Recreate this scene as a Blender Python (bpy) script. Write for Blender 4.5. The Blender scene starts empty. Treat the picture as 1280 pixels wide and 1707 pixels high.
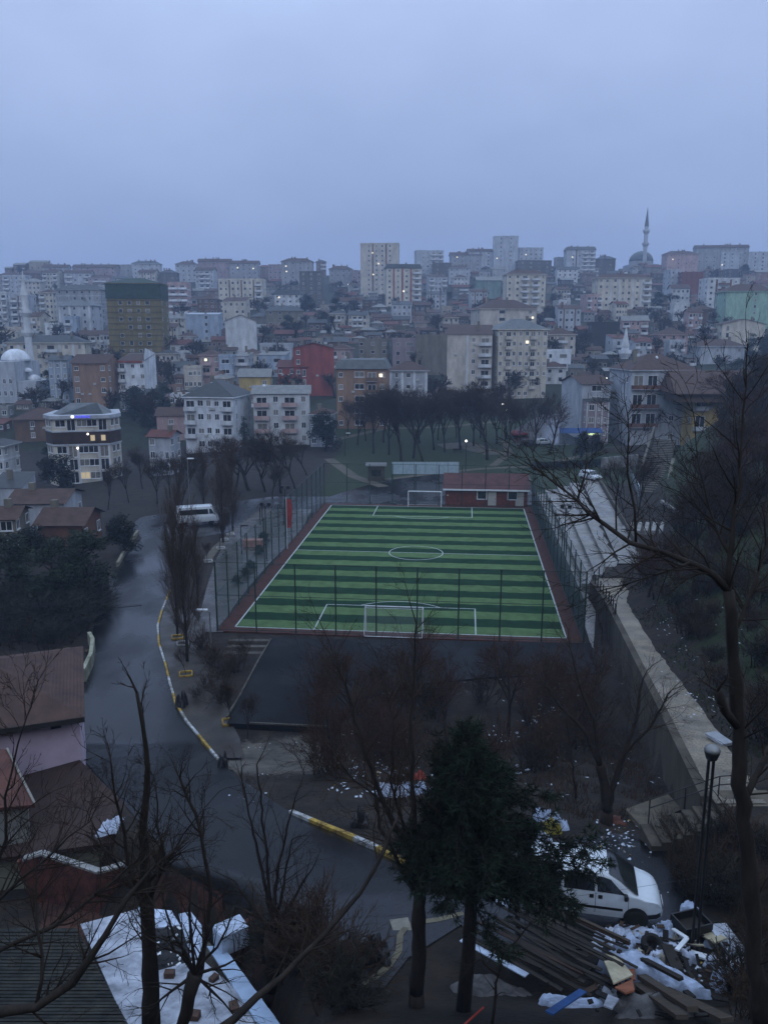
import bpy, bmesh, math, random
import numpy as np
from mathutils import Vector, Matrix
R = math.radians
random.seed(7)
C = bpy.context.scene.collection
S = bpy.context.scene

# ------------------------------------------------------------------ camera, sky, sun, exposure
F_PX, PITCH, CAM_Z = 1380.0, R(12.1), 25.5          # focal length in pixels of the 1280 px wide picture
cd = bpy.data.cameras.new('camera'); cam = bpy.data.objects.new('camera', cd); C.objects.link(cam)
cd.sensor_fit = 'HORIZONTAL'; cd.sensor_width = 36.0; cd.lens = 36.0 * F_PX / 1280
cd.clip_start = 0.2; cd.clip_end = 6000
cam.location = (0, 0, CAM_Z); cam.rotation_euler = (math.pi/2 - PITCH, 0, 0)
S.camera = cam
S.view_settings.view_transform = 'Standard'; S.view_settings.look = 'None'
S.view_settings.exposure = 0.0; S.view_settings.gamma = 1.0
cy = S.cycles
cy.max_bounces = 6; cy.diffuse_bounces = 2; cy.glossy_bounces = 2; cy.transmission_bounces = 2
cy.volume_bounces = 1; cy.transparent_max_bounces = 16
cy.caustics_reflective = False; cy.caustics_refractive = False

SUN_EL, SUN_ROT = R(24), R(170)
w = bpy.data.worlds.new('World'); S.world = w; w.use_nodes = True
nt = w.node_tree; nt.nodes.clear()
N = nt.nodes.new; L = nt.links.new
out = N('ShaderNodeOutputWorld'); mix = N('ShaderNodeMixShader')
sky = N('ShaderNodeTexSky'); sky.sky_type = 'NISHITA'; sky.sun_disc = False
sky.sun_elevation = SUN_EL; sky.sun_rotation = SUN_ROT; sky.air_density = 1.5; sky.dust_density = 2.0
b1 = N('ShaderNodeBackground'); b1.inputs['Strength'].default_value = 0.05
L(sky.outputs[0], b1.inputs[0])
# the overcast dusk cloud layer: darker towards the horizon, slightly mottled
tc = N('ShaderNodeTexCoord'); sep = N('ShaderNodeSeparateXYZ'); L(tc.outputs['Generated'], sep.inputs[0])
ns = N('ShaderNodeTexNoise'); ns.inputs['Scale'].default_value = 2.1; ns.inputs['Detail'].default_value = 7.0; ns.inputs['Roughness'].default_value = .55
mp = N('ShaderNodeMapping'); mp.inputs['Scale'].default_value = (1, 1, 1.9); L(tc.outputs['Generated'], mp.inputs[0]); L(mp.outputs[0], ns.inputs[0])
sub = N('ShaderNodeMath'); sub.operation = 'MULTIPLY_ADD'; sub.inputs[1].default_value = 0.38; sub.inputs[2].default_value = -0.17
L(ns.outputs['Fac'], sub.inputs[0])
add = N('ShaderNodeMath'); add.operation = 'ADD'; L(sep.outputs['Z'], add.inputs[0]); L(sub.outputs[0], add.inputs[1])
cr = N('ShaderNodeValToRGB'); L(add.outputs[0], cr.inputs[0])
e = cr.color_ramp.elements
e[0].position = 0.0; e[0].color = (0.265, 0.345, 0.575, 1)
e[1].position = 1.0; e[1].color = (0.95, 1.24, 1.74, 1)
for pos, col in ((0.10, (0.295, 0.385, 0.63, 1)), (0.22, (0.37, 0.48, 0.765, 1)), (0.36, (0.49, 0.615, 0.935, 1)), (0.52, (0.60, 0.80, 1.20, 1))):
    q = e.new(pos); q.color = col
b2 = N('ShaderNodeBackground'); b2.inputs['Strength'].default_value = 1.0; L(cr.outputs[0], b2.inputs[0])
mix.inputs[0].default_value = 0.96
L(b1.outputs[0], mix.inputs[1]); L(b2.outputs[0], mix.inputs[2]); L(mix.outputs[0], out.inputs[0])
sd = bpy.data.lights.new('sun', 'SUN'); sd.energy = 0.6; sd.angle = R(60); sd.color = (1, .97, .94)
so = bpy.data.objects.new('sun', sd); C.objects.link(so)
so.rotation_euler = (math.pi/2 - SUN_EL, 0, math.pi - SUN_ROT)

# ------------------------------------------------------------------ helpers
CP, SP = math.cos(PITCH), math.sin(PITCH)
def ray(px, py):
    dx = (np.asarray(px, float) - 640) / F_PX; dy = (853.5 - np.asarray(py, float)) / F_PX
    return dx, CP + dy * SP, -SP + dy * CP
def atY(px, py, Y):                      # the point on the line of sight at distance Y
    dx, dy, dz = ray(px, py); t = Y / dy
    return Vector((float(dx * t), float(Y), float(CAM_Z + dz * t)))
def atZ(px, py, z):
    dx, dy, dz = ray(px, py); t = (z - CAM_Z) / dz
    return Vector((float(dx * t), float(dy * t), z))
def sst(a, b, x):
    t = np.clip((np.asarray(x, float) - a) / (b - a), 0, 1); return t * t * (3 - 2 * t)
def I(x, tab): return np.interp(x, [p[0] for p in tab], [p[1] for p in tab])
BASE = [(-60, 62), (-30, 42), (0, 21.5), (10, 14.2), (16, 9.6), (20, 7.2), (26, 5.9), (33, 3.9), (40, 2.1), (46, .2), (49.5, -.5), (52, -.3), (56, -.1), (68, -.12), (190, -.3),
        (225, 3), (258, 7), (300, 14), (350, 22), (445, 37), (550, 50), (650, 69), (720, 75), (900, 68), (1400, 40)]
TOE = [(10, 15.5), (30, 16), (32.7, 16.4), (42.7, 18.2), (57, 19.9), (70, 21.6), (79, 24.5), (84, 28), (100, 33), (124, 40), (150, 47), (190, 62)]
WALLX = [(10, 13.2), (30, 13.6), (32.7, 14.0), (42.7, 15.9), (57, 18.2), (70, 20.0), (78, 20.6), (84, 24.4), (136, 32.3), (150, 40), (190, 60)]
ZP = [(10, 9.5), (22, 7.0), (30, 6.3), (32.7, 6.0), (42.7, 4.5), (57, 3.0), (78, 1.7), (84, 2.0), (136, 2.2), (146, 1.2), (160, -.3)]
BAS = [(8, -.5), (15, -1), (22, -2.2), (27, -4.6), (31, -10.4), (36, -13), (41, -16.5), (46, -20), (60, -24)]
def ground(X, Y):
    X = np.asarray(X, float); Y = np.asarray(Y, float)
    z = I(Y, BASE)
    z = z * np.where(z > 20, 1 + .00022 * X, 1)
    z = z - 3.2 * sst(-28, -70, X) * sst(95, 130, Y) * (1 - sst(190, 230, Y))
    bd = sst(0, 1, (I(Y, BAS) - X) / 1.6) * sst(10, 16, Y) * (1 - sst(38, 47, Y))      # lower yards on the left
    z = z - 3.2 * bd
    lump = .16 * np.sin(X * 1.1 + 2 * np.sin(Y * .5)) * np.sin(Y * .9 + X * .3) + .08 * np.sin(X * 2.7 + Y * 1.9)
    z = z + lump * sst(1, 5, X) * sst(51, 47, Y) * sst(29, 34, Y)
    wx, tx, zp = I(Y, WALLX), I(Y, TOE), I(Y, ZP)
    on = np.where((X > wx) & (Y > 24) & (Y < 160), 1, 0)
    d = np.maximum(X - tx - .35, 0); d = d * d / (d + 1.0)
    h = 20 * np.tanh(.82 * d / 20) * (1 - sst(150, 188, Y)) * sst(5, 28, Y)
    zh = zp + h + lump * 1.6 * sst(.5, 3, d)
    up = (X > wx) & (Y < 190)
    zz = np.where(Y < 24, z + h, np.where(up, np.maximum(z, zh), z))
    return zz
def gz(x, y): return float(ground(x, y))
_T = np.concatenate([np.arange(12, 60, .5), np.arange(60, 200, 1.5), np.arange(200, 760, 4.0)])
def hits(px, py):                        # where lines of sight meet the ground
    px = np.asarray(px, float).ravel(); py = np.asarray(py, float).ravel()
    dx, dy, dz = ray(px, py)
    Yv = _T[None, :]; t = Yv / dy[:, None]
    f = CAM_Z + dz[:, None] * t - ground(dx[:, None] * t, Yv + 0 * t)
    neg = f < 0; k = np.where(neg.any(1), neg.argmax(1), len(_T) - 18); k = np.maximum(k, 1)
    a = _T[k - 1]; b = _T[k].copy(); ok = neg.any(1)
    for _ in range(18):
        m = (a + b) / 2; t = m / dy; fm = CAM_Z + dz * t - ground(dx * t, m)
        a = np.where(fm > 0, m, a); b = np.where(fm > 0, b, m)
    Yh = np.where(ok, (a + b) / 2, 650); t = Yh / dy
    return np.stack([dx * t, Yh, CAM_Z + dz * t], 1)
def hit(px, py): return Vector(hits([px], [py])[0])
def zcam(p): return p[1] * CP - (p[2] - CAM_Z) * SP
def mpp(p): return zcam(p) / F_PX        # metres per picture pixel at p

class MB:
    def __init__(s): s.v = []; s.f = []; s.m = []
    def poly(s, pts, m=0):
        k = len(s.v); s.v += [tuple(p) for p in pts]; s.f.append(tuple(range(k, k + len(pts)))); s.m.append(m); return s
    def box(s, c, d, m=0, rz=0.0, M=None):
        hx, hy, hz = d[0]/2, d[1]/2, d[2]/2; k = len(s.v); c = Vector(c)
        Q = M if M is not None else Matrix.Rotation(rz, 3, 'Z')
        for z in (-hz, hz):
            for x, y in ((-hx, -hy), (hx, -hy), (hx, hy), (-hx, hy)): s.v.append(tuple(c + Q @ Vector((x, y, z))))
        for q in ((0, 3, 2, 1), (4, 5, 6, 7), (0, 1, 5, 4), (1, 2, 6, 5), (2, 3, 7, 6), (3, 0, 4, 7)):
            s.f.append(tuple(k + i for i in q)); s.m.append(m)
        return s
    def b2(s, x0, x1, y0, y1, z0, z1, m=0): return s.box(((x0+x1)/2, (y0+y1)/2, (z0+z1)/2), (x1-x0, y1-y0, z1-z0), m)
    def beam(s, a, b, wd, ht, m=0):      # a squared bar from a to b
        a, b = Vector(a), Vector(b); d = b - a
        q = d.to_track_quat('X', 'Z').to_matrix(); return s.box((a + b) / 2, (d.length, wd, ht), m, M=q)
    def prism(s, pts, z0, z1, m=0):      # upright prism over a ground outline (anticlockwise)
        n = len(pts); k = len(s.v)
        s.v += [(p[0], p[1], z0) for p in pts] + [(p[0], p[1], z1) for p in pts]
        s.f.append(tuple(range(k + n - 1, k - 1, -1))); s.m.append(m); s.f.append(tuple(range(k + n, k + 2 * n))); s.m.append(m)
        for i in range(n): j = (i + 1) % n; s.f.append((k+i, k+j, k+n+j, k+n+i)); s.m.append(m)
        return s
    def lathe(s, prof, c=(0, 0, 0), n=12, m=0):
        k = len(s.v)
        for r, z in prof:
            for i in range(n): a = 2 * math.pi * i / n; s.v.append((c[0] + r*math.cos(a), c[1] + r*math.sin(a), c[2] + z))
        for j in range(len(prof) - 1):
            for i in range(n):
                i2 = (i + 1) % n; s.f.append((k+j*n+i, k+j*n+i2, k+(j+1)*n+i2, k+(j+1)*n+i)); s.m.append(m)
        s.f.append(tuple(k + (len(prof)-1)*n + i for i in range(n))); s.m.append(m)
        s.f.append(tuple(k + i for i in range(n - 1, -1, -1))); s.m.append(m)
        return s
    def tube(s, pts, rad, n=6, m=0):
        pts = [Vector(p) for p in pts]; k0 = len(s.v)
        if not hasattr(rad, '__len__'): rad = [rad] * len(pts)
        for i, p in enumerate(pts):
            d = (pts[min(i+1, len(pts)-1)] - pts[max(i-1, 0)]).normalized()
            u = d.cross(Vector((.3, .2, 1))); u = u.normalized() if u.length > 1e-4 else Vector((1, 0, 0)); v = d.cross(u)
            for j in range(n): a = 2*math.pi*j/n; s.v.append(tuple(p + (u*math.cos(a) + v*math.sin(a)) * rad[i]))
        for i in range(len(pts) - 1):
            for j in range(n):
                j2 = (j+1) % n; s.f.append((k0+i*n+j, k0+i*n+j2, k0+(i+1)*n+j2, k0+(i+1)*n+j)); s.m.append(m)
        s.f.append(tuple(k0 + j for j in range(n-1, -1, -1))); s.m.append(m)
        s.f.append(tuple(k0 + (len(pts)-1)*n + j for j in range(n))); s.m.append(m)
        return s
    def mesh(s, name, mats, smooth=False):
        me = bpy.data.meshes.new(name); me.from_pydata(s.v, [], s.f)
        if not isinstance(mats, (list, tuple)): mats = [mats]
        for x in mats: me.materials.append(x)
        me.polygons.foreach_set('material_index', s.m)
        if smooth: me.polygons.foreach_set('use_smooth', [True] * len(s.f))
        me.update(); return me
    def build(s, name, mats, parent=None, smooth=False, loc=None, rz=0):
        return ob(name, s.mesh(name, mats, smooth), parent, loc, rz)
def ob(name, me, parent=None, loc=None, rz=0, sc=None):
    o = bpy.data.objects.new(name, me); C.objects.link(o)
    if parent is not None: o.parent = parent
    if loc is not None: o.location = loc
    if rz: o.rotation_euler = (0, 0, rz)
    if sc is not None: o.scale = sc if hasattr(sc, '__len__') else (sc, sc, sc)
    return o
def thing(name, label, cat, loc=(0, 0, 0), rz=0, group=None, sc=None):
    o = ob(name, None, None, loc, rz, sc); o.empty_display_size = .3
    return tag(o, label, cat, group)
def tag(o, label, cat, group=None, kind=None):
    o['label'] = label; o['category'] = cat
    if group: o['group'] = group
    if kind: o['kind'] = kind
    return o
def struct(o, kind='structure'): o['kind'] = kind; return o
def bevel(o, wd=.03, seg=2):
    m = o.modifiers.new('bevel', 'BEVEL'); m.width = wd; m.segments = seg; m.limit_method = 'ANGLE'; return o

_mats = {}
def damp_wb(c):                              # white balance: dark colours warmed to offset the blue sky light
    s = 1 - float(sst(.15, .32, max(c))); return (c[0], c[1]*(1 - .14*s), c[2]*(1 - .34*s))
def mat(name, col, rough=.8, var=.25, scale=1.5, metal=0.0, spec=.3, bump=0.0, bscale=20, emit=None, estr=0, coords='Object', stretch=(1, 1, 1), col2=None, wet=None):
    if name in _mats: return _mats[name]
    m = bpy.data.materials.new(name); m.use_nodes = True; t = m.node_tree; n = t.nodes; l = t.links
    b = n['Principled BSDF']; b.inputs['Roughness'].default_value = rough; b.inputs['Metallic'].default_value = metal
    b.inputs['Specular IOR Level'].default_value = spec
    tcn = n.new('ShaderNodeTexCoord'); mpn = n.new('ShaderNodeMapping'); mpn.inputs['Scale'].default_value = stretch
    if coords == 'World':
        g = n.new('ShaderNodeNewGeometry'); l.new(g.outputs['Position'], mpn.inputs[0])
    else: l.new(tcn.outputs[coords], mpn.inputs[0])
    tx = n.new('ShaderNodeTexNoise'); tx.inputs['Scale'].default_value = scale; tx.inputs['Detail'].default_value = 6
    tx.inputs['Roughness'].default_value = .65
    l.new(mpn.outputs[0], tx.inputs[0])
    r = n.new('ShaderNodeValToRGB'); l.new(tx.outputs['Fac'], r.inputs[0])
    col = damp_wb(col); col2 = damp_wb(col2) if col2 else None
    c2 = col2 if col2 else tuple(c * (1 + var) for c in col); c1 = col if col2 else tuple(c * (1 - var) for c in col)
    r.color_ramp.elements[0].position = .36; r.color_ramp.elements[0].color = (*c1, 1)
    r.color_ramp.elements[1].position = .66; r.color_ramp.elements[1].color = (*c2, 1)
    cout = r.outputs[0]
    if coords == 'World':                 # fine grain and a few large worn patches
        for sc_, lo_, hi_ in ((11, .72, 1.3), (.25, .85, 1.15)):
            fn = n.new('ShaderNodeTexNoise'); fn.inputs['Scale'].default_value = sc_; fn.inputs['Detail'].default_value = 8; l.new(mpn.outputs[0], fn.inputs[0])
            fr = n.new('ShaderNodeMapRange'); fr.inputs[1].default_value = .35; fr.inputs[2].default_value = .65; fr.inputs[3].default_value = lo_; fr.inputs[4].default_value = hi_; l.new(fn.outputs['Fac'], fr.inputs[0])
            mu = n.new('ShaderNodeMix'); mu.data_type = 'RGBA'; mu.blend_type = 'MULTIPLY'; mu.inputs[0].default_value = 1; l.new(cout, mu.inputs[6]); l.new(fr.outputs[0], mu.inputs[7]); cout = mu.outputs[2]
    l.new(cout, b.inputs['Base Color'])
    if wet:                               # puddled: roughness runs between two values in large patches
        wn = n.new('ShaderNodeTexNoise'); wn.inputs['Scale'].default_value = wet[2]; wn.inputs['Detail'].default_value = 5
        l.new(mpn.outputs[0], wn.inputs[0]); mr = n.new('ShaderNodeMapRange')
        mr.inputs[1].default_value = .38; mr.inputs[2].default_value = .62; mr.inputs[3].default_value = wet[0]; mr.inputs[4].default_value = wet[1]
        l.new(wn.outputs['Fac'], mr.inputs[0]); l.new(mr.outputs[0], b.inputs['Roughness'])
    if bump:
        bn = n.new('ShaderNodeTexNoise'); bn.inputs['Scale'].default_value = bscale; bn.inputs['Detail'].default_value = 4
        l.new(mpn.outputs[0], bn.inputs[0]); bu = n.new('ShaderNodeBump'); bu.inputs['Strength'].default_value = bump; bu.inputs['Distance'].default_value = .05
        l.new(bn.outputs['Fac'], bu.inputs['Height']); l.new(bu.outputs[0], b.inputs['Normal'])
    if emit:
        b.inputs['Emission Color'].default_value = (*emit, 1); b.inputs['Emission Strength'].default_value = estr
    _mats[name] = m; return m
def tiles(name, col, step=.33, dark=.6):  # a roof of tile courses: colour noise with a wave for the rolls
    m = mat(name, col, .75, .3, .9); t = m.node_tree; n = t.nodes; l = t.links; b = n['Principled BSDF']
    wv = n.new('ShaderNodeTexWave'); wv.wave_type = 'BANDS'; wv.bands_direction = 'X'; wv.inputs['Scale'].default_value = .5/step; wv.inputs['Distortion'].default_value = 2.2
    tcn = n.new('ShaderNodeTexCoord'); l.new(tcn.outputs['Object'], wv.inputs[0])
    bu = n.new('ShaderNodeBump'); bu.inputs['Strength'].default_value = .28; bu.inputs['Distance'].default_value = .05
    l.new(wv.outputs['Fac'], bu.inputs['Height']); l.new(bu.outputs[0], b.inputs['Normal']); return m
def net_mat(name, col, opacity):
    m = bpy.data.materials.new(name); m.use_nodes = True; t = m.node_tree; n = t.nodes; l = t.links
    b = n['Principled BSDF']; b.inputs['Base Color'].default_value = (*col, 1); b.inputs['Roughness'].default_value = .7
    tr = n.new('ShaderNodeBsdfTransparent'); mx = n.new('ShaderNodeMixShader'); mx.inputs[0].default_value = opacity
    l.new(tr.outputs[0], mx.inputs[1]); l.new(b.outputs[0], mx.inputs[2]); l.new(mx.outputs[0], n['Material Output'].inputs[0])
    return m

ASPH = mat('wet asphalt', (.0065, .0075, .009), .4, .4, .5, spec=.36, bump=.22, bscale=14, coords='World', wet=(.07, .5, .15), stretch=(1, .55, 1))
PAVE = mat('wet paving', (.036, .032, .028), .55, .3, .8, spec=.4, bump=.2, bscale=6, coords='World', wet=(.3, .65, .3))
CONC = mat('damp concrete', (.21, .215, .22), .55, .25, .6, spec=.35, bump=.2, bscale=8, coords='World', wet=(.25, .6, .35))
CONCD = mat('dark concrete', (.075, .075, .075), .8, .35, .7, bump=.2, bscale=6, coords='World')
WALK = mat('damp walkway concrete', (.19, .178, .158), .6, .3, .7, spec=.3, bump=.2, bscale=8, coords='World', wet=(.4, .75, .35))
TARM = mat('black tarmac lot', (.008, .0095, .013), .75, .35, .5, spec=.1, bump=.2, bscale=10, coords='World', wet=(.5, .8, .25))
STEELG = mat('dark green steel', (.018, .04, .03), .5, .2, 3)
WHITE = mat('white paint', (.62, .63, .63), .5, .12, 2)
BLACK = mat('black metal', (.012, .012, .013), .45, .2, 3)
GREYM = mat('grey metal', (.22, .23, .24), .4, .15, 3, metal=.5)
GLASS = mat('dark window glass', (.018, .022, .028), .12, .3, 1, spec=.6)
CURT = mat('curtained window', (.16, .17, .18), .3, .3, 2, spec=.5)
LITW = mat('lit window', (.6, .5, .3), .5, .1, 1, emit=(1, .72, .36), estr=.3)
LITC = mat('lit lamp', (.9, .9, .9), .5, .1, 1, emit=(1, .93, .8), estr=5)
LITWARM = mat('warm lamp', (.9, .7, .4), .5, .1, 1, emit=(1, .62, .25), estr=9)
BARK = mat('dark bark', (.026, .021, .018), .9, .35, 3, spec=.15)
BARKR = mat('reddish twigs', (.052, .030, .024), .9, .3, 3, spec=.1)
BARKB = mat('brown twigs', (.040, .030, .023), .9, .3, 3, spec=.1)
NEED = mat('dark needles', (.014, .024, .015), .8, .5, 1.2, spec=.15)
LEAF = mat('evergreen leaves', (.016, .028, .014), .7, .5, .8, spec=.2)
WOOD = mat('weathered planks', (.055, .046, .039), .8, .4, 2, stretch=(1, 8, 8))
TIMB = mat('dark timber', (.021, .018, .016), .85, .4, 2, stretch=(1, 8, 8))

# ------------------------------------------------------------------ the ground
def axis(lo, hi, a, b, st, gr=1.12):
    xs = list(np.arange(a, b, st)); s = st; x = b
    while x < hi: xs.append(x); s *= gr; x += s
    xs.append(hi); s = st; x = a - st; lo_ = []
    while x > lo: lo_.append(x); s *= gr; x -= s
    return np.array([lo] + lo_[::-1] + xs)
gx, gy = axis(-1200, 1200, -45, 60, .7), axis(-55, 1390, 9, 160, .7, 1.05)
XX, YY = np.meshgrid(gx, gy); ZZ = ground(XX, YY)
nx, ny = len(gx), len(gy)
V = np.stack([XX.ravel(), YY.ravel(), ZZ.ravel()], 1)
ix = np.arange(nx * ny).reshape(ny, nx)
Fq = np.stack([ix[:-1, :-1].ravel(), ix[:-1, 1:].ravel(), ix[1:, 1:].ravel(), ix[1:, :-1].ravel()], 1)
me = bpy.data.meshes.new('ground'); me.from_pydata(V.tolist(), [], Fq.tolist())
me.polygons.foreach_set('use_smooth', [True] * len(Fq))
at = me.attributes.new('grass', 'FLOAT', 'POINT')
gr = sst(0, 4, XX - I(YY, TOE)) * .75 * (YY < 200) + .85 * sst(126, 132, YY) * sst(230, 200, YY) * sst(-14, -8, XX) * sst(60, 50, XX) + .55 * (YY > 200)
at.data.foreach_set('value', np.clip(gr, 0, 1).ravel())
at = me.attributes.new('sand', 'FLOAT', 'POINT')
ph = hits([470, 1120], [1265, 1440])
sa = sst(1.15, .4, np.hypot((XX - ph[0][0]) / 5.2, (YY - ph[0][1]) / 5.0))
at.data.foreach_set('value', sa.ravel())
gm = bpy.data.materials.new('soil and grass'); gm.use_nodes = True; t = gm.node_tree; n = t.nodes; l = t.links; b = n['Principled BSDF']
b.inputs['Roughness'].default_value = .85; b.inputs['Specular IOR Level'].default_value = .25
geo = n.new('ShaderNodeNewGeometry')
def nz(sc, dt=6):
    q = n.new('ShaderNodeTexNoise'); q.inputs['Scale'].default_value = sc; q.inputs['Detail'].default_value = dt; q.inputs['Roughness'].default_value = .7
    l.new(geo.outputs['Position'], q.inputs[0]); return q.outputs['Fac']
def ramp(f, c1, c2, a=.35, z=.68):
    q = n.new('ShaderNodeValToRGB'); l.new(f, q.inputs[0]); q.color_ramp.elements[0].position = a; q.color_ramp.elements[1].position = z
    q.color_ramp.elements[0].color = (*c1, 1); q.color_ramp.elements[1].color = (*c2, 1); return q.outputs[0]
def mixc(f, a, c):
    q = n.new('ShaderNodeMix'); q.data_type = 'RGBA'; l.new(f, q.inputs[0]); l.new(a, q.inputs[6]); l.new(c, q.inputs[7]); return q.outputs[2]
soil = ramp(nz(.7), (.009, .0065, .0042), (.034, .023, .014)); grs = ramp(nz(1.6), (.012, .019, .006), (.030, .044, .013))
snd = ramp(nz(.5), (.045, .040, .032), (.14, .12, .095))
def masked(attr, thr=.5, sc=.55):        # attribute edge broken up by noise
    a = n.new('ShaderNodeAttribute'); a.attribute_name = attr
    q = n.new('ShaderNodeMath'); q.operation = 'MULTIPLY_ADD'; l.new(nz(sc), q.inputs[0]); q.inputs[1].default_value = 1.6; q.inputs[2].default_value = -.8
    s2 = n.new('ShaderNodeMath'); s2.operation = 'ADD'; l.new(a.outputs['Fac'], s2.inputs[0]); l.new(q.outputs[0], s2.inputs[1])
    mr = n.new('ShaderNodeMapRange'); mr.inputs[1].default_value = thr - .15; mr.inputs[2].default_value = thr + .15; l.new(s2.outputs[0], mr.inputs[0]); return mr.outputs[0]
c = mixc(masked('grass', .55), soil, grs); c = mixc(masked('sand', .5, 1.1), c, snd)
l.new(c, b.inputs['Base Color'])
bu = n.new('ShaderNodeBump'); bu.inputs['Strength'].default_value = .8; bu.inputs['Distance'].default_value = .12; l.new(nz(3.5), bu.inputs['Height']); l.new(bu.outputs[0], b.inputs['Normal'])
me.materials.append(gm); g_ = struct(ob('ground', me))

def sheet(name, rows, m, off=.05, dy=5, nc=14, kind='structure'):
    """a surface laid on the ground, outlined by rows (picture row, left, right)"""
    ys = np.arange(rows[0][0], rows[-1][0] + .01, dy)
    if ys[-1] < rows[-1][0]: ys = np.append(ys, rows[-1][0])
    xl = np.interp(ys, [r[0] for r in rows], [r[1] for r in rows]); xr = np.interp(ys, [r[0] for r in rows], [r[2] for r in rows])
    u = np.linspace(0, 1, nc + 1); PX = xl[:, None] + (xr - xl)[:, None] * u[None]; PY = np.repeat(ys[:, None], nc + 1, 1)
    P = hits(PX.ravel(), PY.ravel()); P[:, 2] += off
    k = np.arange(len(ys) * (nc + 1)).reshape(len(ys), nc + 1)
    fq = np.stack([k[:-1, :-1].ravel(), k[1:, :-1].ravel(), k[1:, 1:].ravel(), k[:-1, 1:].ravel()], 1)
    me = bpy.data.meshes.new(name); me.from_pydata(P.tolist(), [], fq.tolist()); me.materials.append(m)
    me.polygons.foreach_set('use_smooth', [True] * len(fq)); me.update()
    o = ob(name, me); o['kind'] = kind; return o
def ribbon(name, px, wd, m, off=.06, step=.8):    # a path of even width along picture points on the ground
    P = [Vector(p) for p in hits([p[0] for p in px], [p[1] for p in px])]
    pts = []
    for a, b_ in zip(P[:-1], P[1:]):
        k = max(1, int((b_ - a).length / step)); pts += [a.lerp(b_, i / k) for i in range(k)]
    pts.append(P[-1]); mb = MB(); rows = []
    for i, p in enumerate(pts):
        d = pts[min(i+1, len(pts)-1)] - pts[max(i-1, 0)]; nrm = Vector((-d.y, d.x, 0)).normalized() * wd / 2
        rows.append([(q.x, q.y, gz(q.x, q.y) + off) for q in (p + nrm, p, p - nrm)])
    for a, b_ in zip(rows[:-1], rows[1:]):
        for j in (0, 1): mb.poly([a[j], a[j+1], b_[j+1], b_[j]])
    o = mb.build(name, m); o['kind'] = 'structure'; return o

sheet('road', [(880, 238, 292), (900, 235, 290), (950, 192, 287), (985, 172, 285), (1020, 160, 271), (1045, 156, 264), (1075, 152, 266), (1110, 148, 277), (1140, 140, 284), (1175, 133, 294), (1205, 130, 312),
               (1235, 130, 337), (1268, 140, 365), (1300, 168, 400), (1350, 214, 475), (1400, 256, 578), (1442, 285, 668), (1500, 360, 760), (1540, 450, 775), (1600, 545, 680), (1650, 600, 640)], ASPH, .05)
sheet('road', [(1392, 1000, 1090), (1405, 930, 1130), (1440, 664, 1150), (1500, 756, 1140), (1545, 770, 1120), (1585, 790, 1090)], ASPH, .055)
sheet('road', [(828, 455, 545), (838, 385, 660), (850, 330, 560), (862, 235, 470), (880, 215, 420), (895, 232, 340)], ASPH, .045, 3)
sheet('road', [(790, 720, 880), (800, 650, 885), (815, 590, 890), (830, 545, 890), (842, 530, 895)], ASPH, .06, 3)
sheet('road', [(690, 905, 1000), (720, 850, 1010), (742, 860, 990)], ASPH, .05, 3)
sheet('pavement', [(985, 286, 300), (1020, 273, 318), (1045, 266, 335), (1075, 268, 350), (1110, 279, 362), (1140, 286, 372), (1175, 296, 380), (1205, 314, 384), (1235, 339, 400), (1268, 367, 405)], PAVE, .16)
sheet('pavement', [(850, 440, 520), (880, 395, 505), (910, 372, 480), (940, 358, 450), (980, 345, 415), (1020, 335, 385), (1056, 330, 372)], mat('grey wet tiles', (.055, .057, .06), .45, .3, .5, spec=.35, coords='World', wet=(.2, .5, .3)), .12, 4)
for pxs, wd in (([(548, 765), (590, 795), (640, 812)], 2.2), ([(640, 800), (720, 790), (800, 782), (900, 777), (960, 762), (1000, 752)], 1.8), ([(820, 778), (850, 755), (840, 735)], 1.6),
                ([(560, 733), (640, 715), (740, 712), (860, 700)], 2.0), ([(735, 745), (780, 742), (830, 758)], 6.0), ([(345, 935), (362, 912), (400, 880), (440, 850)], 1.0)):
    ribbon('path', pxs, wd, mat('damp path', (.085, .082, .074), .7, .3, .7, spec=.25, coords='World'), .07)
HAZE = 0.00049

# ------------------------------------------------------------------ the football pitch
NL, NR, FL, FR = (atZ(*p, 0) for p in ((387, 1053), (940, 1056), (551, 845), (871, 845)))
PW = ((NR - NL).length + (FR - FL).length) / 2
mn, mf = (NL + NR) / 2, (FL + FR) / 2; PL = (mf - mn).length; PRZ = -math.atan2(mf.x - mn.x, mf.y - mn.y)
PM = Matrix.Translation((mn.x, mn.y, 0)) @ Matrix.Rotation(PRZ, 4, 'Z')
def pit(x, y, z=0): return PM @ Vector((x, y, z))
def pob(name, mb, m, z=0.0, parent=None, smooth=False): return mb.build(name, m, parent, smooth, (mn.x, mn.y, z), PRZ)
HW = PW / 2
TL_ = mat('light turf', (.084, .162, .080), .9, .2, .8, spec=.08); TD_ = mat('dark turf', (.0115, .043, .023), .9, .22, .8, spec=.08)
mb = MB(); mb.b2(-HW - 1.45, HW + 1.5, -1.15, PL + 1.35, -.9, .0); struct(pob('pitch_border', mb, mat('red brown rubber track', (.060, .022, .016), .7, .3, 1.2, spec=.2)))
mb = MB(); NS = 26
for i in range(NS):
    for j in range(40):
        x0, x1 = -HW + PW * j / 40, -HW + PW * (j + 1) / 40; y0, y1 = PL * i / NS, PL * (i + 1) / NS
        jt = lambda q, jj: q + (.07 * math.sin(q * 7.3 + jj * 1.1) + .05 * math.sin(q * 3.1 + jj * 2.7) if 0 < q < PL - .1 else 0)
        mb.poly([(x0, jt(y0, j), .012), (x1, jt(y0, j + 1), .012), (x1, jt(y1, j + 1), .012), (x0, jt(y1, j), .012)], i % 2)
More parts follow.
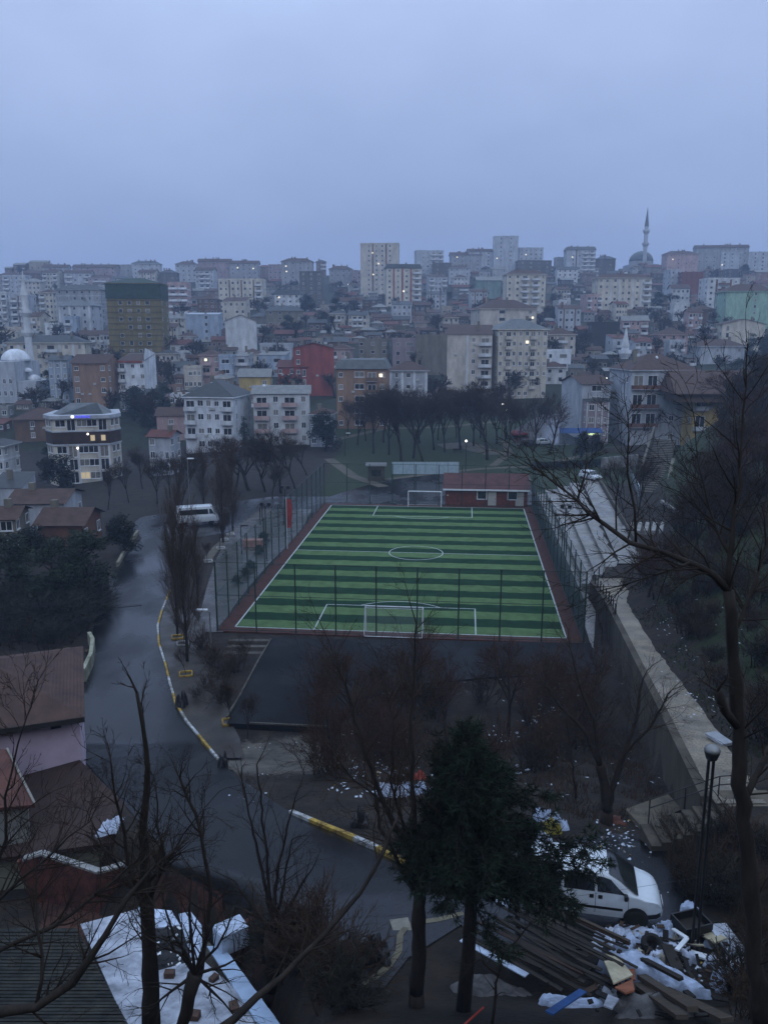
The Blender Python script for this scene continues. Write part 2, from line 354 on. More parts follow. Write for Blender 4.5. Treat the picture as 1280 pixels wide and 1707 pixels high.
struct(pob('pitch_turf', mb, [TL_, TD_]))
mb = MB(); lw = .11; zl = .02
def line(x0, y0, x1, y1, m=0):
    d = Vector((x1 - x0, y1 - y0, 0)); n_ = Vector((-d.y, d.x, 0)).normalized() * lw / 2; e_ = d.normalized() * lw / 2
    a, b_ = Vector((x0, y0, zl)) - e_, Vector((x1, y1, zl)) + e_
    mb.poly([a - n_, b_ - n_, b_ + n_, a + n_], m)
def arc(cx, cy_, r, a0, a1, k=40):
    for i in range(k):
        p, q = a0 + (a1 - a0) * i / k, a0 + (a1 - a0) * (i + 1) / k
        mb.poly([(cx + rr * math.cos(t), cy_ + rr * math.sin(t), zl) for t, rr in ((p, r - lw/2), (p, r + lw/2), (q, r + lw/2), (q, r - lw/2))][::-1])
mb.poly([(-HW, -.05, zl), (HW, -.05, zl), (HW, .08, zl), (-HW, .08, zl)]); mb.poly([(-HW, PL - .08, zl), (HW, PL - .08, zl), (HW, PL + .06, zl), (-HW, PL + .06, zl)])
for s in (-1, 1): mb.poly([(s*HW - .07, .081, zl), (s*HW + .07, .081, zl), (s*HW + .07, PL - .081, zl), (s*HW - .07, PL - .081, zl)])
zl = .024; line(-HW, PL/2, HW, PL/2); arc(0, PL/2, 3.2, 0, 2*math.pi, 64)
GX = -.3
for y0, s in ((0, 1), (PL, -1)):
    a, d = 7.1, 7.0
    line(GX - a, y0, GX - a, y0 + s*d); line(GX + a, y0, GX + a, y0 + s*d); line(GX - a, y0 + s*d, GX + a, y0 + s*d)
    zl = .028; r = 5.6; t0 = math.asin(.73); arc(GX, y0 + s*(d - 4.1), r, (t0 if s > 0 else -t0), (math.pi - t0 if s > 0 else -(math.pi - t0)), 24); zl = .024
struct(pob('pitch_lines', mb, mat('white turf line', (.42, .45, .43), .7, .2, 3)))
GNET = net_mat('white goal net', (.5, .5, .5), .08)
def goal(y0, s, label):
    t = thing('football_goal', label, 'goal', pit(GX, y0), PRZ if s > 0 else PRZ + math.pi, 'football goals')
    mb = MB(); gw, gh = 2.5, 2.35
    for x in (-gw, gw): mb.tube([(x, 0, .02), (x, 0, gh)], .062, 8); mb.tube([(x, 0, gh), (x, -.5, gh), (x, -1.3, .05)], .03, 6)
    mb.tube([(-gw, 0, gh), (gw, 0, gh)], .062, 8); mb.tube([(-gw, -1.3, .05), (gw, -1.3, .05)], .03, 6); mb.tube([(-gw, -.5, gh), (gw, -.5, gh)], .025, 6)
    mb.build('frame', WHITE, t)
    nb = MB(); nb.poly([(-gw, -.5, gh), (gw, -.5, gh), (gw, -1.3, .05), (-gw, -1.3, .05)])
    for x in (-gw, gw): nb.poly([(x, 0, .05), (x, 0, gh), (x, -.5, gh), (x, -1.3, .05)])
    nb.build('net', GNET, t)
goal(0, 1, 'white goal at the near end of the pitch, behind the tall fence'); goal(PL, -1, 'white goal at the far end of the pitch, beside the red changing hut')

# tall fences: posts, rails and netting
FN = net_mat('thin green netting', (.07, .10, .10), .27); FNR = net_mat('dense green windscreen netting', (.010, .026, .026), .88)
pm = MB(); pm.tube([(0, 0, -.4), (0, 0, 6.3)], .062, 6); POSTM = pm.mesh('post', STEELG)
def fence(a, b_, k, label, net, low=None, rails=(.15, 3.3, 6.25), h=6.25):
    a, b_ = pit(*a), pit(*b_); d = b_ - a; ln = d.length; rz = math.atan2(d.y, d.x)
    t = thing('sports_fence', label, 'fence', a, rz, 'tall green fences round the pitch')
    for i in range(k + 1): ob('post', POSTM, t, (ln * i / k, 0, 0))
    for z in rails: MB().tube([(0, .05, z), (ln, .05, z)], .028, 5).build('rail', STEELG, t)
    z0 = .05
    if low: MB().poly([(.05, 0, .05), (ln - .05, 0, .05), (ln - .05, 0, low), (.05, 0, low)]).build('windscreen', FNR, t); z0 = low
    MB().poly([(.05, 0, z0), (ln - .05, 0, z0), (ln - .05, 0, h), (.05, 0, h)]).build('net', net, t)
    return t
ex = 1.3
fence((-HW - ex, -1.1), (HW + ex, -1.1), 9, 'tall green mesh fence across the near end of the pitch', net_mat('sheer netting', (.02, .045, .04), .10))
fence((-HW - ex, -1.0), (-HW - ex, PL + 1.2), 16, 'tall green mesh fence along the pitch beside the red banner', FN)
fence((HW + ex, -1.0), (HW + ex, PL + 1.2), 16, 'tall green fence with a dark windscreen beside the concrete terraces', FN, 3.6)
fence((-HW - ex, PL + 1.2), (HW + ex, PL + 1.2), 9, 'tall mesh fence behind the far goal and the changing hut', net_mat('far netting', (.03, .055, .045), .07))
# floodlights on masts by the fence
for lx, ly, hgt, lab in ((-HW - 2.4, PL * .60, 6.6, 'dark floodlight mast near the red banner by the pitch'), (HW + 2.3, PL * .42, 6.8, 'dark floodlight mast between the windscreen fence and the terraces'),
                         (-HW - 2.6, PL * .42, 6.4, 'dark floodlight mast by the pitch side footpath, nearest the hedge')):
    p = pit(lx, ly); t = thing('floodlight_mast', lab, 'floodlight', (p.x, p.y, -.15), PRZ, 'floodlight masts by the pitch')
    MB().tube([(0, 0, 0), (0, 0, hgt)], [.09, .06], 8).build('pole', BLACK, t)
    MB().beam((-.5, 0, hgt), (.5, 0, hgt), .06, .06).build('crossbar', BLACK, t)
    for x in (-.4, .4): bevel(MB().box((x, .1, hgt + .22), (.42, .22, .36)).build('lamp_head', BLACK, t), .03)

# changing hut behind the far goal line
def local_px(px, y):                     # pitch-frame x of a picture column at pitch-frame y
    lo, hi = -60, 60
    for _ in range(40):
        m = (lo + hi) / 2; q = pit(m, y, 1); cx = 640 + F_PX * q.x / zcam(q)
        lo, hi = (m, hi) if cx < px else (lo, m)
    return lo
BR = mat('red hut brick', (.135, .042, .032), .85, .3, 2.2, bump=.3, bscale=14); RT = tiles('maroon hut tiles', (.085, .036, .040))
y0 = PL + 1.7; x0, x1 = local_px(742, y0), local_px(879, y0)
q = pit((x0 + x1)/2, y0); hw = (x1 - x0)/2
t = thing('changing_hut', 'long single storey red brick changing hut with maroon roof', 'hut', q, PRZ)
MB().b2(-hw, hw, 0, 5.2, -.3, 2.75).build('wall', BR, t)
mb = MB(); mb.poly([(-hw - .35, -.55, 2.62), (hw + .3, -.55, 2.62), (hw + .3, 2.9, 4.55), (-hw - .35, 2.9, 4.55)]); mb.poly([(hw + .3, 5.8, 2.62), (-hw - .35, 5.8, 2.62), (-hw - .35, 2.9, 4.55), (hw + .3, 2.9, 4.55)])
rf = mb.build('roof', RT, t); sm = rf.modifiers.new('thick', 'SOLIDIFY'); sm.thickness = .14
MB().b2(-hw - .35, hw + .3, -.62, -.56, 2.40, 2.64).build('fascia', WHITE, t)
for gx_ in (-hw + .01, hw - .01): MB().poly([(gx_, 0, 2.75), (gx_, 5.2, 2.75), (gx_, 2.9, 4.42)]).build('gable', BR, t)
for px in (803, 854):
    x = local_px(px, y0) - (x0 + x1)/2
    f = MB().b2(x - .78, x + .78, -.05, 0, .95, 2.35).build('window', WHITE, t); MB().b2(x - .62, x + .62, -.07, -.051, 1.1, 2.22).build('pane', GLASS, f)
for px in (820, 866):
    x = local_px(px, y0) - (x0 + x1)/2
    d = MB().b2(x - .62, x + .62, -.05, 0, .02, 2.2).build('door', mat('cream door', (.44, .43, .38), .5, .1, 2), t); MB().box((x + .45, -.08, 1.1), (.05, .06, .16)).build('handle', BLACK, d)
MB().lathe([(.01, 0), (.13, .02), (.13, .1), (.01, .12)], (-hw + .35, -.09, 1.5), 10).build('wall_lamp', mat('cream lamp', (.6, .55, .4)), t)
# pale panel canopy standing behind the hut
p0, p1 = atY(653, 790, 133), atY(765, 790, 133); ln = p1.x - p0.x
t = thing('panel_canopy', 'row of pale blue translucent panels on posts behind the far fence', 'canopy', (p0.x, 133, -.3))
zb = p0.z + .3
for i in range(6): o = MB().b2(ln*i/6 + .03, ln*(i+1)/6 - .03, -.02, .02, zb, zb + 1.95).build('panel', mat('pale blue panel', (.33, .42, .45), .4, .15, 1.5), t)
for i in range(4): MB().tube([(ln*i/3, .1, 0), (ln*i/3, .1, zb + 2)], .05, 6).build('post', STEELG, t)
for z in (zb - .02, zb + 1.97): MB().beam((0, .04, z), (ln, .04, z), .05, .05).build('rail', GREYM, t)

# tarmac lot in front of the pitch
def flat(name, px, z, m, th=.0, kind='structure'):
    P = [atZ(x, y, z) for x, y in px]; mb = MB()
    c = sum(((Vector((p.x, p.y, 0))) for p in P), Vector()) / len(P)
    if th: mb.prism([(p.x, p.y) for p in P], z - th, z)
    else: mb.poly([(p.x, p.y, z) for p in P])
    o = mb.build(name, m); o['kind'] = kind; return o
flat('tarmac_lot', [(378, 1206), (556, 1214), (600, 1165), (700, 1140), (830, 1128), (1000, 1122), (985, 1072), (452, 1064)], .02, TARM, .75)
def kerb(name, pts, wd=.22, ht=.2, mats=None, seg=1.0, n=0, z0=0):
    P = [Vector(p) for p in pts]; mb = MB(); out_ = []; acc = []
    for a, b_ in zip(P[:-1], P[1:]):
        k = max(1, round((b_ - a).length / .5)); acc += [a.lerp(b_, i/k) for i in range(k)]
    acc.append(P[-1]); d = 0
    for a, b_ in zip(acc[:-1], acc[1:]):
        m = int(d / seg) % len(mats); d += (b_ - a).length
        mb.beam(a + Vector((0, 0, ht/2 - .06 + z0)), b_ + Vector((0, 0, ht/2 - .06 + z0)), wd, ht + .12, m)
    return struct(mb.build(name, mats))
YEL = mat('worn yellow paint', (.15, .10, .03), .7, .5, 2.2, col2=(.46, .30, .05)); KW = mat('worn white paint', (.14, .14, .135), .7, .3, 2.2, col2=(.50, .51, .51))
hp = lambda L_: [tuple(p) for p in hits([a for a, b_ in L_], [b_ for a, b_ in L_])]
kerb('kerb', hp([(284, 986), (270, 1020), (263, 1045), (265, 1075), (276, 1110), (283, 1140), (293, 1175), (311, 1205), (336, 1235), (364, 1269)]), .17, .19, mats=[YEL, KW], seg=3.2)
kerb('kerb', hp([(485, 1358), (530, 1377), (580, 1397), (630, 1419), (672, 1442)]), .21, .22, mats=[KW, YEL, YEL], seg=1.55)
kerb('kerb', hp([(772, 1526), (735, 1536), (700, 1541), (678, 1548), (667, 1562), (665, 1590), (650, 1612), (632, 1628), (606, 1648)]), .2, .08, mats=[mat('pale worn kerb', (.13, .125, .10), .7, .3, 2)], seg=9)
kerb('kerb', [atZ(x, y, .02) for x, y in ((452, 1066), (430, 1103), (400, 1160), (378, 1196))], .13, .1, mats=[CONCD], seg=9)
kerb('kerb', [atZ(x, y, .03) for x, y in ((415, 1206), (480, 1209), (552, 1212))], .12, .08, mats=[CONCD], seg=9)
kerb('kerb', hp([(230, 890), (218, 905), (205, 928), (196, 945)]), .3, .5, mats=[mat('mossy pale kerb', (.20, .20, .17), .8, .4, 2)], seg=9)
for i, (a, b_) in enumerate((((382, 1070), (448, 1070)), ((378, 1080), (444, 1080)), ((374, 1091), (438, 1091)))):
    p, q = atZ(*a, -.12 * i), atZ(*b_, -.12 * i); struct(MB().beam(p, q, .5, .3).build('terrace_step', CONCD))

# retaining wall with the walkway on top, terraces, ramp
ys = np.arange(32, 79.5, 1.0)
mb = MB()
def wq(y, dx=0): return I(y, WALLX) + dx
for a, b_ in zip(ys[:-1], ys[1:]):
    za, zb_ = I(a, ZP) + .14, I(b_, ZP) + .14; la, lb = gz(wq(a) - .5, a) - .5, gz(wq(b_) - .5, b_) - .5
    A, B, C_, D = (wq(a, -.38), a), (wq(b_, -.38), b_), (wq(b_, .1), b_), (wq(a, .1), a)
    mb.poly([(*B, lb), (*A, la), (*A, za), (*B, zb_)]); mb.poly([(*A, za), (*D, za), (*C_, zb_), (*B, zb_)]); mb.poly([(*D, la), (*C_, lb), (*C_, zb_), (*D, za)])
mb.poly([(wq(32, .1), 32, 3), (wq(32, .1), 32, 6.2), (wq(32, -.38), 32, 6.2), (wq(32, -.38), 32, 3)])
o = mb.build('retaining_wall', mat('dark stained concrete wall', (.072, .07, .068), .9, .35, .5, spec=.15, bump=.25, bscale=5, stretch=(1, 1, .35)))
tag(o, 'long grey retaining wall carrying the walkway beside the lot', 'wall')
def wstrip(name, f0, f1, y0, y1, off, m, st=.8):
    ys = np.linspace(y0, y1, int((y1 - y0) / st) + 1); mb = MB(); rows = []
    for y in ys:
        xs = np.linspace(f0(y), f1(y), 5); rows.append([(x, y, gz(max(x, wq(y, .02)), y) + off) for x in xs])
    for a, b_ in zip(rows[:-1], rows[1:]):
        for j in range(4): mb.poly([a[j], a[j+1], b_[j+1], b_[j]])
    return struct(mb.build(name, m))
wstrip('walkway', lambda y: wq(y, .11), lambda y: min(I(y, TOE) - .1 + .05 * math.sin(y * 1.3) + .04 * math.sin(y * 4.1), wq(y) + 2.6), 31.5, 79, .06, WALK)
t = thing('spectator_terrace', 'wet pale concrete spectator terraces beside the pitch fence', 'terrace', (0, 0, 0))
A0 = lambda y: 19.0 + (y - 79) * .098
for k in range(4):
    mb = MB(); yn = 79.5 + k * 1.2; ys = np.linspace(yn, 133, 24)
    for a, b_ in zip(ys[:-1], ys[1:]):
        e = lambda y, f: A0(y) + (wq(y, .35) - A0(y)) * f
        z = .2 + .55 * k; za = z + .0
        x0a, x1a, x0b, x1b = e(a, k/4), e(a, (k+1)/4), e(b_, k/4), e(b_, (k+1)/4)
        mb.poly([(x0a, a, z), (x1a, a, z), (x1b, b_, z), (x0b, b_, z)]); mb.poly([(x0b, b_, z - .62), (x0a, a, z - .62), (x0a, a, z), (x0b, b_, z)])
        if a == ys[0]: mb.poly([(x0a, a, -1), (x1a, a, -1), (x1a, a, z), (x0a, a, z)])
    mb.build('step', CONC, t)
wstrip('ramp', lambda y: wq(y, .36), lambda y: wq(y, 2.9), 83.5, 140, .12, CONC)
mb = MB()
for a, b_ in zip(np.arange(84, 136, 1.5)[:-1], np.arange(84, 136, 1.5)[1:]): mb.beam((wq(a, 3.1), a, I(a, ZP) + .35), (wq(b_, 3.1), b_, I(b_, ZP) + .35), .28, .9)
tag(mb.build('low_wall', CONCD), 'low dark wall along the ramp below the parked white car', 'wall')
sheet('wet_strip', [(985, 966, 976), (1020, 970, 993), (1050, 976, 991), (1082, 986, 989)], CONC, .10, 4, 4)
# short posts along the walkway rim
pm = MB(); pm.box((0, 0, .45), (.09, .09, 1.1)); PM_ = pm.mesh('railing_post', BLACK)
t = thing('post_and_wire_railing', 'row of short dark posts along the walkway rim', 'railing', (0, 0, 0))
for i in range(11):
    y = 66 + i * 1.35; ob('post', PM_, t, (float(wq(y, -.1)), y, float(I(y, ZP)) + .1))
mb = MB()
for z in (.5, .9): mb.tube([(float(wq(y, -.1)), y, float(I(y, ZP)) + z) for y in np.arange(66, 80, 1.35)], .015, 4)
mb.build('wire', BLACK, t)
# concrete bleacher steps beyond the ramp
pb = hit(1086, 884)
t = thing('bleacher_steps', 'weathered striped concrete bleacher steps on the grassy bank right of the ramp', 'steps', pb, R(-20))
for i in range(8): MB().b2(-3.4 + i*.86, -2.95 + i*.86, -2.6, 2.4, -.6, .25 + .08*i).build('step', mat('pale concrete strip', (.26, .26, .25), .7, .4, 1.5), t)
MB().b2(-3.5, 3.6, -2.7, 2.5, -.8, .02).build('base', CONCD, t)
# long stairway up the bank
sb, st_ = hit(1085, 822), Vector((51.5, 151, 6.8)); d = Vector((st_.x - sb.x, st_.y - sb.y, 0)); nst = 28
t = thing('hillside_stairway', 'long dark stone stairway climbing the bank below the yellow house', 'stairway', sb, math.atan2(d.y, d.x))
for i in range(nst):
    z = (st_.z - sb.z) * (i + 1) / nst; MB().b2(d.length*i/nst, d.length*(i+1)/nst + .02, -1.9, 1.9, z - 1.6, z).build('step', CONCD, t)
mb = MB(); mb.beam((4, 2.2, .9), (d.length + 2, 2.2, st_.z - sb.z + 1.0), .35, 2.2); mb.build('side_wall', mat('pale stairway wall', (.09, .09, .085), .8, .4, 1), t)
MB().beam((0, -2.2, .3), (d.length*.5, -2.2, (st_.z - sb.z)*.5 + .4), .5, 1.2).build('rubble_wall', mat('pale rubble', (.14, .14, .125), .8, .4, 1), t)
def wallpx(a, b_, h, m, label, th=.3):
    p, q = hit(*a), hit(*b_); p.z -= .3; q.z -= .3
    return tag(MB().beam(p + Vector((0, 0, h/2)), q + Vector((0, 0, h/2)), th, h + .3).build('low_wall', m), label, 'wall')
wallpx((1002, 782), (1062, 776), 2.4, mat('whitewashed wall', (.24, .24, .25), .7, .45, .6), 'whitewashed wall with dark streaks below the grey apartment house')
wallpx((1003, 757), (1094, 750), 1.6, CONCD, 'grey garden wall between the bushes and the grey apartment house')
wallpx((1048, 790), (1066, 828), 1.5, mat('bluish slab', (.24, .27, .29), .5, .3, 1), 'pale leaning slab wall at the foot of the hillside stairway')
p, q = hit(1103, 838), hit(1138, 864); tag(MB().beam(p + Vector((0, 0, .2)), q + Vector((0, 0, .2)), .4, .4).build('kerb_stone', CONC), 'pale stone edging on the bank beyond the bleacher steps', 'edging')

# near concrete stairs from the walkway to the road
t = thing('concrete_stairs', 'short dark concrete stairs from the walkway down to the road', 'stairs', (11.0, 30.4, 4.75))
mS = mat('worn stair concrete', (.062, .058, .052), .8, .35, 1.5)
for i in range(8): bevel(MB().b2(i*.43, i*.43 + .46, 0, 1.6, -.9, .17*(i+1)).build('step', mS, t), .02)
MB().b2(8*.43 + .03, 5.6, -.4, 2.2, -.9, 1.40).build('landing', mat('grimy slab', (.10, .095, .085), .8, .35, 1), t)
mb = MB()
for x, z in ((.4, .5), (1.9, 1.05), (3.3, 1.6)): mb.tube([(x, 1.7, z - .4), (x, 1.7, z + .75)], .03, 6)
for z in (.35, .75): mb.tube([(.4, 1.7, .5 + z), (3.3, 1.7, 1.6 + z), (4.6, 1.7, 1.7 + z)], .025, 6)
mb.build('handrail', BLACK, t)
P = [hit(1042, 1357), hit(1112, 1331), hit(1136, 1357), hit(1070, 1388)]
o = MB().poly([p + Vector((0, 0, .25)) for p in P][::-1]).build('concrete_slab', mat('grimy slab', (.10, .095, .085), .8, .35, 1)); sm = o.modifiers.new('thick', 'SOLIDIFY'); sm.thickness = .3; sm.offset = -1 ; tag(o, 'flat pale concrete slab on the dirt beside the near stairs', 'slab')
p = hit(1198, 1238); o = MB().box((p.x, p.y, p.z + .2), (.7, 1.3, .14), rz=.3).build('loose_slab', mat('pale panel', (.33, .34, .35), .6, .2, 2)); tag(o, 'small pale rectangular panel lying on the walkway', 'panel')

# lamps
def head_light(t, c, m, r=.16): MB().lathe([(.02, -r), (r*.8, -r*.5), (r, 0), (r*.8, r*.5), (.02, r)], c, 10).build('lamp_head', m, t, True)
def lamp(base, top, label, m, arm=0.0, pole=GREYM, r=.16, grp='street lamps'):
    b_ = hit(*base); tp = atY(top[0], top[1], b_.y); h = tp.z - b_.z
    t = thing('street_lamp', label, 'street lamp', b_, 0, grp)
    MB().tube([(0, 0, 0), (0, 0, h)], [.08, .05], 7).build('pole', pole, t)
    if arm: MB().tube([(0, 0, h), (arm * .6, 0, h + .12)], .035, 6).build('arm', pole, t); bevel(MB().box((arm * .9, 0, h + .15), (.95, .34, .16)).build('lamp_head', m, t), .05)
    else: head_light(t, (0, 0, h), m, r)
lamp((353, 1100), (353, 1020), 'street lamp with long white head beside the thin poplars', WHITE, -.7)
lamp((317, 862), (319, 766), 'tall street lamp behind the white minibus', WHITE, .5)
lamp((776, 786), (771, 735), 'lit white lamp on a dark pole behind the changing hut', LITC, 0, BLACK, .22)
lamp((575, 760), (575, 723), 'double armed lamp on the grass behind the far fence corner', WHITE, .8, BLACK)
lamp((836, 735), (836, 674), 'bright lamp among the park trees near the blue awning', LITC, 0, BLACK, .3)
lamp((842, 735), (842, 684), 'small lit lamp lower among the park trees', LITC, 0, BLACK, .2)
lamp((403, 925), (403, 878), 'dark lamp with double head beside the curved footpath', BLACK, .5, BLACK)
for b_, tp, lab in (((745, 486), (745, 480), 'small lit street light among the slum houses on the hill'), ((674, 484), (674, 475), 'lit street light below the long cream slab block'),):
    pass
p = hit(1181, 1590); tpz = atY(1186, 1252, p.y).z; p.x = atY(1186, 1252, p.y).x; p.z = gz(p.x, p.y)
t = thing('globe_lamp_post', 'black double pole lamp post with a round globe near the stairs', 'lamp post', p)
for x in (-.07, .11): MB().tube([(x, 0, -.2), (x * .8, 0, tpz - p.z - .25)], .045, 8).build('pole', BLACK, t)
hh = tpz - p.z
MB().lathe([(.06, -.32), (.16, -.25), (.215, -.08), (.22, 0)], (.02, 0, hh), 14).build('globe_bowl', BLACK, t, True)
MB().lathe([(.23, 0), (.235, .03), (.19, .12), (.10, .17), (.02, .19)], (.02, 0, hh), 14).build('globe_cap', GREYM, t, True)

# red banner on its pole
p = hit(479, 917); t = thing('banner_flag', 'tall red vertical banner on a white pole left of the pitch', 'banner', p)
zt = atY(479, 832, p.y).z - p.z; zl_ = atY(479, 880, p.y).z - p.z
MB().tube([(0, 0, 0), (0, 0, zt + .2)], .04, 6).build('pole', WHITE, t)
mb = MB()
for i in range(8):
    a, b_ = zl_ + (zt - zl_) * i / 8, zl_ + (zt - zl_) * (i + 1) / 8; f = lambda z: .06 * math.sin(z * 2.3); g = lambda z: .62 + .1 * math.sin(z * 1.6)
    mb.poly([(.03, 0, a), (g(a), f(a), a), (g(b_), f(b_), b_), (.03, 0, b_)])
mb.build('banner_cloth', mat('red banner cloth', (.27, .035, .032), .7, .2, 2), t)

# tree surrounds along the pavement
def surround(px, py, m, label, wd=.92):
    p = hit(px, py); t = thing('tree_surround', label, 'tree surround', (p.x, p.y, p.z + .15), .25, 'tree surrounds along the pavement')
    for a, b_ in (((-wd/2, -wd/2), (wd/2, -wd/2)), ((wd/2, -wd/2), (wd/2, wd/2)), ((wd/2, wd/2), (-wd/2, wd/2)), ((-wd/2, wd/2), (-wd/2, -wd/2))): MB().beam((*a, .06), (*b_, .06), .10, .16).build('edging', m, t)
surround(383, 1208, YEL, 'yellow tree surround at the front corner of the tarmac lot'); surround(296, 1066, YEL, 'yellow tree surround on the pavement below the poplars')
surround(305, 1077, KW, 'white tree surround just in front of the yellow one'); surround(310, 1128, YEL, 'yellow tree surround nearest the parked rubbish bag')
for x, y, s in ((347, 938, 'nearest'), (368, 916, 'second'), (374, 902, 'third'), (384, 893, 'farthest')): surround(x, y, KW, f'white tree surround beside the footpath left of the fence, {s} of four')

# playground corner left of the pitch
p = hit(422, 912); t = thing('play_box', 'pinkish low play box beside the small hedges left of the pitch', 'play equipment', p)
bevel(MB().box((0, 0, .5), (2.4, 1.0, 1.0)).build('panel', mat('faded pink panel', (.28, .15, .12), .7, .25, 2), t), .05)
for x in (-1, 1): MB().tube([(x, 0, 0), (x, 0, 1.7)], .05, 6).build('post', BLACK, t)
p = hit(455, 873); t = thing('park_pergola', 'small dark timber pergola by the red banner', 'pergola', p)
for x in (-1.6, 1.6):
    for y in (-1, 1): MB().tube([(x, y, 0), (x, y, 2.4)], .07, 6).build('post', TIMB, t)
mb = MB(); [mb.beam((-2 + .4*i, -1.3, 2.5), (-2 + .4*i, 1.3, 2.5), .08, .14) for i in range(11)]; mb.build('slat_roof', TIMB, t)
p = hit(627, 800); t = thing('park_kiosk', 'small dark kiosk with a flat grey roof in the park', 'kiosk', p)
MB().b2(-1.5, 1.5, -1.3, 1.3, 0, 2.7).build('wall', CONCD, t); bevel(MB().b2(-1.9, 1.9, -1.7, 1.7, 2.7, 2.95).build('roof', GREYM, t), .03); MB().b2(-.9, .9, -1.34, -1.301, .9, 2.1).build('window', GLASS, t)
p = hit(762, 755); t = thing('park_bench', 'dark park bench on the round paved place', 'bench', p)
MB().b2(-.9, .9, -.25, .25, .4, .47).build('seat', TIMB, t); MB().b2(-.9, .9, .22, .28, .55, .95).build('backrest', TIMB, t)
for x in (-.7, .7): MB().b2(x - .05, x + .05, -.22, .22, 0, .4).build('leg', BLACK, t)

# ------------------------------------------------------------------ vehicles
def wheel(t, x, y, r, wd=.2):
    o = ob('wheel', None, t, (x, y, r)); o.rotation_euler = (math.pi/2, 0, 0)
    MB().lathe([(r*.62, -wd/2), (r*.95, -wd/2), (r, -wd*.3), (r, wd*.3), (r*.95, wd/2), (r*.62, wd/2)], n=20).build('tyre', mat('tyre rubber', (.012, .012, .012), .8), o, True)
    mb = MB(); mb.lathe([(r*.62, -wd*.42), (r*.62, wd*.42)], n=20)
    for s in (-1, 1):
        for k in range(5):
            a = 2*math.pi*k/5; mb.box((math.cos(a)*r*.32, math.sin(a)*r*.32, s*wd*.44), (r*.5, r*.16, .02), rz=a)
    mb.build('rim', mat('dull hubcap', (.36, .38, .40), .4, .2, 3, metal=.3), o)
def vehicle(name, label, cat, loc, rz, ln, wd, belt, top, paint, front, roofx, rearx, bonnet, sill=.3, wr=.31, wheels=(), wins=(), grp=None, rub=None, wtop=.82):
    """front: nose x; bonnet: (x where windscreen meets bonnet, bonnet height); roofx: front end of the roof"""
    t = thing(name, label, cat, loc, rz, grp); h = wd/2
    bx, bz = bonnet
    mb = MB()                              # lower body: stations along x with half width, bottom, top
    st = [(-ln/2, .90, sill+.12, belt*.96), (-ln/2+.1, .98, sill, belt), (bx - .1, 1, sill, belt), (bx + (front-bx)*.45, .985, sill, (belt+bz)/2 - .02), (front - .38, .94, sill, bz - .11), (front - .16, .86, sill + .03, bz - .25), (front - .04, .76, sill + .07, bz - .40), (front, .64, sill + .12, bz - .52)]
    rings = []
    for x, f, z0, z1 in st:
        y = h*f; zm = z0 + (z1 - z0)*.72
        rings.append([(x, -y*.95, z0), (x, -y, z0 + .15), (x, -y, zm), (x, -y*.94, z1), (x, y*.94, z1), (x, y, zm), (x, y, z0 + .15), (x, y*.95, z0)])
    k0 = len(mb.v)
    for r_ in rings: mb.v += r_
    for i in range(len(rings)-1):
        for j in range(8): j2 = (j+1) % 8; mb.f.append((k0+i*8+j, k0+i*8+j2, k0+(i+1)*8+j2, k0+(i+1)*8+j)); mb.m.append(0)
    mb.f.append(tuple(range(k0+7, k0-1, -1))); mb.m.append(0); mb.f.append(tuple(k0+(len(rings)-1)*8+j for j in range(8))); mb.m.append(0)
    b_ = mb.build('body', paint, t, True); bevel(b_, .04); b_.data.shade_smooth() if False else None
    hb, ht = h*.945, h*.80                 # greenhouse
    xb0, xb1, xt0, xt1 = -ln/2 + .06, bx, rearx, roofx
    mb = MB(); B = [(xb0, -hb, belt-.02), (xb1, -hb, belt-.02), (xb1, hb, belt-.02), (xb0, hb, belt-.02)]; T = [(xt0, -ht, top), (xt1, -ht, top), (xt1, ht, top), (xt0, ht, top)]
    k = len(mb.v); mb.v += B + T
    for q in ((0, 1, 5, 4), (1, 2, 6, 5), (2, 3, 7, 6), (3, 0, 4, 7), (4, 5, 6, 7)): mb.f.append(tuple(k+i for i in q)); mb.m.append(0)
    cb = bevel(mb.build('cabin', paint, t), .16, 5); cb.data.shade_smooth()
    def onside(s, x, f):                   # a point on the slanted cabin side: f 0 belt .. 1 roof
        y = hb + (ht - hb)*f; return (x, s*(y + .012), belt - .02 + (top - belt + .02)*f)
    for s in (-1, 1):
        for (a0, a1, c0, c1) in wins:      # bottom x0,x1 ; top x0,x1
            P = [onside(s, a0, .10), onside(s, a1, .10), onside(s, c1, wtop), onside(s, c0, wtop)]
            MB().poly(P if s < 0 else P[::-1]).build('side_window', GLASS, t)
    def wsc(f, y): return (xb1 + (xt1 - xb1)*f + .014, y, belt - .02 + (top - belt + .02)*f + .012)
    yb, yt = hb*.965, ht*.93
    MB().poly([wsc(.03, -yb), wsc(.03, yb), wsc(.94, yt), wsc(.94, -yt)]).build('windscreen', GLASS, t)
    for s in (-1, 1):
        for x in wheels: wheel(t, x, s*(h - .12), wr)
        bevel(MB().box((front - .20, s*h*.72, bz - .33), (.34, .34, .20), rz=-s*.5).build('headlight', mat('clear headlight', (.55, .58, .6), .15, .2, 4, spec=.7), t), .05)
        bevel(MB().box((bx - .25, s*(h + .10), belt + .08), (.12, .2, .2)).build('mirror', BLACK, t), .04)
        if rub:
            for q_ in (1.0, .08, -1.0): MB().b2(q_ - .009, q_ + .009, s*h - .012, s*h + .012, .40, belt - .12).build('door_seam', BLACK, t)
        if rub: MB().b2(rub[0], rub[1], s*h*1.0 - .015, s*h*1.0 + .015, .55, .64).build('side_moulding', BLACK, t)
        if rub:
            for x in rub[2]: bevel(MB().box((x, s*(h + .01), belt - .16), (.14, .05, .19)).build('handle', BLACK, t), .02)
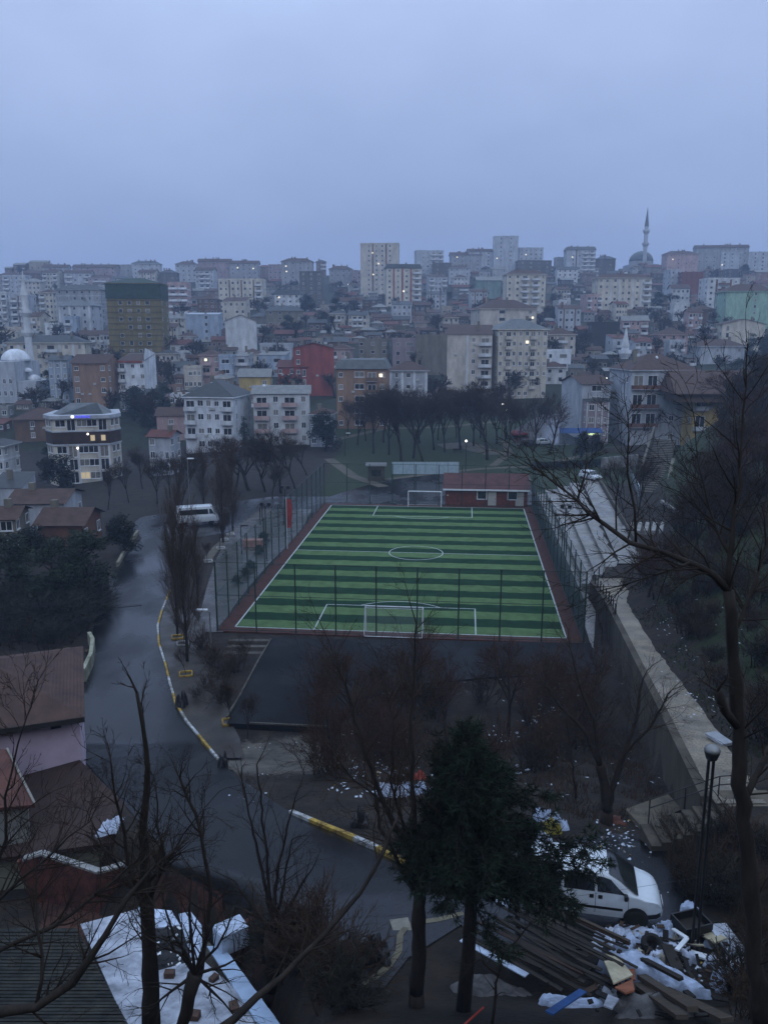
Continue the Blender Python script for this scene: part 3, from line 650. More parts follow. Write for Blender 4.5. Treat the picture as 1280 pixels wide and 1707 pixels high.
    MB().box((front - .10, 0, sill + .17), (.34, wd*.74, .22)).build('bumper', BLACK, t)
    return t
CARW = mat('white car paint', (.56, .585, .60), .25, .06, 2, spec=.5)
pw = hit(1058, 1548); rz = R(-11); fx = 1.38
def panel_van(label, loc, rz, paint):      # a rounded small van: one lofted body, glass laid over it
    t = thing('parked_van', label, 'van', loc, rz)
    TOP = [(-2.16, 1.45), (-2.12, 1.68), (-1.95, 1.80), (-.6, 1.85), (.25, 1.81), (.50, 1.74), (.80, 1.60), (1.44, 1.13), (1.58, 1.07), (1.95, .97), (2.10, .88), (2.20, .74), (2.26, .56), (2.28, .45)]
    PLAN = [(-2.16, .80), (-2.0, .885), (-1, .91), (1.2, .91), (1.75, .87), (2.05, .76), (2.2, .62), (2.28, .46)]
    def sec(x, u):                         # u runs 0 sill .. 3 belt .. 6 roof centre line
        tp, pl = float(I(x, TOP)), float(I(x, PLAN)); bl = min(1.08, tp - .07); rw = pl*(.80 if x < 1.4 else .86)
        ring = [(pl*.95, .27), (pl, .50), (pl*1.0, bl*.76), (pl*.965, bl), (rw + (pl*.965 - rw)*.10, max(bl + .01, tp - .11)), (rw*.84, tp - .025), (0, tp)]
        k = min(int(u), 5); f = u - k; p, q = ring[k], ring[k+1]; return Vector((x, p[0] + (q[0] - p[0])*f, p[1] + (q[1] - p[1])*f))
    xs = list(np.linspace(-2.16, 2.28, 60)); us = np.linspace(0, 6, 25); mb = MB(); n = len(us)
    for x in xs:
        row = [sec(x, u) for u in us]; mb.v += [tuple(p) for p in row] + [(p.x, -p.y, p.z) for p in row[-2::-1]]
    m = 2*n - 1
    for i in range(len(xs) - 1):
        for j in range(m - 1): mb.f.append((i*m+j, (i+1)*m+j, (i+1)*m+j+1, i*m+j+1)); mb.m.append(0)
    mb.f.append(tuple(range(m))); mb.m.append(0); mb.f.append(tuple((len(xs)-1)*m + j for j in range(m - 1, -1, -1))); mb.m.append(0)
    mb.build('body', paint, t, True)
    def patch(name, x0, x1, x2, x3, u0, u1, s, mt, off=.012, k=8):   # bottom x0..x1 at u0, top x2..x3 at u1
        mb = MB()
        for j in range(k + 1):
            for i in range(k + 1):
                f, g = i/k, j/k; x = (x0 + (x1 - x0)*f)*(1 - g) + (x2 + (x3 - x2)*f)*g; u = u0 + (u1 - u0)*g; p = sec(x, u); mb.v.append((p.x, s*(p.y + off), p.z + off*.5))
        for j in range(k):
            for i in range(k): q = (j*(k+1)+i, j*(k+1)+i+1, (j+1)*(k+1)+i+1, (j+1)*(k+1)+i); mb.f.append(q if s < 0 else q[::-1]); mb.m.append(0)
        return mb.build(name, mt, t, True)
    SEAM = mat('panel gap', (.02, .02, .022), .6)
    for s in (-1, 1):
        patch('side_window', .12, 1.10, .10, .55, 3.10, 3.9, s, GLASS); patch('side_window', -.96, .03, -.93, .01, 3.10, 3.9, s, GLASS); patch('side_window', -1.92, -1.06, -1.84, -1.04, 3.15, 3.85, s, GLASS)
        for x in (1.12, .07, -1.0): patch('door_seam', x - .008, x + .008, x - .008, x + .008, .5, 3.05, s, SEAM, .005)
        patch('side_moulding', -1.0, .95, -1.0, .95, 1.15, 1.45, s, BLACK, .016); patch('bumper_corner', 1.62, 2.2, 1.75, 2.17, .1, .95, s, BLACK, .014)
        for x in (-.06, .22): patch('handle', x - .07, x + .07, x - .07, x + .07, 2.35, 2.85, s, BLACK, .02)
        patch('headlight', 1.86, 2.16, 1.72, 2.05, 2.45, 3.3, s, mat('clear headlight', (.55, .58, .6), .1, .2, 4, spec=.8), .016)
        for x in (-1.35, fx):
            MB().lathe([(.33, 0), (.40, 0), (.40, .02), (.33, .02)], n=20).build('wheel_arch', BLACK, t, False, (x, s*.90 - (.01 if s > 0 else .01), .34)).rotation_euler = (math.pi/2, 0, 0)
            wheel(t, x, s*.84, .315)
        bevel(MB().box((1.02, s*1.02, 1.14), (.13, .2, .2)).build('mirror', BLACK, t), .05)
    mb = MB(); k = 10
    for j in range(k + 1):
        for i in range(k + 1):
            x = .46 + (1.42 - .46)*j/k; tp = float(I(x, TOP)); w_ = float(I(x, PLAN))*(.74 + .14*j/k); y = -w_ + 2*w_*i/k; mb.v.append((x + .01, y, tp + .012 - .05*abs(y/w_)**3))
    for j in range(k):
        for i in range(k): mb.f.append((j*(k+1)+i, (j+1)*(k+1)+i, (j+1)*(k+1)+i+1, j*(k+1)+i+1)); mb.m.append(0)
    mb.build('windscreen', GLASS, t, True)
    MB().box((2.24, 0, .40), (.10, .80, .20)).build('bumper', BLACK, t); MB().box((2.30, 0, .47), (.02, .50, .11)).build('number_plate', mat('pale plate', (.45, .46, .46)), t)
    for s in (-1, 1): MB().tube([(.5, s*.35, 1.70), (1.30, s*.05, 1.265)], .012, 4).build('wiper', BLACK, t)
    return t
dv = Matrix.Rotation(rz, 3, 'Z') @ Vector((fx, -.85, 0))
panel_van('white small van parked beside the rubbish heap, half behind the pine', (pw.x - dv.x, pw.y - dv.y, pw.z + .06), rz, CARW)
p = hit(330, 873); vehicle('minibus', 'white minibus with dark windows parked beyond the poplars', 'minibus', (p.x, p.y, p.z + .05), R(18), 5.6, 2.0, 1.35, 2.55, CARW, 2.9, 2.0, -2.72, (2.45, 1.25), .35, .36, (-1.8, 1.8), ((-2.5, 1.4, -2.45, 1.35), (1.55, 2.2, 1.52, 1.8)), wtop=.66)
p = hit(984, 800); vehicle('parked_car', 'white car parked at the top of the wet ramp', 'car', (p.x, p.y, gz(p.x, p.y) + .1), R(-65), 4.2, 1.75, .92, 1.45, CARW, 2.1, .35, -1.75, (1.0, .90), .25, .31, (-1.3, 1.35), ((.0, .85, .0, .3), (-1.2, -.1, -1.1, -.1)))
for px, py, col, rz, lab in ((882, 742, (.02, .025, .03), 10, 'dark car parked by the park lawn beside a white one'), (905, 741, (.5, .52, .53), 12, 'white car parked by the park lawn beside a dark one'), (866, 727, (.25, .03, .03), 20, 'red car parked behind the park trees'),
                             (735, 690, (.4, .42, .44), 5, 'pale car parked far behind the park trees')):
    p = hit(px, py); vehicle('parked_car', lab, 'car', (p.x, p.y, p.z + .03), R(rz), 4.2, 1.75, .92, 1.45, mat('car paint %d' % px, col, .25, .06, 2, spec=.5), 2.1, .35, -1.75, (1.0, .90), .25, .31, (-1.3, 1.35), ((.0, .85, .0, .3), (-1.2, -.1, -1.1, -.1)), 'cars parked beyond the park')

a, b_ = hit(196, 1013), hit(236, 1009); tag(MB().beam(a + Vector((0, 0, .06)), b_ + Vector((0, 0, .06)), .5, .06).build('drain_grate', BLACK), 'long dark drain grate across the left road', 'drain grate')

# ------------------------------------------------------------------ buildings
WC = dict(white=(.56, .58, .60), offw=(.47, .48, .48), cream=(.47, .43, .35), grey=(.25, .26, .275), lgrey=(.35, .365, .385), blue=(.28, .33, .39), pink=(.36, .25, .23), mauve=(.26, .21, .23), orange=(.235, .155, .11),
          brick=(.125, .07, .06), yellow=(.40, .29, .10), mint=(.25, .37, .28), teal=(.14, .22, .22), red=(.235, .062, .055), dred=(.15, .055, .055), dark=(.09, .09, .095), conc=(.155, .16, .155), olive=(.135, .122, .048), brown=(.12, .085, .065), beige=(.42, .38, .32), black=(.03, .032, .036))
for k_ in list(WC): WC['weathered ' + k_] = tuple(c*.62 for c in WC[k_])
def wallm(c): return mat('wall render ' + c, WC[c], .85, .24, .55, bump=.15, bscale=4, stretch=(1, 1, .35))
RC = dict(tile=tiles('brown roof tiles', (.062, .038, .032)), dark=mat('slate roof', (.035, .042, .050), .55, .3, .8), grey=mat('grey sheet roof', (.15, .165, .185), .5, .25, .8), red=tiles('dark red roof tiles', (.10, .038, .034)),
          pale=mat('pale sheet roof', (.30, .33, .36), .45, .2, .8), green=mat('dark green sheeting', (.018, .045, .035), .7, .3, .8), slateb=mat('bluish slate', (.085, .105, .13), .5, .25, .8))
_wm = {}
def winmesh(kind, wd, ht, near):
    key = (kind, round(wd, 1), round(ht, 1), near)
    if key in _wm: return _wm[key]
    wd, ht = key[1], key[2]; pane = {'g': GLASS, 'c': CURT, 'l': LITW}[kind]
    fr = MB(); t_ = .09 if near else .12
    for a in ((-wd/2, -wd/2 + t_, 0, ht), (wd/2 - t_, wd/2, 0, ht)): fr.b2(a[0], a[1], -.06, 0, a[2], a[3])
    fr.b2(-wd/2 + t_, wd/2 - t_, -.06, 0, 0, t_); fr.b2(-wd/2 + t_, wd/2 - t_, -.06, 0, ht - t_, ht)
    if near: fr.b2(-.04, .04, -.055, -.01, t_, ht - t_); fr.b2(-wd/2 - .08, wd/2 + .08, -.14, 0, -.08, -.002)
    pn = MB(); pn.poly([(-wd/2 + t_, -.03, t_), (wd/2 - t_, -.03, t_), (wd/2 - t_, -.03, ht - t_), (-wd/2 + t_, -.03, ht - t_)], 0)
    if near: res = (fr.mesh('window', WHITE), pn.mesh('pane', pane))
    else:
        k = len(fr.v); fr.v += pn.v; fr.f.append(tuple(k + i for i in range(4))); fr.m.append(1); res = (fr.mesh('window', [mat('dull frame', (.38, .38, .39), .6, .1, 2), pane]), None)
    _wm[key] = res; return res
_bm = {}
def balmesh(wd, ht, dp, m):
    key = (round(wd, 1), dp, m.name)
    if key in _bm: return _bm[key]
    wd = key[0]; mb = MB(); mb.b2(-wd/2, wd/2, -dp, 0, -.14, 0, 1)
    mb.b2(-wd/2, wd/2, -dp - .003, -dp + .1, .003, .92, 0)
    for s in (-1, 1): mb.b2(*sorted((s*wd/2, s*(wd/2 - .1))), -dp + .103, 0, .003, .92, 0)
    _bm[key] = mb.mesh('balcony', [m, mat('dull slab', (.3, .3, .31), .8, .2, 1)]); return _bm[key]
def roofmesh(mb, kind, W, D, H, ov, rise):
    w_, d_ = W/2 + ov, D/2 + ov; z = H
    if kind == 'hip':
        r = min(w_, d_) * .9; a = max(w_ - r, 0); b_ = max(d_ - r, 0)
        if w_ >= d_: q = [(-a, 0, z + rise), (a, 0, z + rise)]; F_ = [((-w_, -d_, z), (w_, -d_, z), q[1], q[0]), ((w_, d_, z), (-w_, d_, z), q[0], q[1]), ((w_, -d_, z), (w_, d_, z), q[1]), ((-w_, d_, z), (-w_, -d_, z), q[0])]
        else: q = [(0, -b_, z + rise), (0, b_, z + rise)]; F_ = [((w_, -d_, z), (w_, d_, z), q[1], q[0]), ((-w_, d_, z), (-w_, -d_, z), q[0], q[1]), ((-w_, -d_, z), (w_, -d_, z), q[0]), ((w_, d_, z), (-w_, d_, z), q[1])]
        for f in F_: mb.poly(f)
        mb.poly([(-w_, -d_, z - .02), (-w_, d_, z - .02), (w_, d_, z - .02), (w_, -d_, z - .02)], 1)
        for s in ((-w_, -d_, w_, -d_), (w_, -d_, w_, d_), (w_, d_, -w_, d_), (-w_, d_, -w_, -d_)): mb.poly([(s[0], s[1], z - .25), (s[2], s[3], z - .25), (s[2], s[3], z), (s[0], s[1], z)], 1)
    elif kind in ('gable', 'gabley', 'shed'):
        if kind == 'gabley':
            for s in (-1, 1): mb.poly([(s*w_, -d_, z - .1), (s*w_, d_, z - .1), (0, d_, z + rise), (0, -d_, z + rise)])
            mb.poly([(-W/2, -D/2 - .01, z), (W/2, -D/2 - .01, z), (0, -D/2 - .01, z + rise)], 1); mb.poly([(-W/2, D/2, z), (0, D/2, z + rise), (W/2, D/2, z)], 1)
        elif kind == 'gable':
            for s in (-1, 1): mb.poly([(-w_, s*d_, z - .1), (w_, s*d_, z - .1), (w_, 0, z + rise), (-w_, 0, z + rise)])
            for s in (-1, 1): mb.poly([(s*W/2, -D/2, z), (s*W/2, D/2, z), (s*W/2, 0, z + rise)], 1)
        else:
            mb.poly([(-w_, -d_, z), (w_, -d_, z), (w_, d_, z + rise), (-w_, d_, z + rise)])
            for s in (-1, 1): mb.poly([(s*W/2, -D/2, z), (s*W/2, D/2, z), (s*W/2, D/2, z + rise)], 1)
            mb.poly([(W/2, D/2, z), (-W/2, D/2, z), (-W/2, D/2, z + rise), (W/2, D/2, z + rise)], 1)
    elif kind == 'mansard':
        i = 1.3; k = 2.3
        B_ = [(-w_, -d_), (w_, -d_), (w_, d_), (-w_, d_)]; T_ = [(-w_ + i, -d_ + i), (w_ - i, -d_ + i), (w_ - i, d_ - i), (-w_ + i, d_ - i)]
        for j in range(4): j2 = (j+1) % 4; mb.poly([(*B_[j], z), (*B_[j2], z), (*T_[j2], z + k), (*T_[j], z + k)])
        mb.poly([(*p, z + k) for p in T_]); mb.poly([(*p, z - .02) for p in B_[::-1]], 1)
    else:                                 # flat with parapet
        mb.poly([(-W/2, -D/2, z + .02), (W/2, -D/2, z + .02), (W/2, D/2, z + .02), (-W/2, D/2, z + .02)])
        for (x0, x1, y0, y1) in ((-W/2 - .12, W/2 + .12, -D/2 - .12, -D/2 + .1), (-W/2 - .12, W/2 + .12, D/2 - .1, D/2 + .12), (-W/2 - .12, -W/2 + .1, -D/2 + .1, D/2 - .1), (W/2 - .1, W/2 + .12, -D/2 + .1, D/2 - .1)): mb.b2(x0, x1, y0, y1, z - .15, z + .65, 1)
BOX = []                                  # silhouettes of what is built, for the scatter below
rngb = random.Random(11)
def bld(x0, x1, yt, yb, wc, pat, roof, rc, label, cat='apartment block', Y=None, D=10., yaw=None, nf=None, sp='w.w', lit=(), acc=None, bands=None, wsz=(1.25, 1.35), rise=None, fnd=5., chim=1, found=True, dish=0, litn=0, name=None):
    px = (x0 + x1) / 2
    P = atY(px, yb, Y) if Y else hit(px, yb)
    m = mpp(P); yaw = R(rngb.uniform(-9, 9) if yaw is None else yaw)
    az = math.atan2(P.x, P.y); a = yaw + az        # facade angle against the line of sight
    tot = (x1 - x0) * m * math.cos(0); W = (tot - D*abs(math.sin(a))) / max(.4, math.cos(a))
    if W < 5: D = max(4.5, D*.6); W = max(4, (tot - D*abs(math.sin(a))) / max(.4, math.cos(a)))
    H = (yb - yt) * m; hd = Vector((math.sin(az), math.cos(az), 0))
    c = P + hd * (D/2)
    t = thing(name or cat.replace(' ', '_'), label, cat, c, yaw)
    near = zcam(P) < 270
    MB().b2(-W/2, W/2, -D/2, D/2, -fnd, H).build('wall', wallm(wc), t)
    mb = MB(); ov = .55 if roof in ('hip', 'gable', 'gabley', 'mansard') else .25
    rise = rise if rise is not None else min(W, D) * .24
    roofmesh(mb, roof, W, D, H, ov, rise); mats_ = [RC[rc], wallm(wc)]
    ro = mb.build('roof', mats_, t)
    for i in range(chim):
        bx, by = rngb.uniform(-.35, .35)*W, rngb.uniform(-.2, .2)*D; zt = H + (rise if roof not in ('flat',) else .3)
        MB().b2(bx - .4, bx + .4, by - .35, by + .35, H, zt + .9).build('chimney', wallm('brick' if i % 2 else 'conc'), ro)
    if dish and near:
        for i in range(dish):
            bx = rngb.uniform(-.4, .4)*W; o = MB().lathe([(.03, 0), (.4, .12), (.42, .16)], n=12).build('satellite_dish', WHITE, t, True, (bx, -D*.2, H + (rise*.6 if roof != 'flat' else 1) + .5)); o.rotation_euler = (R(60), 0, .4)
    nf = nf or max(1, round(H / 2.95)); fh = H / nf
    wts = [.35 if ch == '|' else (1.5 if ch in 'bBW' else 1.) for ch in pat]; tw = sum(wts); x = -W/2; fy = -D/2
    wsz = (min(wsz[0], W/len(pat)*.72), min(wsz[1], fh*.52)); nw = 0
    am = wallm(acc) if acc else wallm('brown')
    if bands:
        for f in range(nf + (1 if bands[1] else 0)):
            MB().b2(-W/2 - .07, W/2 + .07, fy - .07, D/2 + .07, f*fh - .22, f*fh + .12).build('floor_band', wallm(bands[0]), t)
    for ci, ch in enumerate(pat):
        cw = W * wts[ci] / tw; xc = x + cw/2; x += cw
        if ch == '.': continue
        if ch == '|': MB().b2(xc - cw*.36, xc + cw*.36, fy - .12, fy, -.5, H - .05).build('pilaster', am, t); continue
        cj = rngb.uniform(.8, 1.15)
        for f in range(nf):
            if nw >= 96: break
            if ch in 'wW' and rngb.random() < .05: continue
            z = f*fh; k = 'l' if (ci, f) in lit else ('c' if rngb.random() < .33 else 'g')
            if ch in 'bB':
                if f == 0 and nf > 2: continue
                ob('balcony', balmesh(cw*.92, fh, 1.1, am if ch == 'B' else wallm('offw')), t, (xc, fy, z)); nw += 1
                wm = winmesh(k, min(cw*.7, 2.4), fh*.7, near); zz = z + .05
            elif ch == 'W': wm = winmesh(k, min(cw*.8, 2.6), wsz[1], near); zz = z + fh*.32
            elif ch == 'd': wm = winmesh(k, min(cw*.6, 1.2), fh*.72, near); zz = z + .1
            else: wm = winmesh(k, wsz[0]*cj, wsz[1]*rngb.choice((1, 1, .92)), near); zz = z + fh*.32
            o = ob('window', wm[0], t, (xc, fy - .002, zz)); nw += 1
            if wm[1]: ob('pane', wm[1], o)
    if near and W > 9:
        for i in range(rngb.randint(2, 5)):
            bevel(MB().box((rngb.uniform(-.45, .45)*W, -D/2 - .17, rngb.randint(1, max(1, nf - 1))*fh + rngb.uniform(.3, .6)), (.8, .32, .55)).build('air_conditioner', mat('cream casing', (.36, .36, .34), .6), t), .03)
    s = 1 if math.sin(a) < 0 else -1      # the side that turns towards the camera
    if abs(math.sin(a)) > .1:
        for ci, ch in enumerate(sp):
            if ch == '.': continue
            yc = -D/2 + D*(ci + .5)/len(sp)
            for f in range(nf):
                if nw >= 98: break
                wm = winmesh('c' if rngb.random() < .3 else 'g', 1.1, wsz[1], near)
                o = ob('window', wm[0], t, (s*(W/2 + .002), yc, f*fh + fh*.32), s*math.pi/2); nw += 1
                if wm[1]: ob('pane', wm[1], o)
    for lx, ly in lit if lit and lit[0][0] > 60 else ():    # lit windows given by picture position, set on the front wall
        q = atY(lx, ly, P.y - (0)); lz = q.z - P.z; lxx = (q.x - c.x) * math.cos(yaw)
        lxx = max(-W/2 + .6, min(W/2 - .6, lxx)); lz = max(.8, min(H - 1.6, lz))
        MB().b2(lxx - .45, lxx + .45, fy - .12, fy - .08, lz - .4, lz + .4).build('lit_window', mat('bright lit window', (.8, .7, .5), .5, .05, 1, emit=(1, .86, .62), estr=1.3), t)
    BOX.append((x0, x1, yt, yb, label)); return t, W, D, H, fh

T_ = [  # x0 x1 eave base wall pattern roof colour label opts
 # the ridge, left to right
 (0, 40, 459, 478, 'mauve', 'www', 'hip', 'tile', 'low mauve house on the ridge at the far left', {}),
 (38, 76, 456, 476, 'brown', 'www', 'gable', 'tile', 'brown ridge house left of the long mauve row', {}),
 (74, 119, 446, 470, 'grey', 'wwww', 'gable', 'tile', 'grey ridge house with a stepped roof above the slim left minaret', {}),
 (124, 200, 446, 470, 'mauve', 'wwwwwww', 'gable', 'tile', 'long mauve terrace on the left ridge', {'chim': 4}),
 (198, 224, 443, 466, 'grey', 'ww', 'flat', 'grey', 'small grey block on the ridge above the green netted tower', {}),
 (222, 271, 440, 466, 'lgrey', 'wwww', 'hip', 'dark', 'pale grey ridge block behind the green netted tower', {}),
 (268, 300, 455, 480, 'dark', 'ww', 'hip', 'dark', 'dark house just right of the netted tower top', {}),
 (294, 334, 441, 470, 'lgrey', 'wwww', 'hip', 'tile', 'pale ridge house left of the pair with lit windows', {}),
 (332, 388, 437, 472, 'mauve', 'wwwww', 'gable', 'tile', 'mauve ridge block with a lit window, left of two', {'lit': ((356, 447),), 'chim': 3}),
 (384, 434, 440, 472, 'grey', 'wwwww', 'gable', 'tile', 'grey ridge block with two lit windows, right of the mauve one', {'lit': ((396, 446), (422, 447)), 'chim': 3}),
 (448, 474, 443, 474, 'mauve', 'www', 'flat', 'grey', 'narrow mauve ridge block with a flat roof', {}),
 (470, 524, 437, 482, 'grey', 'wwww', 'hip', 'tile', 'taller grey ridge block with lit windows left of the gap', {'lit': ((477, 443), (478, 452), (520, 458))}),
 (500, 540, 455, 500, 'dark', 'www', 'flat', 'grey', 'dark stepped block at the end of the left ridge', {}),
 (549, 588, 449, 478, 'grey', 'wwww', 'hip', 'tile', 'grey four window block alone left of the beige tower', {}),
 (586, 604, 453, 480, 'mauve', 'ww', 'flat', 'grey', 'thin mauve block touching the left side of the beige tower', {}),
 (601, 666, 410, 494, 'beige', '.w|ww|w.', 'flat', 'tile', 'tall beige tower block with a flat brown top on the ridge', {'lit': ((622, 421), (632, 439), (623, 457)), 'chim': 3, 'name': 'tower_block', 'cat': 'tower block'}),
 (690, 739, 420, 462, 'lgrey', '.wwbb', 'flat', 'dark', 'pale ridge block with balconies right of the beige tower', {'chim': 3}),
 (720, 753, 440, 466, 'dark', 'ww', 'flat', 'dark', 'dark low block in front of the pale balcony block', {}),
 (748, 802, 426, 458, 'grey', 'wwww', 'gable', 'tile', 'grey ridge house between the balcony block and the pale tower', {'lit': ((761, 428),)}),
 (777, 820, 420, 450, 'lgrey', 'www', 'gable', 'tile', 'pale gabled house left of the pale tower', {'lit': ((806, 448),)}),
 (820, 862, 397, 458, 'lgrey', '.w.w.', 'flat', 'pale', 'pale narrow tower with few windows on the ridge', {'lit': ((829, 430), (839, 448)), 'name': 'tower_block', 'cat': 'tower block', 'chim': 2}),
 (862, 904, 415, 448, 'lgrey', 'wwwww', 'flat', 'grey', 'pale slab block beside the pale narrow tower', {'lit': ((877, 424),)}),
 (858, 918, 436, 462, 'dark', 'wwww', 'flat', 'dark', 'dark flat block in front of the pale slab', {}),
 (922, 940, 431, 460, 'grey', 'ww', 'flat', 'grey', 'thin grey block left of the pale hazy block', {}),
 (938, 990, 418, 464, 'lgrey', '.w|wbb', 'mansard', 'slateb', 'pale hazy block with a jagged mansard on the ridge', {'lit': ((954, 428),), 'chim': 3}),
 (990, 1024, 432, 458, 'dark', 'ww', 'hip', 'dark', 'dark house left of the mosque dome', {}),
 (1102, 1160, 424, 456, 'pink', 'wwww', 'hip', 'tile', 'pinkish block with a lit window right of the mosque', {'lit': ((1119, 432),)}),
 (1155, 1242, 414, 452, 'grey', 'wwwwwww', 'gable', 'tile', 'long grey block with a brown mansard on the right ridge', {'chim': 4}),
 (1196, 1285, 422, 452, 'lgrey', 'wwwwwww', 'flat', 'pale', 'long pale row at the right end of the ridge', {'lit': ((1205, 441),)}),
 # upper hillside, left to right
 (0, 24, 490, 545, 'offw', 'wb', 'flat', 'grey', 'white balconied block at the left edge', {}),
 (23, 63, 494, 548, 'lgrey', 'b|b', 'flat', 'grey', 'pale block with white balconies behind the slim left minaret', {}),
 (70, 105, 489, 535, 'cream', 'bww', 'hip', 'tile', 'cream block right of the slim left minaret', {}),
 (100, 184, 484, 545, 'grey', 'wwwwww', 'hip', 'dark', 'wide grey block with a dark roof left of the netted tower', {'bands': ('lgrey', 1)}),
 (103, 172, 510, 565, 'lgrey', '|w|w|w|', 'hip', 'slateb', 'pale ribbed block with a rounded attic left of the netted tower', {'acc': 'offw'}),
 (78, 110, 541, 568, 'offw', 'ww', 'flat', 'grey', 'small white house above the long cream block', {'cat': 'house'}),
 (110, 138, 530, 568, 'blue', 'b.', 'flat', 'grey', 'narrow bluish house with a dark balcony above the long cream block', {'cat': 'house'}),
 (283, 321, 474, 532, 'pink', 'BB', 'flat', 'grey', 'pink and white banded balcony block right of the netted tower', {'bands': ('white', 1), 'acc': 'white'}),
 (330, 369, 499, 524, 'brown', 'www', 'hip', 'tile', 'small brown house left of the cream striped block', {'cat': 'house'}),
 (366, 445, 468, 516, 'cream', 'ww|ww|ww|b', 'flat', 'tile', 'cream block striped with brown pilasters on the left hillside', {'acc': 'brown', 'chim': 3}),
 (312, 373, 525, 570, 'blue', '..w.', 'shed', 'pale', 'pale bluish blank walled house with one dark window', {'cat': 'house', 'rise': 1}),
 (378, 430, 536, 590, 'offw', '....', 'gabley', 'grey', 'white blank gable end house with no windows', {'cat': 'house'}),
 (458, 506, 491, 515, 'offw', 'wwww', 'mansard', 'dark', 'white house with attic windows and a lit one', {'lit': ((466, 490),), 'cat': 'house'}),
 (444, 506, 518, 545, 'conc', 'wwww', 'hip', 'dark', 'wide house with a dark hip roof below the white attic house', {'cat': 'house'}),
 (640, 702, 449, 510, 'cream', 'w|w|w|b', 'mansard', 'dark', 'cream block with red stripes and dark mansard before the beige tower', {'acc': 'red', 'lit': ((671, 485), (672, 506))}),
 (790, 834, 468, 502, 'teal', '.w.', 'gable', 'grey', 'teal walled house below the pale narrow tower', {'cat': 'house'}),
 (836, 907, 459, 528, 'cream', 'w|wb|bw', 'hip', 'tile', 'cream hip roofed block with central balconies', {'acc': 'beige', 'chim': 2}),
 (985, 1081, 465, 524, 'cream', 'ww|w|ww|w|b', 'hip', 'tile', 'long cream slab block with a column of dark balconies', {'acc': 'offw', 'lit': ((1052, 517),), 'chim': 3}),
 (1104, 1132, 452, 492, 'lgrey', 'ww', 'flat', 'grey', 'pale narrow block right of the long cream slab', {}),
 (1128, 1168, 456, 494, 'dred', '....', 'flat', 'pale', 'blank dark red block on the right hillside', {}),
 (1163, 1226, 467, 522, 'offw', 'w|B|w', 'flat', 'tile', 'white block with a central brick strip beside the mint house', {'acc': 'brick'}),
 (1190, 1285, 487, 548, 'mint', '...w..', 'hip', 'tile', 'large mint green house with a brown roof on the right edge', {'D': 14}),
 (1115, 1146, 507, 540, 'offw', '.w', 'flat', 'grey', 'small white house with one window left of the mint house', {'cat': 'house'}),
 (1143, 1188, 516, 542, 'brown', 'ww', 'hip', 'tile', 'brown roofed house between the small white and mint houses', {'cat': 'house'}),
 (1188, 1268, 541, 586, 'cream', 'd...', 'gabley', 'tile', 'cream gable house below the mint house', {'cat': 'house', 'rise': 2}),
 (1085, 1143, 558, 590, 'pink', 'www', 'hip', 'tile', 'pinkish house right of the small white minaret', {'cat': 'house'}),
 (1146, 1236, 577, 606, 'lgrey', '.w.w', 'hip', 'tile', 'house with a wide brown roof and pale walls above the yellow house', {'cat': 'house'}),
 # middle band
 (22, 154, 572, 634, 'cream', 'w|w|wb|w|w', 'hip', 'dark', 'long cream block with pilasters behind the mosque', {'acc': 'offw', 'chim': 3}),
 (87, 130, 601, 672, 'blue', 'w|w|w', 'gable', 'dark', 'pale blue three storey house left of the orange brick house', {'acc': 'offw', 'cat': 'house'}),
 (127, 204, 606, 678, 'orange', 'w..w', 'gable', 'tile', 'orange brick house left of the white house with red trim', {'cat': 'house'}),
 (335, 374, 592, 642, 'pink', 'Bw', 'hip', 'tile', 'pink house with balconies above the white slate roofed block', {'acc': 'pink', 'cat': 'house', 'lit': ((340, 585),)}),
 (367, 395, 595, 645, 'blue', 'W', 'flat', 'grey', 'narrow blue glazed house beside the pink balcony house', {'cat': 'house'}),
 (392, 424, 594, 640, 'lgrey', 'b', 'shed', 'grey', 'grey house with one balcony column right of the narrow blue house', {'cat': 'house'}),
 (404, 440, 590, 622, 'beige', 'bw', 'hip', 'tile', 'beige house with a brown roof below the blank gable house', {'cat': 'house'}),
 (432, 484, 592, 628, 'blue', 'wW', 'shed', 'grey', 'low blue grey house left of the red block', {'cat': 'house', 'rise': 1}),
 (434, 490, 575, 600, 'lgrey', 'w.w.', 'flat', 'grey', 'low pale house behind the blue grey one', {'cat': 'house'}),
 (490, 559, 581, 660, 'red', 'w...', 'gabley', 'tile', 'bright red house with a gable roof', {'cat': 'house', 'rise': 1.6}),
 (464, 522, 612, 660, 'red', 'w.w.d', 'gable', 'red', 'lower dark red wing in front of the bright red house', {'cat': 'house', 'rise': 2}),
 (400, 456, 628, 668, 'yellow', '..w', 'gable', 'grey', 'yellow house behind the two white blocks', {'cat': 'house'}),
 (545, 580, 570, 596, 'brown', 'w.w', 'gable', 'dark', 'brown walled house behind the red house', {'cat': 'house'}),
 (598, 652, 568, 606, 'conc', 'w.w.w', 'flat', 'grey', 'grey green house with three pale windows per floor', {'cat': 'house'}),
 (652, 694, 567, 612, 'mauve', 'wW', 'flat', 'grey', 'mauve house with a wide window, left of the bare concrete block', {'cat': 'house'}),
 (691, 746, 562, 625, 'conc', '..', 'flat', 'grey', 'bare dark concrete block with a blank wall', {}),
 (562, 652, 616, 715, 'orange', 'w.WBw', 'mansard', 'slateb', 'orange brown apartment house with a bluish mansard', {'lit': ((638, 622),), 'acc': 'brown', 'D': 13, 'yaw': -4}),
 (648, 712, 618, 690, 'lgrey', '|w|w|w|', 'hip', 'tile', 'grey house with white columns beside the orange apartment house', {'acc': 'white'}),
 (744, 818, 560, 665, 'beige', '..|wb', 'shed', 'tile', 'tall beige block with a blank left wall and white balconies', {'acc': 'offw', 'D': 13, 'yaw': -6}),
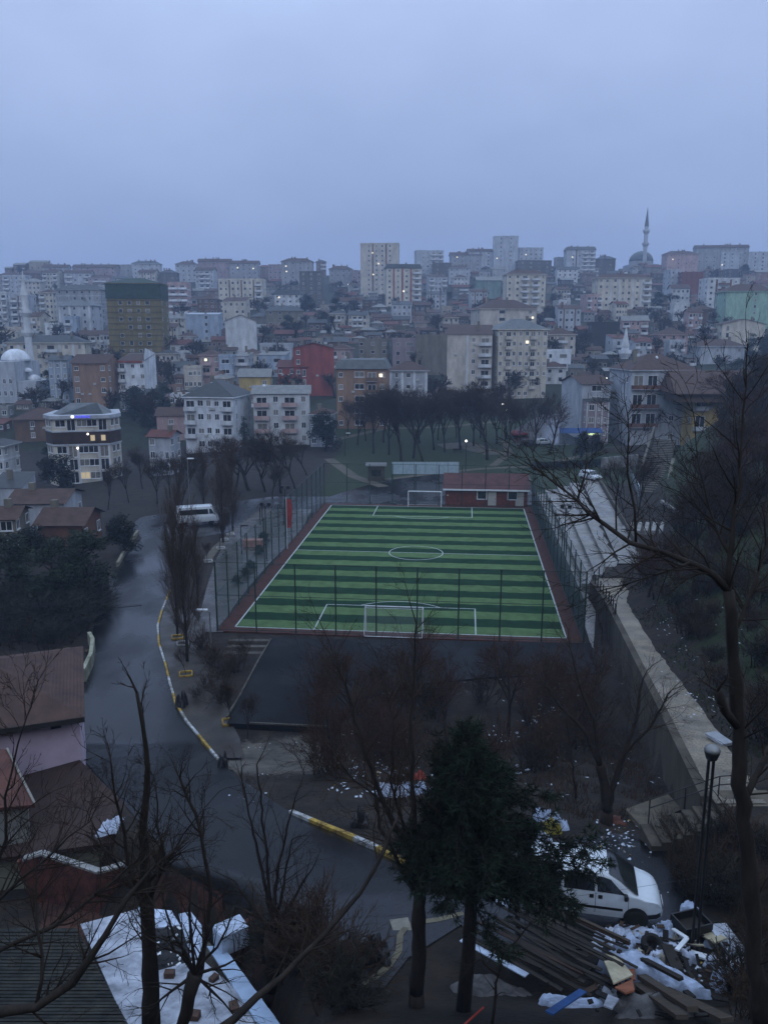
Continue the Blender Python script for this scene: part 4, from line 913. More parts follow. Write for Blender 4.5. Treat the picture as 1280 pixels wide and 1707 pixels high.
 (782, 892, 516, 575, 'beige', '.W.w', 'hip', 'tile', 'wide beige house with a long brown roof behind the tall blocks', {'lit': ((885, 529),), 'D': 16, 'chim': 4}),
 (808, 908, 551, 664, 'cream', 'w|Bw|w|wBw|w', 'hip', 'slateb', 'tall cream block with brown striped balconies in the middle', {'acc': 'beige', 'lit': ((874, 570),), 'chim': 1, 'D': 13}),
 (903, 957, 558, 600, 'beige', 'wbw', 'hip', 'tile', 'beige house with a hip roof right of the tall cream block', {'cat': 'house'}),
 (904, 950, 586, 618, 'white', 'wW', 'flat', 'pale', 'bright white stepped house right of the tall cream block', {'cat': 'house', 'D': 7}),
 (900, 942, 612, 640, 'offw', 'ww', 'hip', 'tile', 'small white house below the bright stepped house', {'cat': 'house', 'D': 7}),
 (977, 1030, 540, 580, 'black', '..', 'flat', 'dark', 'black clad building with a small pale roof left of the small minaret', {'D': 8}),
 # lower band and right row
 (312, 424, 662, 752, 'white', 'bwwwb', 'hip', 'dark', 'white four storey block with a dark slate hip roof', {'D': 14, 'yaw': -8, 'dish': 1, 'rise': 3.6, 'acc': 'dark', 'nf': 4}),
 (425, 520, 656, 742, 'offw', 'BwBw', 'gable', 'grey', 'white block with brown balconies beside the slate roofed one', {'D': 11, 'yaw': 4, 'acc': 'pink', 'nf': 4, 'rise': 1.6, 'dish': 1}),
 (518, 560, 690, 745, 'lgrey', 'w.w', 'hip', 'tile', 'low pale house behind the dark round tree', {'cat': 'house'}),
 (252, 303, 727, 792, 'lgrey', 'w.w', 'gable', 'red', 'small whitewashed house with a dark red roof left of the slate roofed block', {'cat': 'house', 'D': 8}),
 (264, 320, 692, 735, 'pink', '.w.', 'gable', 'tile', 'small pinkish house behind the whitewashed one', {'cat': 'house', 'D': 8}),
 (931, 1012, 640, 732, 'lgrey', 'W', 'gable', 'tile', 'pale narrow house with a long brick side wall', {'D': 20, 'yaw': 12, 'sp': '....', 'cat': 'house'}),
 (962, 1012, 670, 732, 'mauve', '|W|w|w|', 'shed', 'dark', 'mauve fronted shop house with thin columns above the blue awning', {'acc': 'offw', 'D': 8, 'Y': 196, 'cat': 'house', 'rise': 1}),
 (1008, 1150, 618, 742, 'lgrey', 'BB.w.w', 'hip', 'tile', 'large grey apartment house with brown balconies at its left corner', {'acc': 'brick', 'D': 15, 'Y': 194, 'yaw': 4, 'nf': 4, 'rise': 3.6, 'sp': 'w.w', 'dish': 1}),
 (1118, 1215, 650, 750, 'yellow', 'bw.w', 'flat', 'tile', 'yellow apartment house with white balconies under a wide brown roof', {'D': 12, 'Y': 188, 'yaw': 2, 'nf': 3, 'acc': 'yellow'}),
 # left edge, lower
 (-14, 30, 742, 812, 'offw', 'bw', 'hip', 'dark', 'white banded house cut by the left edge', {'D': 10, 'bands': ('white', 1), 'cat': 'house'}),
 (30, 120, 698, 735, 'brown', '.w.w', 'hip', 'tile', 'dark brown roofed house behind the block with the blue sign', {'cat': 'house'}),
 (-12, 62, 812, 850, 'lgrey', '.w', 'shed', 'dark', 'pale house with white eaves and a warm lamp at the left edge', {'cat': 'house', 'D': 12, 'rise': 1.5, 'lit': ((42, 822),)}),
 (24, 140, 836, 884, 'lgrey', '..ww', 'gable', 'tile', 'long low house with a veranda left of the poplars', {'cat': 'house', 'D': 8, 'rise': 1.2}),
 (-20, 48, 862, 925, 'conc', '.w', 'gable', 'tile', 'house under a mauve tiled roof behind the evergreens at the left edge', {'cat': 'house', 'D': 9}),
 (70, 172, 872, 915, 'brick', '..', 'gable', 'tile', 'low brick outbuilding with a brown tiled roof among the evergreens', {'cat': 'house', 'D': 7, 'rise': 1.4}),
]
for x0, x1, yt, yb, wc, pat, roof, rc, lab, kw in T_:
    if yb < 483: kw.setdefault('chim', 3); kw['chim'] += 1
    bld(x0, x1, yt, yb, wc, pat, roof, rc, lab, **kw)
# wide brown roof over the yellow house
q = atY(1200, 652, 190); o = MB(); o.poly([(-13, -8, 0), (13, -8, 0), (13, 3, 4.6), (-11, 3, 4.6)]); o.poly([(13, 12, 0), (-13, 12, 0), (-11, 3, 4.6), (13, 3, 4.6)]); o.poly([(-13, 12, 0), (-13, -8, 0), (-11, 3, 4.6)])
o.b2(-13, 13, -8, 12, -.25, -.01, 0)
t = thing('roofed_house', 'dark upper house with the widest brown tiled roof, over the yellow apartment house', 'house', q); o.build('roof', RC['tile'], t); MB().b2(-11.5, 11.5, -6.6, 10.5, -2.0, -.26).build('wall', wallm('brown'), t)
# white house with red trim and a fin shaped parapet
t, W, D, H, fh = bld(203, 263, 602, 672, 'white', 'b.w.w', 'shed', 'tile', 'bright white house with a red fascia and a raised fin parapet', 'house', rise=2.0, D=9, chim=0, yaw=-6)
MB().b2(-W/2 - .3, W/2 - .5, -D/2 - .5, -D/2 - .02, H - .55, H - .02).build('fascia', wallm('red'), t)
MB().poly([(W/2 + .06, -D/2, 0), (W/2 + .06, D/2, 0), (W/2 + .06, D/2, H + 2), (W/2 + .06, -D/2 + 1.2, H + 3.6), (W/2 + .06, -D/2, H + 1.5)]).build('side_parapet', wallm('white'), t)
# block wrapped in olive and dark green sheeting
t, W, D, H, fh = bld(187, 286, 476, 606, 'olive', '.wwww.', 'hip', 'green', 'unfinished tower wrapped in olive netting under a dark green top', 'tower block', D=16, chim=0, rise=2.2, wsz=(1.5, 1.7), yaw=5, name='tower_block')
MB().b2(-W/2 - .25, W/2 + .25, -D/2 - .25, D/2 + .25, H - 5.5, H - .3).build('green_sheeting', RC['green'], t)
mb = MB()
for i in range(13): mb.b2(-W/2 - .12, W/2 + .12, -D/2 - .16, -D/2 - .12, H*i/14 - .12, H*i/14 + .12)
mb.build('scaffold_board', mat('olive board', (.07, .065, .035), .8, .2, 1), t)
# block with the blue sign: a front with cut corners
P = hit(130, 806); m = mpp(P); Wf, Ws, Dp = 88*m, 15*m, 13.0; H = (806 - 697)*m; c = P + Vector((0, 6, 0))
t = thing('apartment_block', 'cream and white block with chamfered corners and a glowing blue rooftop sign', 'apartment block', c, R(13))
out_ = [(-Wf/2, -6), (Wf/2, -6), (Wf/2 + Ws, -2.4), (Wf/2 + Ws - 1, 6), (-Wf/2 - Ws + 1, 6), (-Wf/2 - Ws, -2.4)]
MB().prism(out_, -5, H).build('wall', wallm('cream'), t)
big = [(x*1.025, y*1.05) for x, y in out_]; ra = [(x*1.05, y*1.1) for x, y in out_]; fh = H/5
for z0, z1 in ((H - .12, H + .55), (H - fh - .1, H - fh + .15), (H - 2*fh - .16, H - 2*fh + .12)): MB().prism(ra if z1 > H else big, z0, z1).build('floor_band', wallm('lgrey'), t)
mb = MB(); top = [(x*.8, y*.75, H + .56) for x, y in out_]; ap = [(-2.5, 1, H + 2.4), (2.5, 1, H + 2.4)]
for i in range(6):
    a, b_ = top[i], top[(i+1) % 6]; s0 = ap[0] if (a[0] + b_[0]) < -1e-3 else ap[1]
    mb.poly([a, b_, s0])
mb.poly([top[0], top[1], ap[1], ap[0]]); mb.poly([top[3], top[4], ap[0], ap[1]]); mb.build('roof', RC['slateb'], t)
MB().prism([(x*1.015, y*1.025) for x, y in out_], H - 2*fh + .13, H - fh - .11).build('brown_storey', mat('brown glazed storey', (.045, .028, .022), .3, .4, .8, spec=.5), t)
for f in range(5):
    z = f*fh
    for i, xx in enumerate((-.36, -.17, .02, .2, .39)):
        if f == 3:
            if i in (3, 4): MB().b2(xx*Wf - .4, xx*Wf + .4, -6.30, -6.26, z + .7, z + 1.8).build('lit_window', LITW, t)
            continue
        tall = i in (1, 4); k = 'l' if (f, i) in ((0, 2),) else ('c' if (f + i) % 3 == 0 else 'g')
        wm = winmesh(k, 1.6 if tall else 1.9, fh*.85 if tall else 1.35, True); o = ob('window', wm[0], t, (xx*Wf, -6.003, z + (.12 if tall else .9))); ob('pane', wm[1], o)
    for s in (-1, 1):
        for u in (.3, .7):
            if f == 3: continue
            o = ob('window', winmesh('g', 1.1, 1.35, True)[0], t, (s*(Wf/2 + Ws*u + .02), -6 + 3.6*u - .03, z + .9), s*math.atan2(3.6, Ws)); ob('pane', winmesh('g', 1.1, 1.35, True)[1], o)
for xx in (-.27, -.07, .29, .48): MB().b2(xx*Wf - .12, xx*Wf + .12, -6.18, -6.0, -1, H - 2*fh - .21).build('pilaster', wallm('white'), t)
for lx, lz in ((.12, H - fh - .5), (-.08, H - 2*fh - .65)): MB().lathe([(.02, -.2), (.2, 0), (.02, .2)], (lx*Wf, -6.55, lz), 10).build('wall_lamp', LITC, t)
BLU = mat('blue sign light', (.05, .05, .5), .5, .05, 1, emit=(.08, .07, 1.0), estr=1.3)
sg = thing('rooftop_sign', 'glowing blue lettered sign with a white disc on the chamfered block', 'sign', c + Matrix.Rotation(R(13), 3, 'Z') @ Vector((-.6, -6.85, H + .0)), R(13))
fc = bpy.data.curves.new('letters', 'FONT'); fc.body = 'CENTENZ'; fc.size = .62; fc.extrude = .03; fo = bpy.data.objects.new('letters', fc); C.objects.link(fo)
bpy.context.view_layer.update(); lm = bpy.data.meshes.new_from_object(fo.evaluated_get(bpy.context.evaluated_depsgraph_get())); bpy.data.objects.remove(fo)
lm.materials.clear(); lm.materials.append(BLU); lo_ = ob('letters', lm, sg, (-.30, 0, .12)); lo_.rotation_euler = (math.pi/2, 0, 0)
ld = MB().lathe([(.30, 0), (.30, .08)], n=20).build('disc', mat('white sign light', (.8, .8, .9), .5, .05, 1, emit=(.85, .9, 1), estr=1.6), sg, False, (-.68, 0, .36)); ld.rotation_euler = (math.pi/2, 0, 0)
# blue shop awning
q = atY(975, 716, 189); t = thing('shop_awning', 'bright blue shop awning below the mauve fronted house', 'awning', q)
o = MB().poly([(-6, -2.4, -.5), (3.6, -2.4, -.5), (3.6, 0, .4), (-6, 0, .4)]).build('awning_cloth', mat('blue awning cloth', (.012, .05, .20), .6, .2, 1), t); sm = o.modifiers.new('thick', 'SOLIDIFY'); sm.thickness = .08
for x in (-5.8, -1, 3.4): MB().tube([(x, -2.3, -.5), (x, -2.3, -3.2)], .05, 6).build('post', GREYM, t)
MB().b2(.5, 3.2, -.6, -.5, -1.15, -.75).build('lit_strip', mat('shop light', (.7, .8, .4), .5, .05, 1, emit=(.8, 1, .5), estr=1.2), t)

# mosques
def minaret(px, yb, yt, label, r, m, Y=None, balc=(.45, .68), cap=.22):
    P = atY(px, yb, Y) if Y else hit(px, yb); H = (yb - yt)*mpp(P)
    t = thing('minaret', label, 'minaret', P); zc_ = H*(1 - cap)
    MB().lathe([(r*1.35, -5), (r*1.35, H*.1), (r, H*.14), (r, zc_)], n=14).build('shaft', m, t)
    for f in balc: MB().lathe([(r, H*f - r*1.2), (r*1.75, H*f), (r*1.75, H*f + r*.9), (r*1.05, H*f + r*.9)], n=14).build('balcony', m, t)
    MB().lathe([(r*1.12, zc_), (r*.6, zc_ + H*cap*.45), (r*.06, H)], n=14).build('spire', wallm('offw') if m.name.endswith(('white', 'offw')) else RC['slateb'], t)
    return t
minaret(55, 656, 458, 'slim white minaret with two balconies at the left', 1.05, wallm('offw'), balc=(.5, .66), cap=.2)
minaret(1073, 452, 350, 'tall thin grey minaret beside the green dome on the ridge', 1.5, wallm('lgrey'), balc=(.42, .62), cap=.3)
minaret(1040, 612, 545, 'small white minaret with a pointed cone among the right hill houses', 1.35, wallm('white'), balc=(.34,), cap=.5)
def dome(t, r, z, m, nm='dome', c=(0, 0)): MB().lathe([(r*math.cos(a), z + r*.85*math.sin(a)) for a in np.linspace(0, 1.5, 9)], (c[0], c[1], 0), 20).build(nm, m, t, True)
P = hit(1075, 452); m = mpp(P); t = thing('mosque', 'hazy grey mosque with a broad greenish dome on the ridge', 'mosque', P + Vector((0, 12, 0)))
MB().b2(-24*m, 24*m, -10, 10, -8, 12*m).build('wall', wallm('grey'), t); MB().lathe([(20*m, 12*m), (20*m, 18*m)], n=20).build('drum', wallm('grey'), t); dome(t, 20*m, 18*m, RC['slateb'])
P = hit(25, 672); m = mpp(P); t = thing('mosque', 'pale grey mosque with white domes at the left edge', 'mosque', P + Vector((0, 8, 0)))
MB().b2(-50*m, 5*m, -8, 10, -6, 68*m).build('wall', wallm('lgrey'), t); MB().b2(5.1*m, 36*m, -7, 8, -6, 36*m).build('side_wall', wallm('lgrey'), t)
dome(t, 24*m, 68*m, wallm('white'), 'dome', (-14*m, 1)); dome(t, 11*m, 36*m, wallm('white'), 'small_dome', (17*m, 0)); dome(t, 8*m, 50*m, wallm('white'), 'half_dome', (7*m, 0))
for i in range(5):
    for z in (12, 32):
        x = (-44 + i*10)*m; o = ob('window', winmesh('g', .9, 1.5, True)[0], t, (x, -8.003, z*m)); ob('pane', winmesh('g', .9, 1.5, True)[1], o)

# the small houses that fill the slopes
rng = random.Random(5)
ORD = ['nearest', 'second nearest', 'third nearest', 'fourth nearest', 'fifth nearest', 'sixth nearest', 'seventh nearest', 'eighth nearest', 'ninth nearest', 'tenth nearest']
_used = {}
hand = list(BOX); SHORT = [(((b_[0] + b_[1])/2), (b_[2] + b_[3])/2, b_[4]) for b_ in hand]
LM = [(633, 450, 'the tall beige tower'), (237, 530, 'the olive netted tower'), (841, 425, 'the pale narrow tower'), (1075, 420, 'the mosque on the ridge'), (1033, 490, 'the long cream slab'), (862, 600, 'the tall cream block'), (405, 490, 'the striped cream block'),
      (525, 610, 'the bright red house'), (1240, 515, 'the mint house'), (404, 560, 'the white gable house'), (670, 480, 'the red striped block'), (50, 550, 'the slim white minaret'), (1040, 575, 'the small white minaret'), (718, 590, 'the bare concrete block'),
      (233, 630, 'the red trimmed house'), (145, 520, 'the wide grey block'), (964, 440, 'the pale hazy block'), (780, 600, 'the tall beige block'), (872, 490, 'the hip roofed block'), (1148, 475, 'the dark red block')]
def auto_label(px, py, desc):
    lm = min(LM, key=lambda q: math.hypot(q[0] - px, (q[1] - py)*1.6)); dx, dy = px - lm[0], (py - lm[1])*1.6
    rel = ('right of' if dx > 0 else 'left of') if abs(dx) > abs(dy) else ('downhill of' if dy > 0 else 'uphill of')
    key = (desc, rel, lm[2]); _used.setdefault(key, []); _used[key].append(math.hypot(dx, dy)); return key, len(_used[key]) - 1
FILL = []
def scatter(n, xa, xb, ya, yb, w=(16, 32), h=(9, 17), cols=('grey', 'brown', 'conc', 'lgrey', 'mauve', 'beige', 'dark', 'pink')):
    k = 0
    for _ in range(n*30):
        if k >= n: return
        px, py = rng.uniform(xa, xb), rng.uniform(ya, yb); ww, hh = rng.uniform(*w), rng.uniform(*h)
        if any(abs(px - (q[0]+q[1])/2) < (ww + q[1] - q[0])*.36 and q[2] - 2 < py - hh*.3 < q[3] + 2 for q in BOX): continue
        FILL.append((px, py, ww, hh, rng.choice(cols), rng.choice(('tile', 'tile', 'dark', 'grey', 'red')), rng.choice(('gable', 'hip', 'gable', 'flat', 'shed'))))
        BOX.append((px - ww/2, px + ww/2, py - hh, py, '')); k += 1
scatter(16, 20, 420, 480, 600, (30, 52), (22, 40), ('lgrey', 'offw', 'cream', 'beige', 'mauve')); scatter(10, 430, 830, 470, 560, (26, 44), (20, 34), ('lgrey', 'offw', 'cream', 'beige')); scatter(14, 880, 1200, 470, 610, (28, 48), (22, 38), ('lgrey', 'offw', 'cream', 'beige', 'pink')); scatter(8, 250, 620, 600, 690, (30, 46), (24, 36), ('offw', 'beige', 'lgrey', 'pink'))
NBIG = len(FILL); BIG = set(FILL)
scatter(34, 596, 850, 508, 566); scatter(12, 425, 560, 520, 592); scatter(16, 895, 1110, 520, 608); scatter(9, 1085, 1280, 452, 500); scatter(14, 60, 420, 468, 520, (16, 34), (10, 20), ('lgrey', 'grey', 'offw', 'mauve'))
scatter(34, 0, 1280, 452, 492, (14, 34), (9, 20), ('lgrey', 'grey', 'mauve', 'offw', 'beige', 'dark')); scatter(10, 290, 420, 560, 600); scatter(6, 0, 190, 672, 720); scatter(6, 575, 790, 655, 690, (24, 40), (16, 24)); scatter(8, 920, 1110, 600, 640, (20, 34), (12, 20)); scatter(30, 596, 850, 500, 575, (12, 24), (7, 13)); scatter(22, 420, 600, 470, 590, (13, 26), (8, 15)); scatter(26, 880, 1190, 470, 612, (13, 28), (8, 15)); scatter(24, 0, 420, 462, 600, (14, 28), (9, 16), ('lgrey', 'grey', 'offw', 'mauve', 'beige')); scatter(14, 180, 420, 600, 690, (16, 30), (9, 16)); scatter(12, 900, 1280, 452, 480, (14, 26), (9, 14), ('lgrey', 'grey', 'offw'))
CN = dict(grey='grey', brown='brown', conc='dull concrete', lgrey='pale grey', mauve='mauve', beige='beige', dark='dark', pink='pinkish', offw='whitish', cream='cream')
FILL.sort(key=lambda q: -q[1]); labs = [auto_label(q[0], q[1], f'{CN[q[4]]} {"block" if q in BIG else "house"} with {dict(tile="brown", dark="dark", grey="grey", red="dark red")[q[5]]} {dict(gable="gable", hip="hip", flat="flat", shed="sloping")[q[6]]} roof') for q in FILL]
for q, (key, i) in zip(FILL, labs):
    ds = _used[key]; rk = sorted(ds).index(ds[i]); lab = f'{key[0]}, {key[1]} {key[2]}' if len(ds) == 1 else f'{key[0]}, {ORD[rk]} {key[1]} {key[2]}'
    px, py, ww, hh, wc, rc, rf_ = q
    bld(px - ww/2, px + ww/2, py - hh, py, wc if q in BIG else 'weathered ' + wc, rng.choice(('wwww', 'wbbw', 'w|ww|w', 'bwwb')) if q in BIG else rng.choice(('ww', 'w.w', 'www', 'wb')), rf_, rc, lab, 'apartment block' if q in BIG else 'house', D=9 if q in BIG else 7, sp='w', chim=int(rng.random() < .5) + (q in BIG))
# street lights on the slopes
for lx, ly, m_, lab in ((651, 544, LITC, 'bright street light among the slum houses'), (586, 544, LITC, 'street light left of the slum houses'), (580, 476, LITC, 'street light at the gap in the ridge'), (1107, 540, LITC, 'street light between the dark trees right of the small minaret'), (1010, 640, LITC, 'street light in front of the small minaret')):
    p = hit(lx, ly + 6); h = 7*0 + max(3.0, 8*mpp(p)); t = thing('street_lamp', lab, 'street lamp', p, 0, 'street lights on the hill'); MB().tube([(0, 0, 0), (0, 0, h)], .09, 5).build('pole', GREYM, t); head_light(t, (0, 0, h), m_, .22)

# ------------------------------------------------------------------ trees
SIDES = {0: 8, 1: 6, 2: 4, 3: 3, 4: 3, 5: 3}
class TG:                                  # branches as tapered tubes; low levels go to the trunk mesh, the rest to the crown mesh
    def __init__(s, seed, tl=1): s.r = random.Random(seed); s.T = MB(); s.K = MB(); s.tl = tl; s.tips = []
    def put(s, pts, rad, lev): (s.T if lev <= s.tl else s.K).tube(pts, rad, SIDES.get(lev, 3))
    def rv(s, k): return Vector((s.r.gauss(0, k), s.r.gauss(0, k), s.r.gauss(0, k)))
    def grow(s, p, d, ln, r, lev, mx, kids, spread, up, ratio=.62, wob=.14, nseg=4, taper=.45, t0=.3, rmin=.008):
        p, d = Vector(p), Vector(d).normalized(); pts, rad = [p.copy()], [r]
        for i in range(nseg):
            d = (d + s.rv(wob) + Vector((0, 0, up))).normalized(); p = p + d*(ln/nseg); pts.append(p.copy()); rad.append(max(rmin*.7, r*(1 - (1 - taper)*(i+1)/nseg)))
        s.put(pts, rad, lev)
        if lev >= mx: s.tips.append((p, d)); return
        s.side(pts, rad, lev + 1, mx, kids, spread, up, ln*ratio, ratio, wob, nseg, taper, t0, rmin)
    def side(s, pts, rad, lev, mx, kids, spread, up, ln, ratio=.62, wob=.14, nseg=4, taper=.45, t0=.3, rmin=.008):
        k = kids[min(lev - 1, len(kids) - 1)]; sp = spread[min(lev - 1, len(spread) - 1)] if hasattr(spread, '__len__') else spread
        for j in range(k):
            f = 1.0 if (j == 0) else s.r.uniform(t0, 1); x = f*(len(pts) - 1); i = min(int(x), len(pts) - 2)
            q = pts[i].lerp(pts[i+1], x - i); ax = (pts[i+1] - pts[i]).normalized(); rr = rad[i] + (rad[i+1] - rad[i])*(x - i)
            a = ax.orthogonal().normalized(); a.rotate(Matrix.Rotation(s.r.uniform(0, 6.283), 3, ax)); an = sp*s.r.uniform(.6, 1.3)*(.55 if j == 0 else 1)
            dd = ax*math.cos(an) + a*math.sin(an)
            s.grow(q, dd, ln*s.r.uniform(.65, 1.2)*(1.15 - .35*f), max(rmin, rr*(.85 if j == 0 else .6)), lev, mx, kids, spread, up, ratio, wob, max(2, nseg - 1), taper, t0, rmin)
    def meshes(s, tm, cm): return s.T.mesh('trunk', tm, True), s.K.mesh('crown', cm)
def proto_bare(seed, h, kids=(6, 7, 7, 7), spread=(.5, .6, .65, .7), up=.07, trunk=.35, r=.2, tm=BARK, cm=BARKB, rmin=.009, mx=4, tl=1):
    g = TG(seed, tl); g.grow((0, 0, -.3), (g.r.gauss(0, .06), g.r.gauss(0, .06), 1), h*trunk, r, 0, mx, kids, spread, up, .72, .1, 4, .7, .55, rmin)
    zs = max(max(v[2] for v in g.K.v), 1); return (*g.meshes(tm, cm), zs)
def proto_poplar(seed, h, n=70, tm=BARK, cm=mat('poplar twigs', (.062, .046, .034), .9, .3, 3, spec=.1)):
    g = TG(seed, 0); pts = [Vector((g.r.gauss(0, .08)*i*.4, g.r.gauss(0, .08)*i*.4, h*i/9 - .3*(i == 0))) for i in range(10)]; rad = [.20*(1 - .09*i) for i in range(10)]; g.put(pts, rad, 0)
    for _ in range(n):
        f = g.r.uniform(.06, .95); x = f*9; i = int(x); q = pts[i].lerp(pts[i+1], x - i); az = g.r.uniform(0, 6.283); an = g.r.uniform(.25, .5)
        g.grow(q, (math.cos(az)*math.sin(an), math.sin(az)*math.sin(an), math.cos(an)), h*g.r.uniform(.16, .34)*(1.15 - f*.5), .035*(1.2 - f*.6), 1, 3, (0, 6, 6), .36, .12, .6, .09, 4, .3, .15, .013)
    return (*g.meshes(tm, cm), h)
def leaf_clumps(seed, cl, n, size, m, K=None):   # many small tilted leaf sprays scattered through uneven clumps
    r = random.Random(seed); mb = K or MB()
    for c, rad, sq in cl:
        for _ in range(int(n*rad*rad)):
            u = Vector((r.gauss(0, 1), r.gauss(0, 1), r.gauss(0, 1))).normalized()*rad*(r.random()**.45); p = Vector(c) + Vector((u.x, u.y, u.z*sq))
            a = Vector((r.gauss(0, 1), r.gauss(0, 1), r.gauss(0, .5) - .3)).normalized(); b_ = a.cross(Vector((r.gauss(0, 1), r.gauss(0, 1), r.gauss(0, 1)))).normalized(); z = size*r.uniform(.5, 1.4)
            mb.poly([p - a*z, p + b_*z*.3, p + a*z, p - b_*z*.3])
    return mb
def proto_ever(seed, h, wd, m=LEAF, conic=.3, size=.2, dens=150):
    r = random.Random(seed); g = TG(seed, 1); g.grow((0, 0, -.3), (0, 0, 1), h*.75, .2, 0, 1, (7,), .9, .05, .35)
    cl = []
    for _ in range(26):
        f = r.random()**.8; z = h*(.16 + .76*f); rr = wd/2*(1 - conic*f)*math.sqrt(max(.08, 1 - (2*f - .85)**2*.62)); a = r.uniform(0, 6.283); k = rr*r.uniform(.25, .85)
        cl.append(((k*math.cos(a), k*math.sin(a), z), wd*r.uniform(.13, .23), .8))
    K = leaf_clumps(seed, cl, dens, size, m)
    return (g.T.mesh('trunk', BARK, True), K.mesh('crown', m), h)
PB = [proto_bare(s, 11, spread=(.42, .52, .62, .7), up=.09, r=.075, rmin=.0055, trunk=tr) for s, tr in ((1, .24), (2, .2), (3, .27), (14, .22))]
PBR = [proto_bare(s, 9, (5, 6, 6, 5), (.6, .7, .7, .7), .06, .25, .08, BARK, BARKR, .006) for s in (4, 5)]
PF = [proto_bare(s, 10, (6, 7, 7), (.6, .7, .8), .05, .25, .2, BARK, mat('far twigs', (.030, .026, .024), .9), .045, 3, 0) for s in (6, 7, 8)]
PP = [proto_poplar(s, 14) for s in (9, 10)]
PE = [proto_ever(11, 7, 5.5), proto_ever(12, 8, 5, LEAF, .5), proto_ever(13, 6, 5.5, mat('very dark leaves', (.008, .014, .010), .8, .5, .8), .1)]
def shrub(seed, h, n, cm, rmin=.010, lv=3, kids=(0, 5, 5)):
    g = TG(seed, 1)
    for i in range(n):
        az = g.r.uniform(0, 6.283); an = g.r.uniform(.05, .65); g.grow((g.r.gauss(0, .2), g.r.gauss(0, .2), -.15), (math.cos(az)*math.sin(an), math.sin(az)*math.sin(an), math.cos(an)), h*g.r.uniform(.4, .75), .022, 1, lv, kids, .6, .05, .55, .14, 4, .4, .2, rmin)
    return (g.T.mesh('stem', BARK), g.K.mesh('twigs', cm), h)
SH = [shrub(21, 3.2, 12, BARKR), shrub(22, 3.4, 10, BARKR), shrub(23, 2.6, 16, BARKB)]
SHD = [shrub(24, 2.2, 22, mat('dead bracken', (.045, .028, .018), .9, .35, 2), .010, 3, (0, 6, 5)), shrub(25, 1.6, 26, mat('bramble', (.022, .022, .016), .9, .4, 2), .010, 3, (0, 6, 5))]
rt = random.Random(99)
def plant(pr, P, h, label, cat='tree', grp=None, name='bare_tree', wide=1.0):
    s = h / pr[2]; t = thing(name, label, cat, P, rt.uniform(0, 6.28), grp, (s*wide, s*wide, s))
    ob(pr[0].name.split('.')[0], pr[0], t); ob(pr[1].name.split('.')[0], pr[1], t); return t
def px_tree(prs, px, yb, yt, label, grp=None, cat='tree', name='bare_tree', wide=1.0, Y=None):
    P = atY(px, yb, Y) if Y else hit(px, yb); h = (yb - yt)*mpp(P)*1.02; return plant(rt.choice(prs) if isinstance(prs, list) else prs, P, h, label, cat, grp, name, wide)
ordi = ['first', 'second', 'third', 'fourth', 'fifth', 'sixth', 'seventh', 'eighth', 'ninth', 'tenth', 'eleventh', 'twelfth', 'thirteenth', 'fourteenth', 'fifteenth', 'sixteenth', 'seventeenth', 'eighteenth', 'nineteenth', 'twentieth', 'next to last', 'last']
park = [(596, 742, 665), (622, 756, 655), (648, 758, 640), (668, 768, 632), (688, 764, 628), (706, 772, 636), (724, 750, 640), (742, 754, 648), (768, 748, 640), (790, 744, 625), (812, 766, 640), (826, 740, 650), (846, 760, 648), (868, 740, 655), (888, 752, 662)]
for i, (x, b_, t_) in enumerate(park): px_tree(PB + PBR[:1], x, b_, t_ + rt.uniform(-16, 26), f'bare park tree behind the far goal, {ordi[i]} in the row counted from the left', 'bare park trees behind the far goal', wide=rt.uniform(.95, 1.4))
for i, (x, b_, t_) in enumerate([(610, 735, 640), (640, 738, 630), (665, 736, 622), (700, 738, 620), (730, 734, 628), (760, 730, 634), (800, 730, 622), (845, 732, 640), (580, 728, 650)]): px_tree(PB + PBR[:1], x, b_, t_ + rt.uniform(-10, 34), f'bare tree in the back row of the park, {ordi[i]} of nine', 'bare trees in the back row of the park', wide=rt.uniform(.9, 1.35))
px_tree(PBR, 917, 752, 672, 'reddish rounded park tree beside the blue awning', name='bare_tree', wide=1.1)
px_tree(PE[2], 542, 752, 688, 'dark round evergreen tree beside the white balcony block', name='evergreen_tree')
px_tree(PE[2], 970, 762, 720, 'dark rounded bush in front of the blue awning, left of two', name='evergreen_tree', grp='bushes by the awning', wide=.95); px_tree(PE[2], 992, 760, 722, 'dark rounded bush in front of the blue awning, right of two', name='evergreen_tree', grp='bushes by the awning', wide=.9)
px_tree(PE[1], 408, 752, 694, 'small dark fir tree in front of the white balcony blocks', name='fir_tree', wide=.7)
for i, (x, b_, t_) in enumerate([(368, 800, 722), (395, 812, 738), (418, 818, 730), (442, 820, 732), (470, 822, 708), (493, 815, 722), (512, 792, 728), (455, 832, 768)]): px_tree(PBR if i in (1, 2, 3) else PB, x, b_, t_, f'bare tree between the white blocks and the pitch fence, {ordi[i]} of eight', 'bare trees left of the pitch fence', wide=1.5)
for i, (x, b_, t_) in enumerate([(238, 815, 745), (262, 840, 760), (285, 830, 752), (215, 838, 765), (180, 850, 775), (298, 858, 745)]): px_tree(PB, x, b_, t_, f'dim bare tree right of the block with the blue sign, {ordi[i]} of six', 'bare trees by the block with the blue sign')
for i, (x, b_, t_, wd) in enumerate([(312, 1105, 872, .85), (296, 1062, 868, .8), (330, 1010, 880, .75)]): px_tree(PP, x, b_, t_, ('tallest thin poplar between the road and the pitch', 'slim poplar left of the tallest one beside the road', 'slim poplar right behind the tallest one')[i], 'poplars between the road and the pitch', name='poplar', wide=wd)
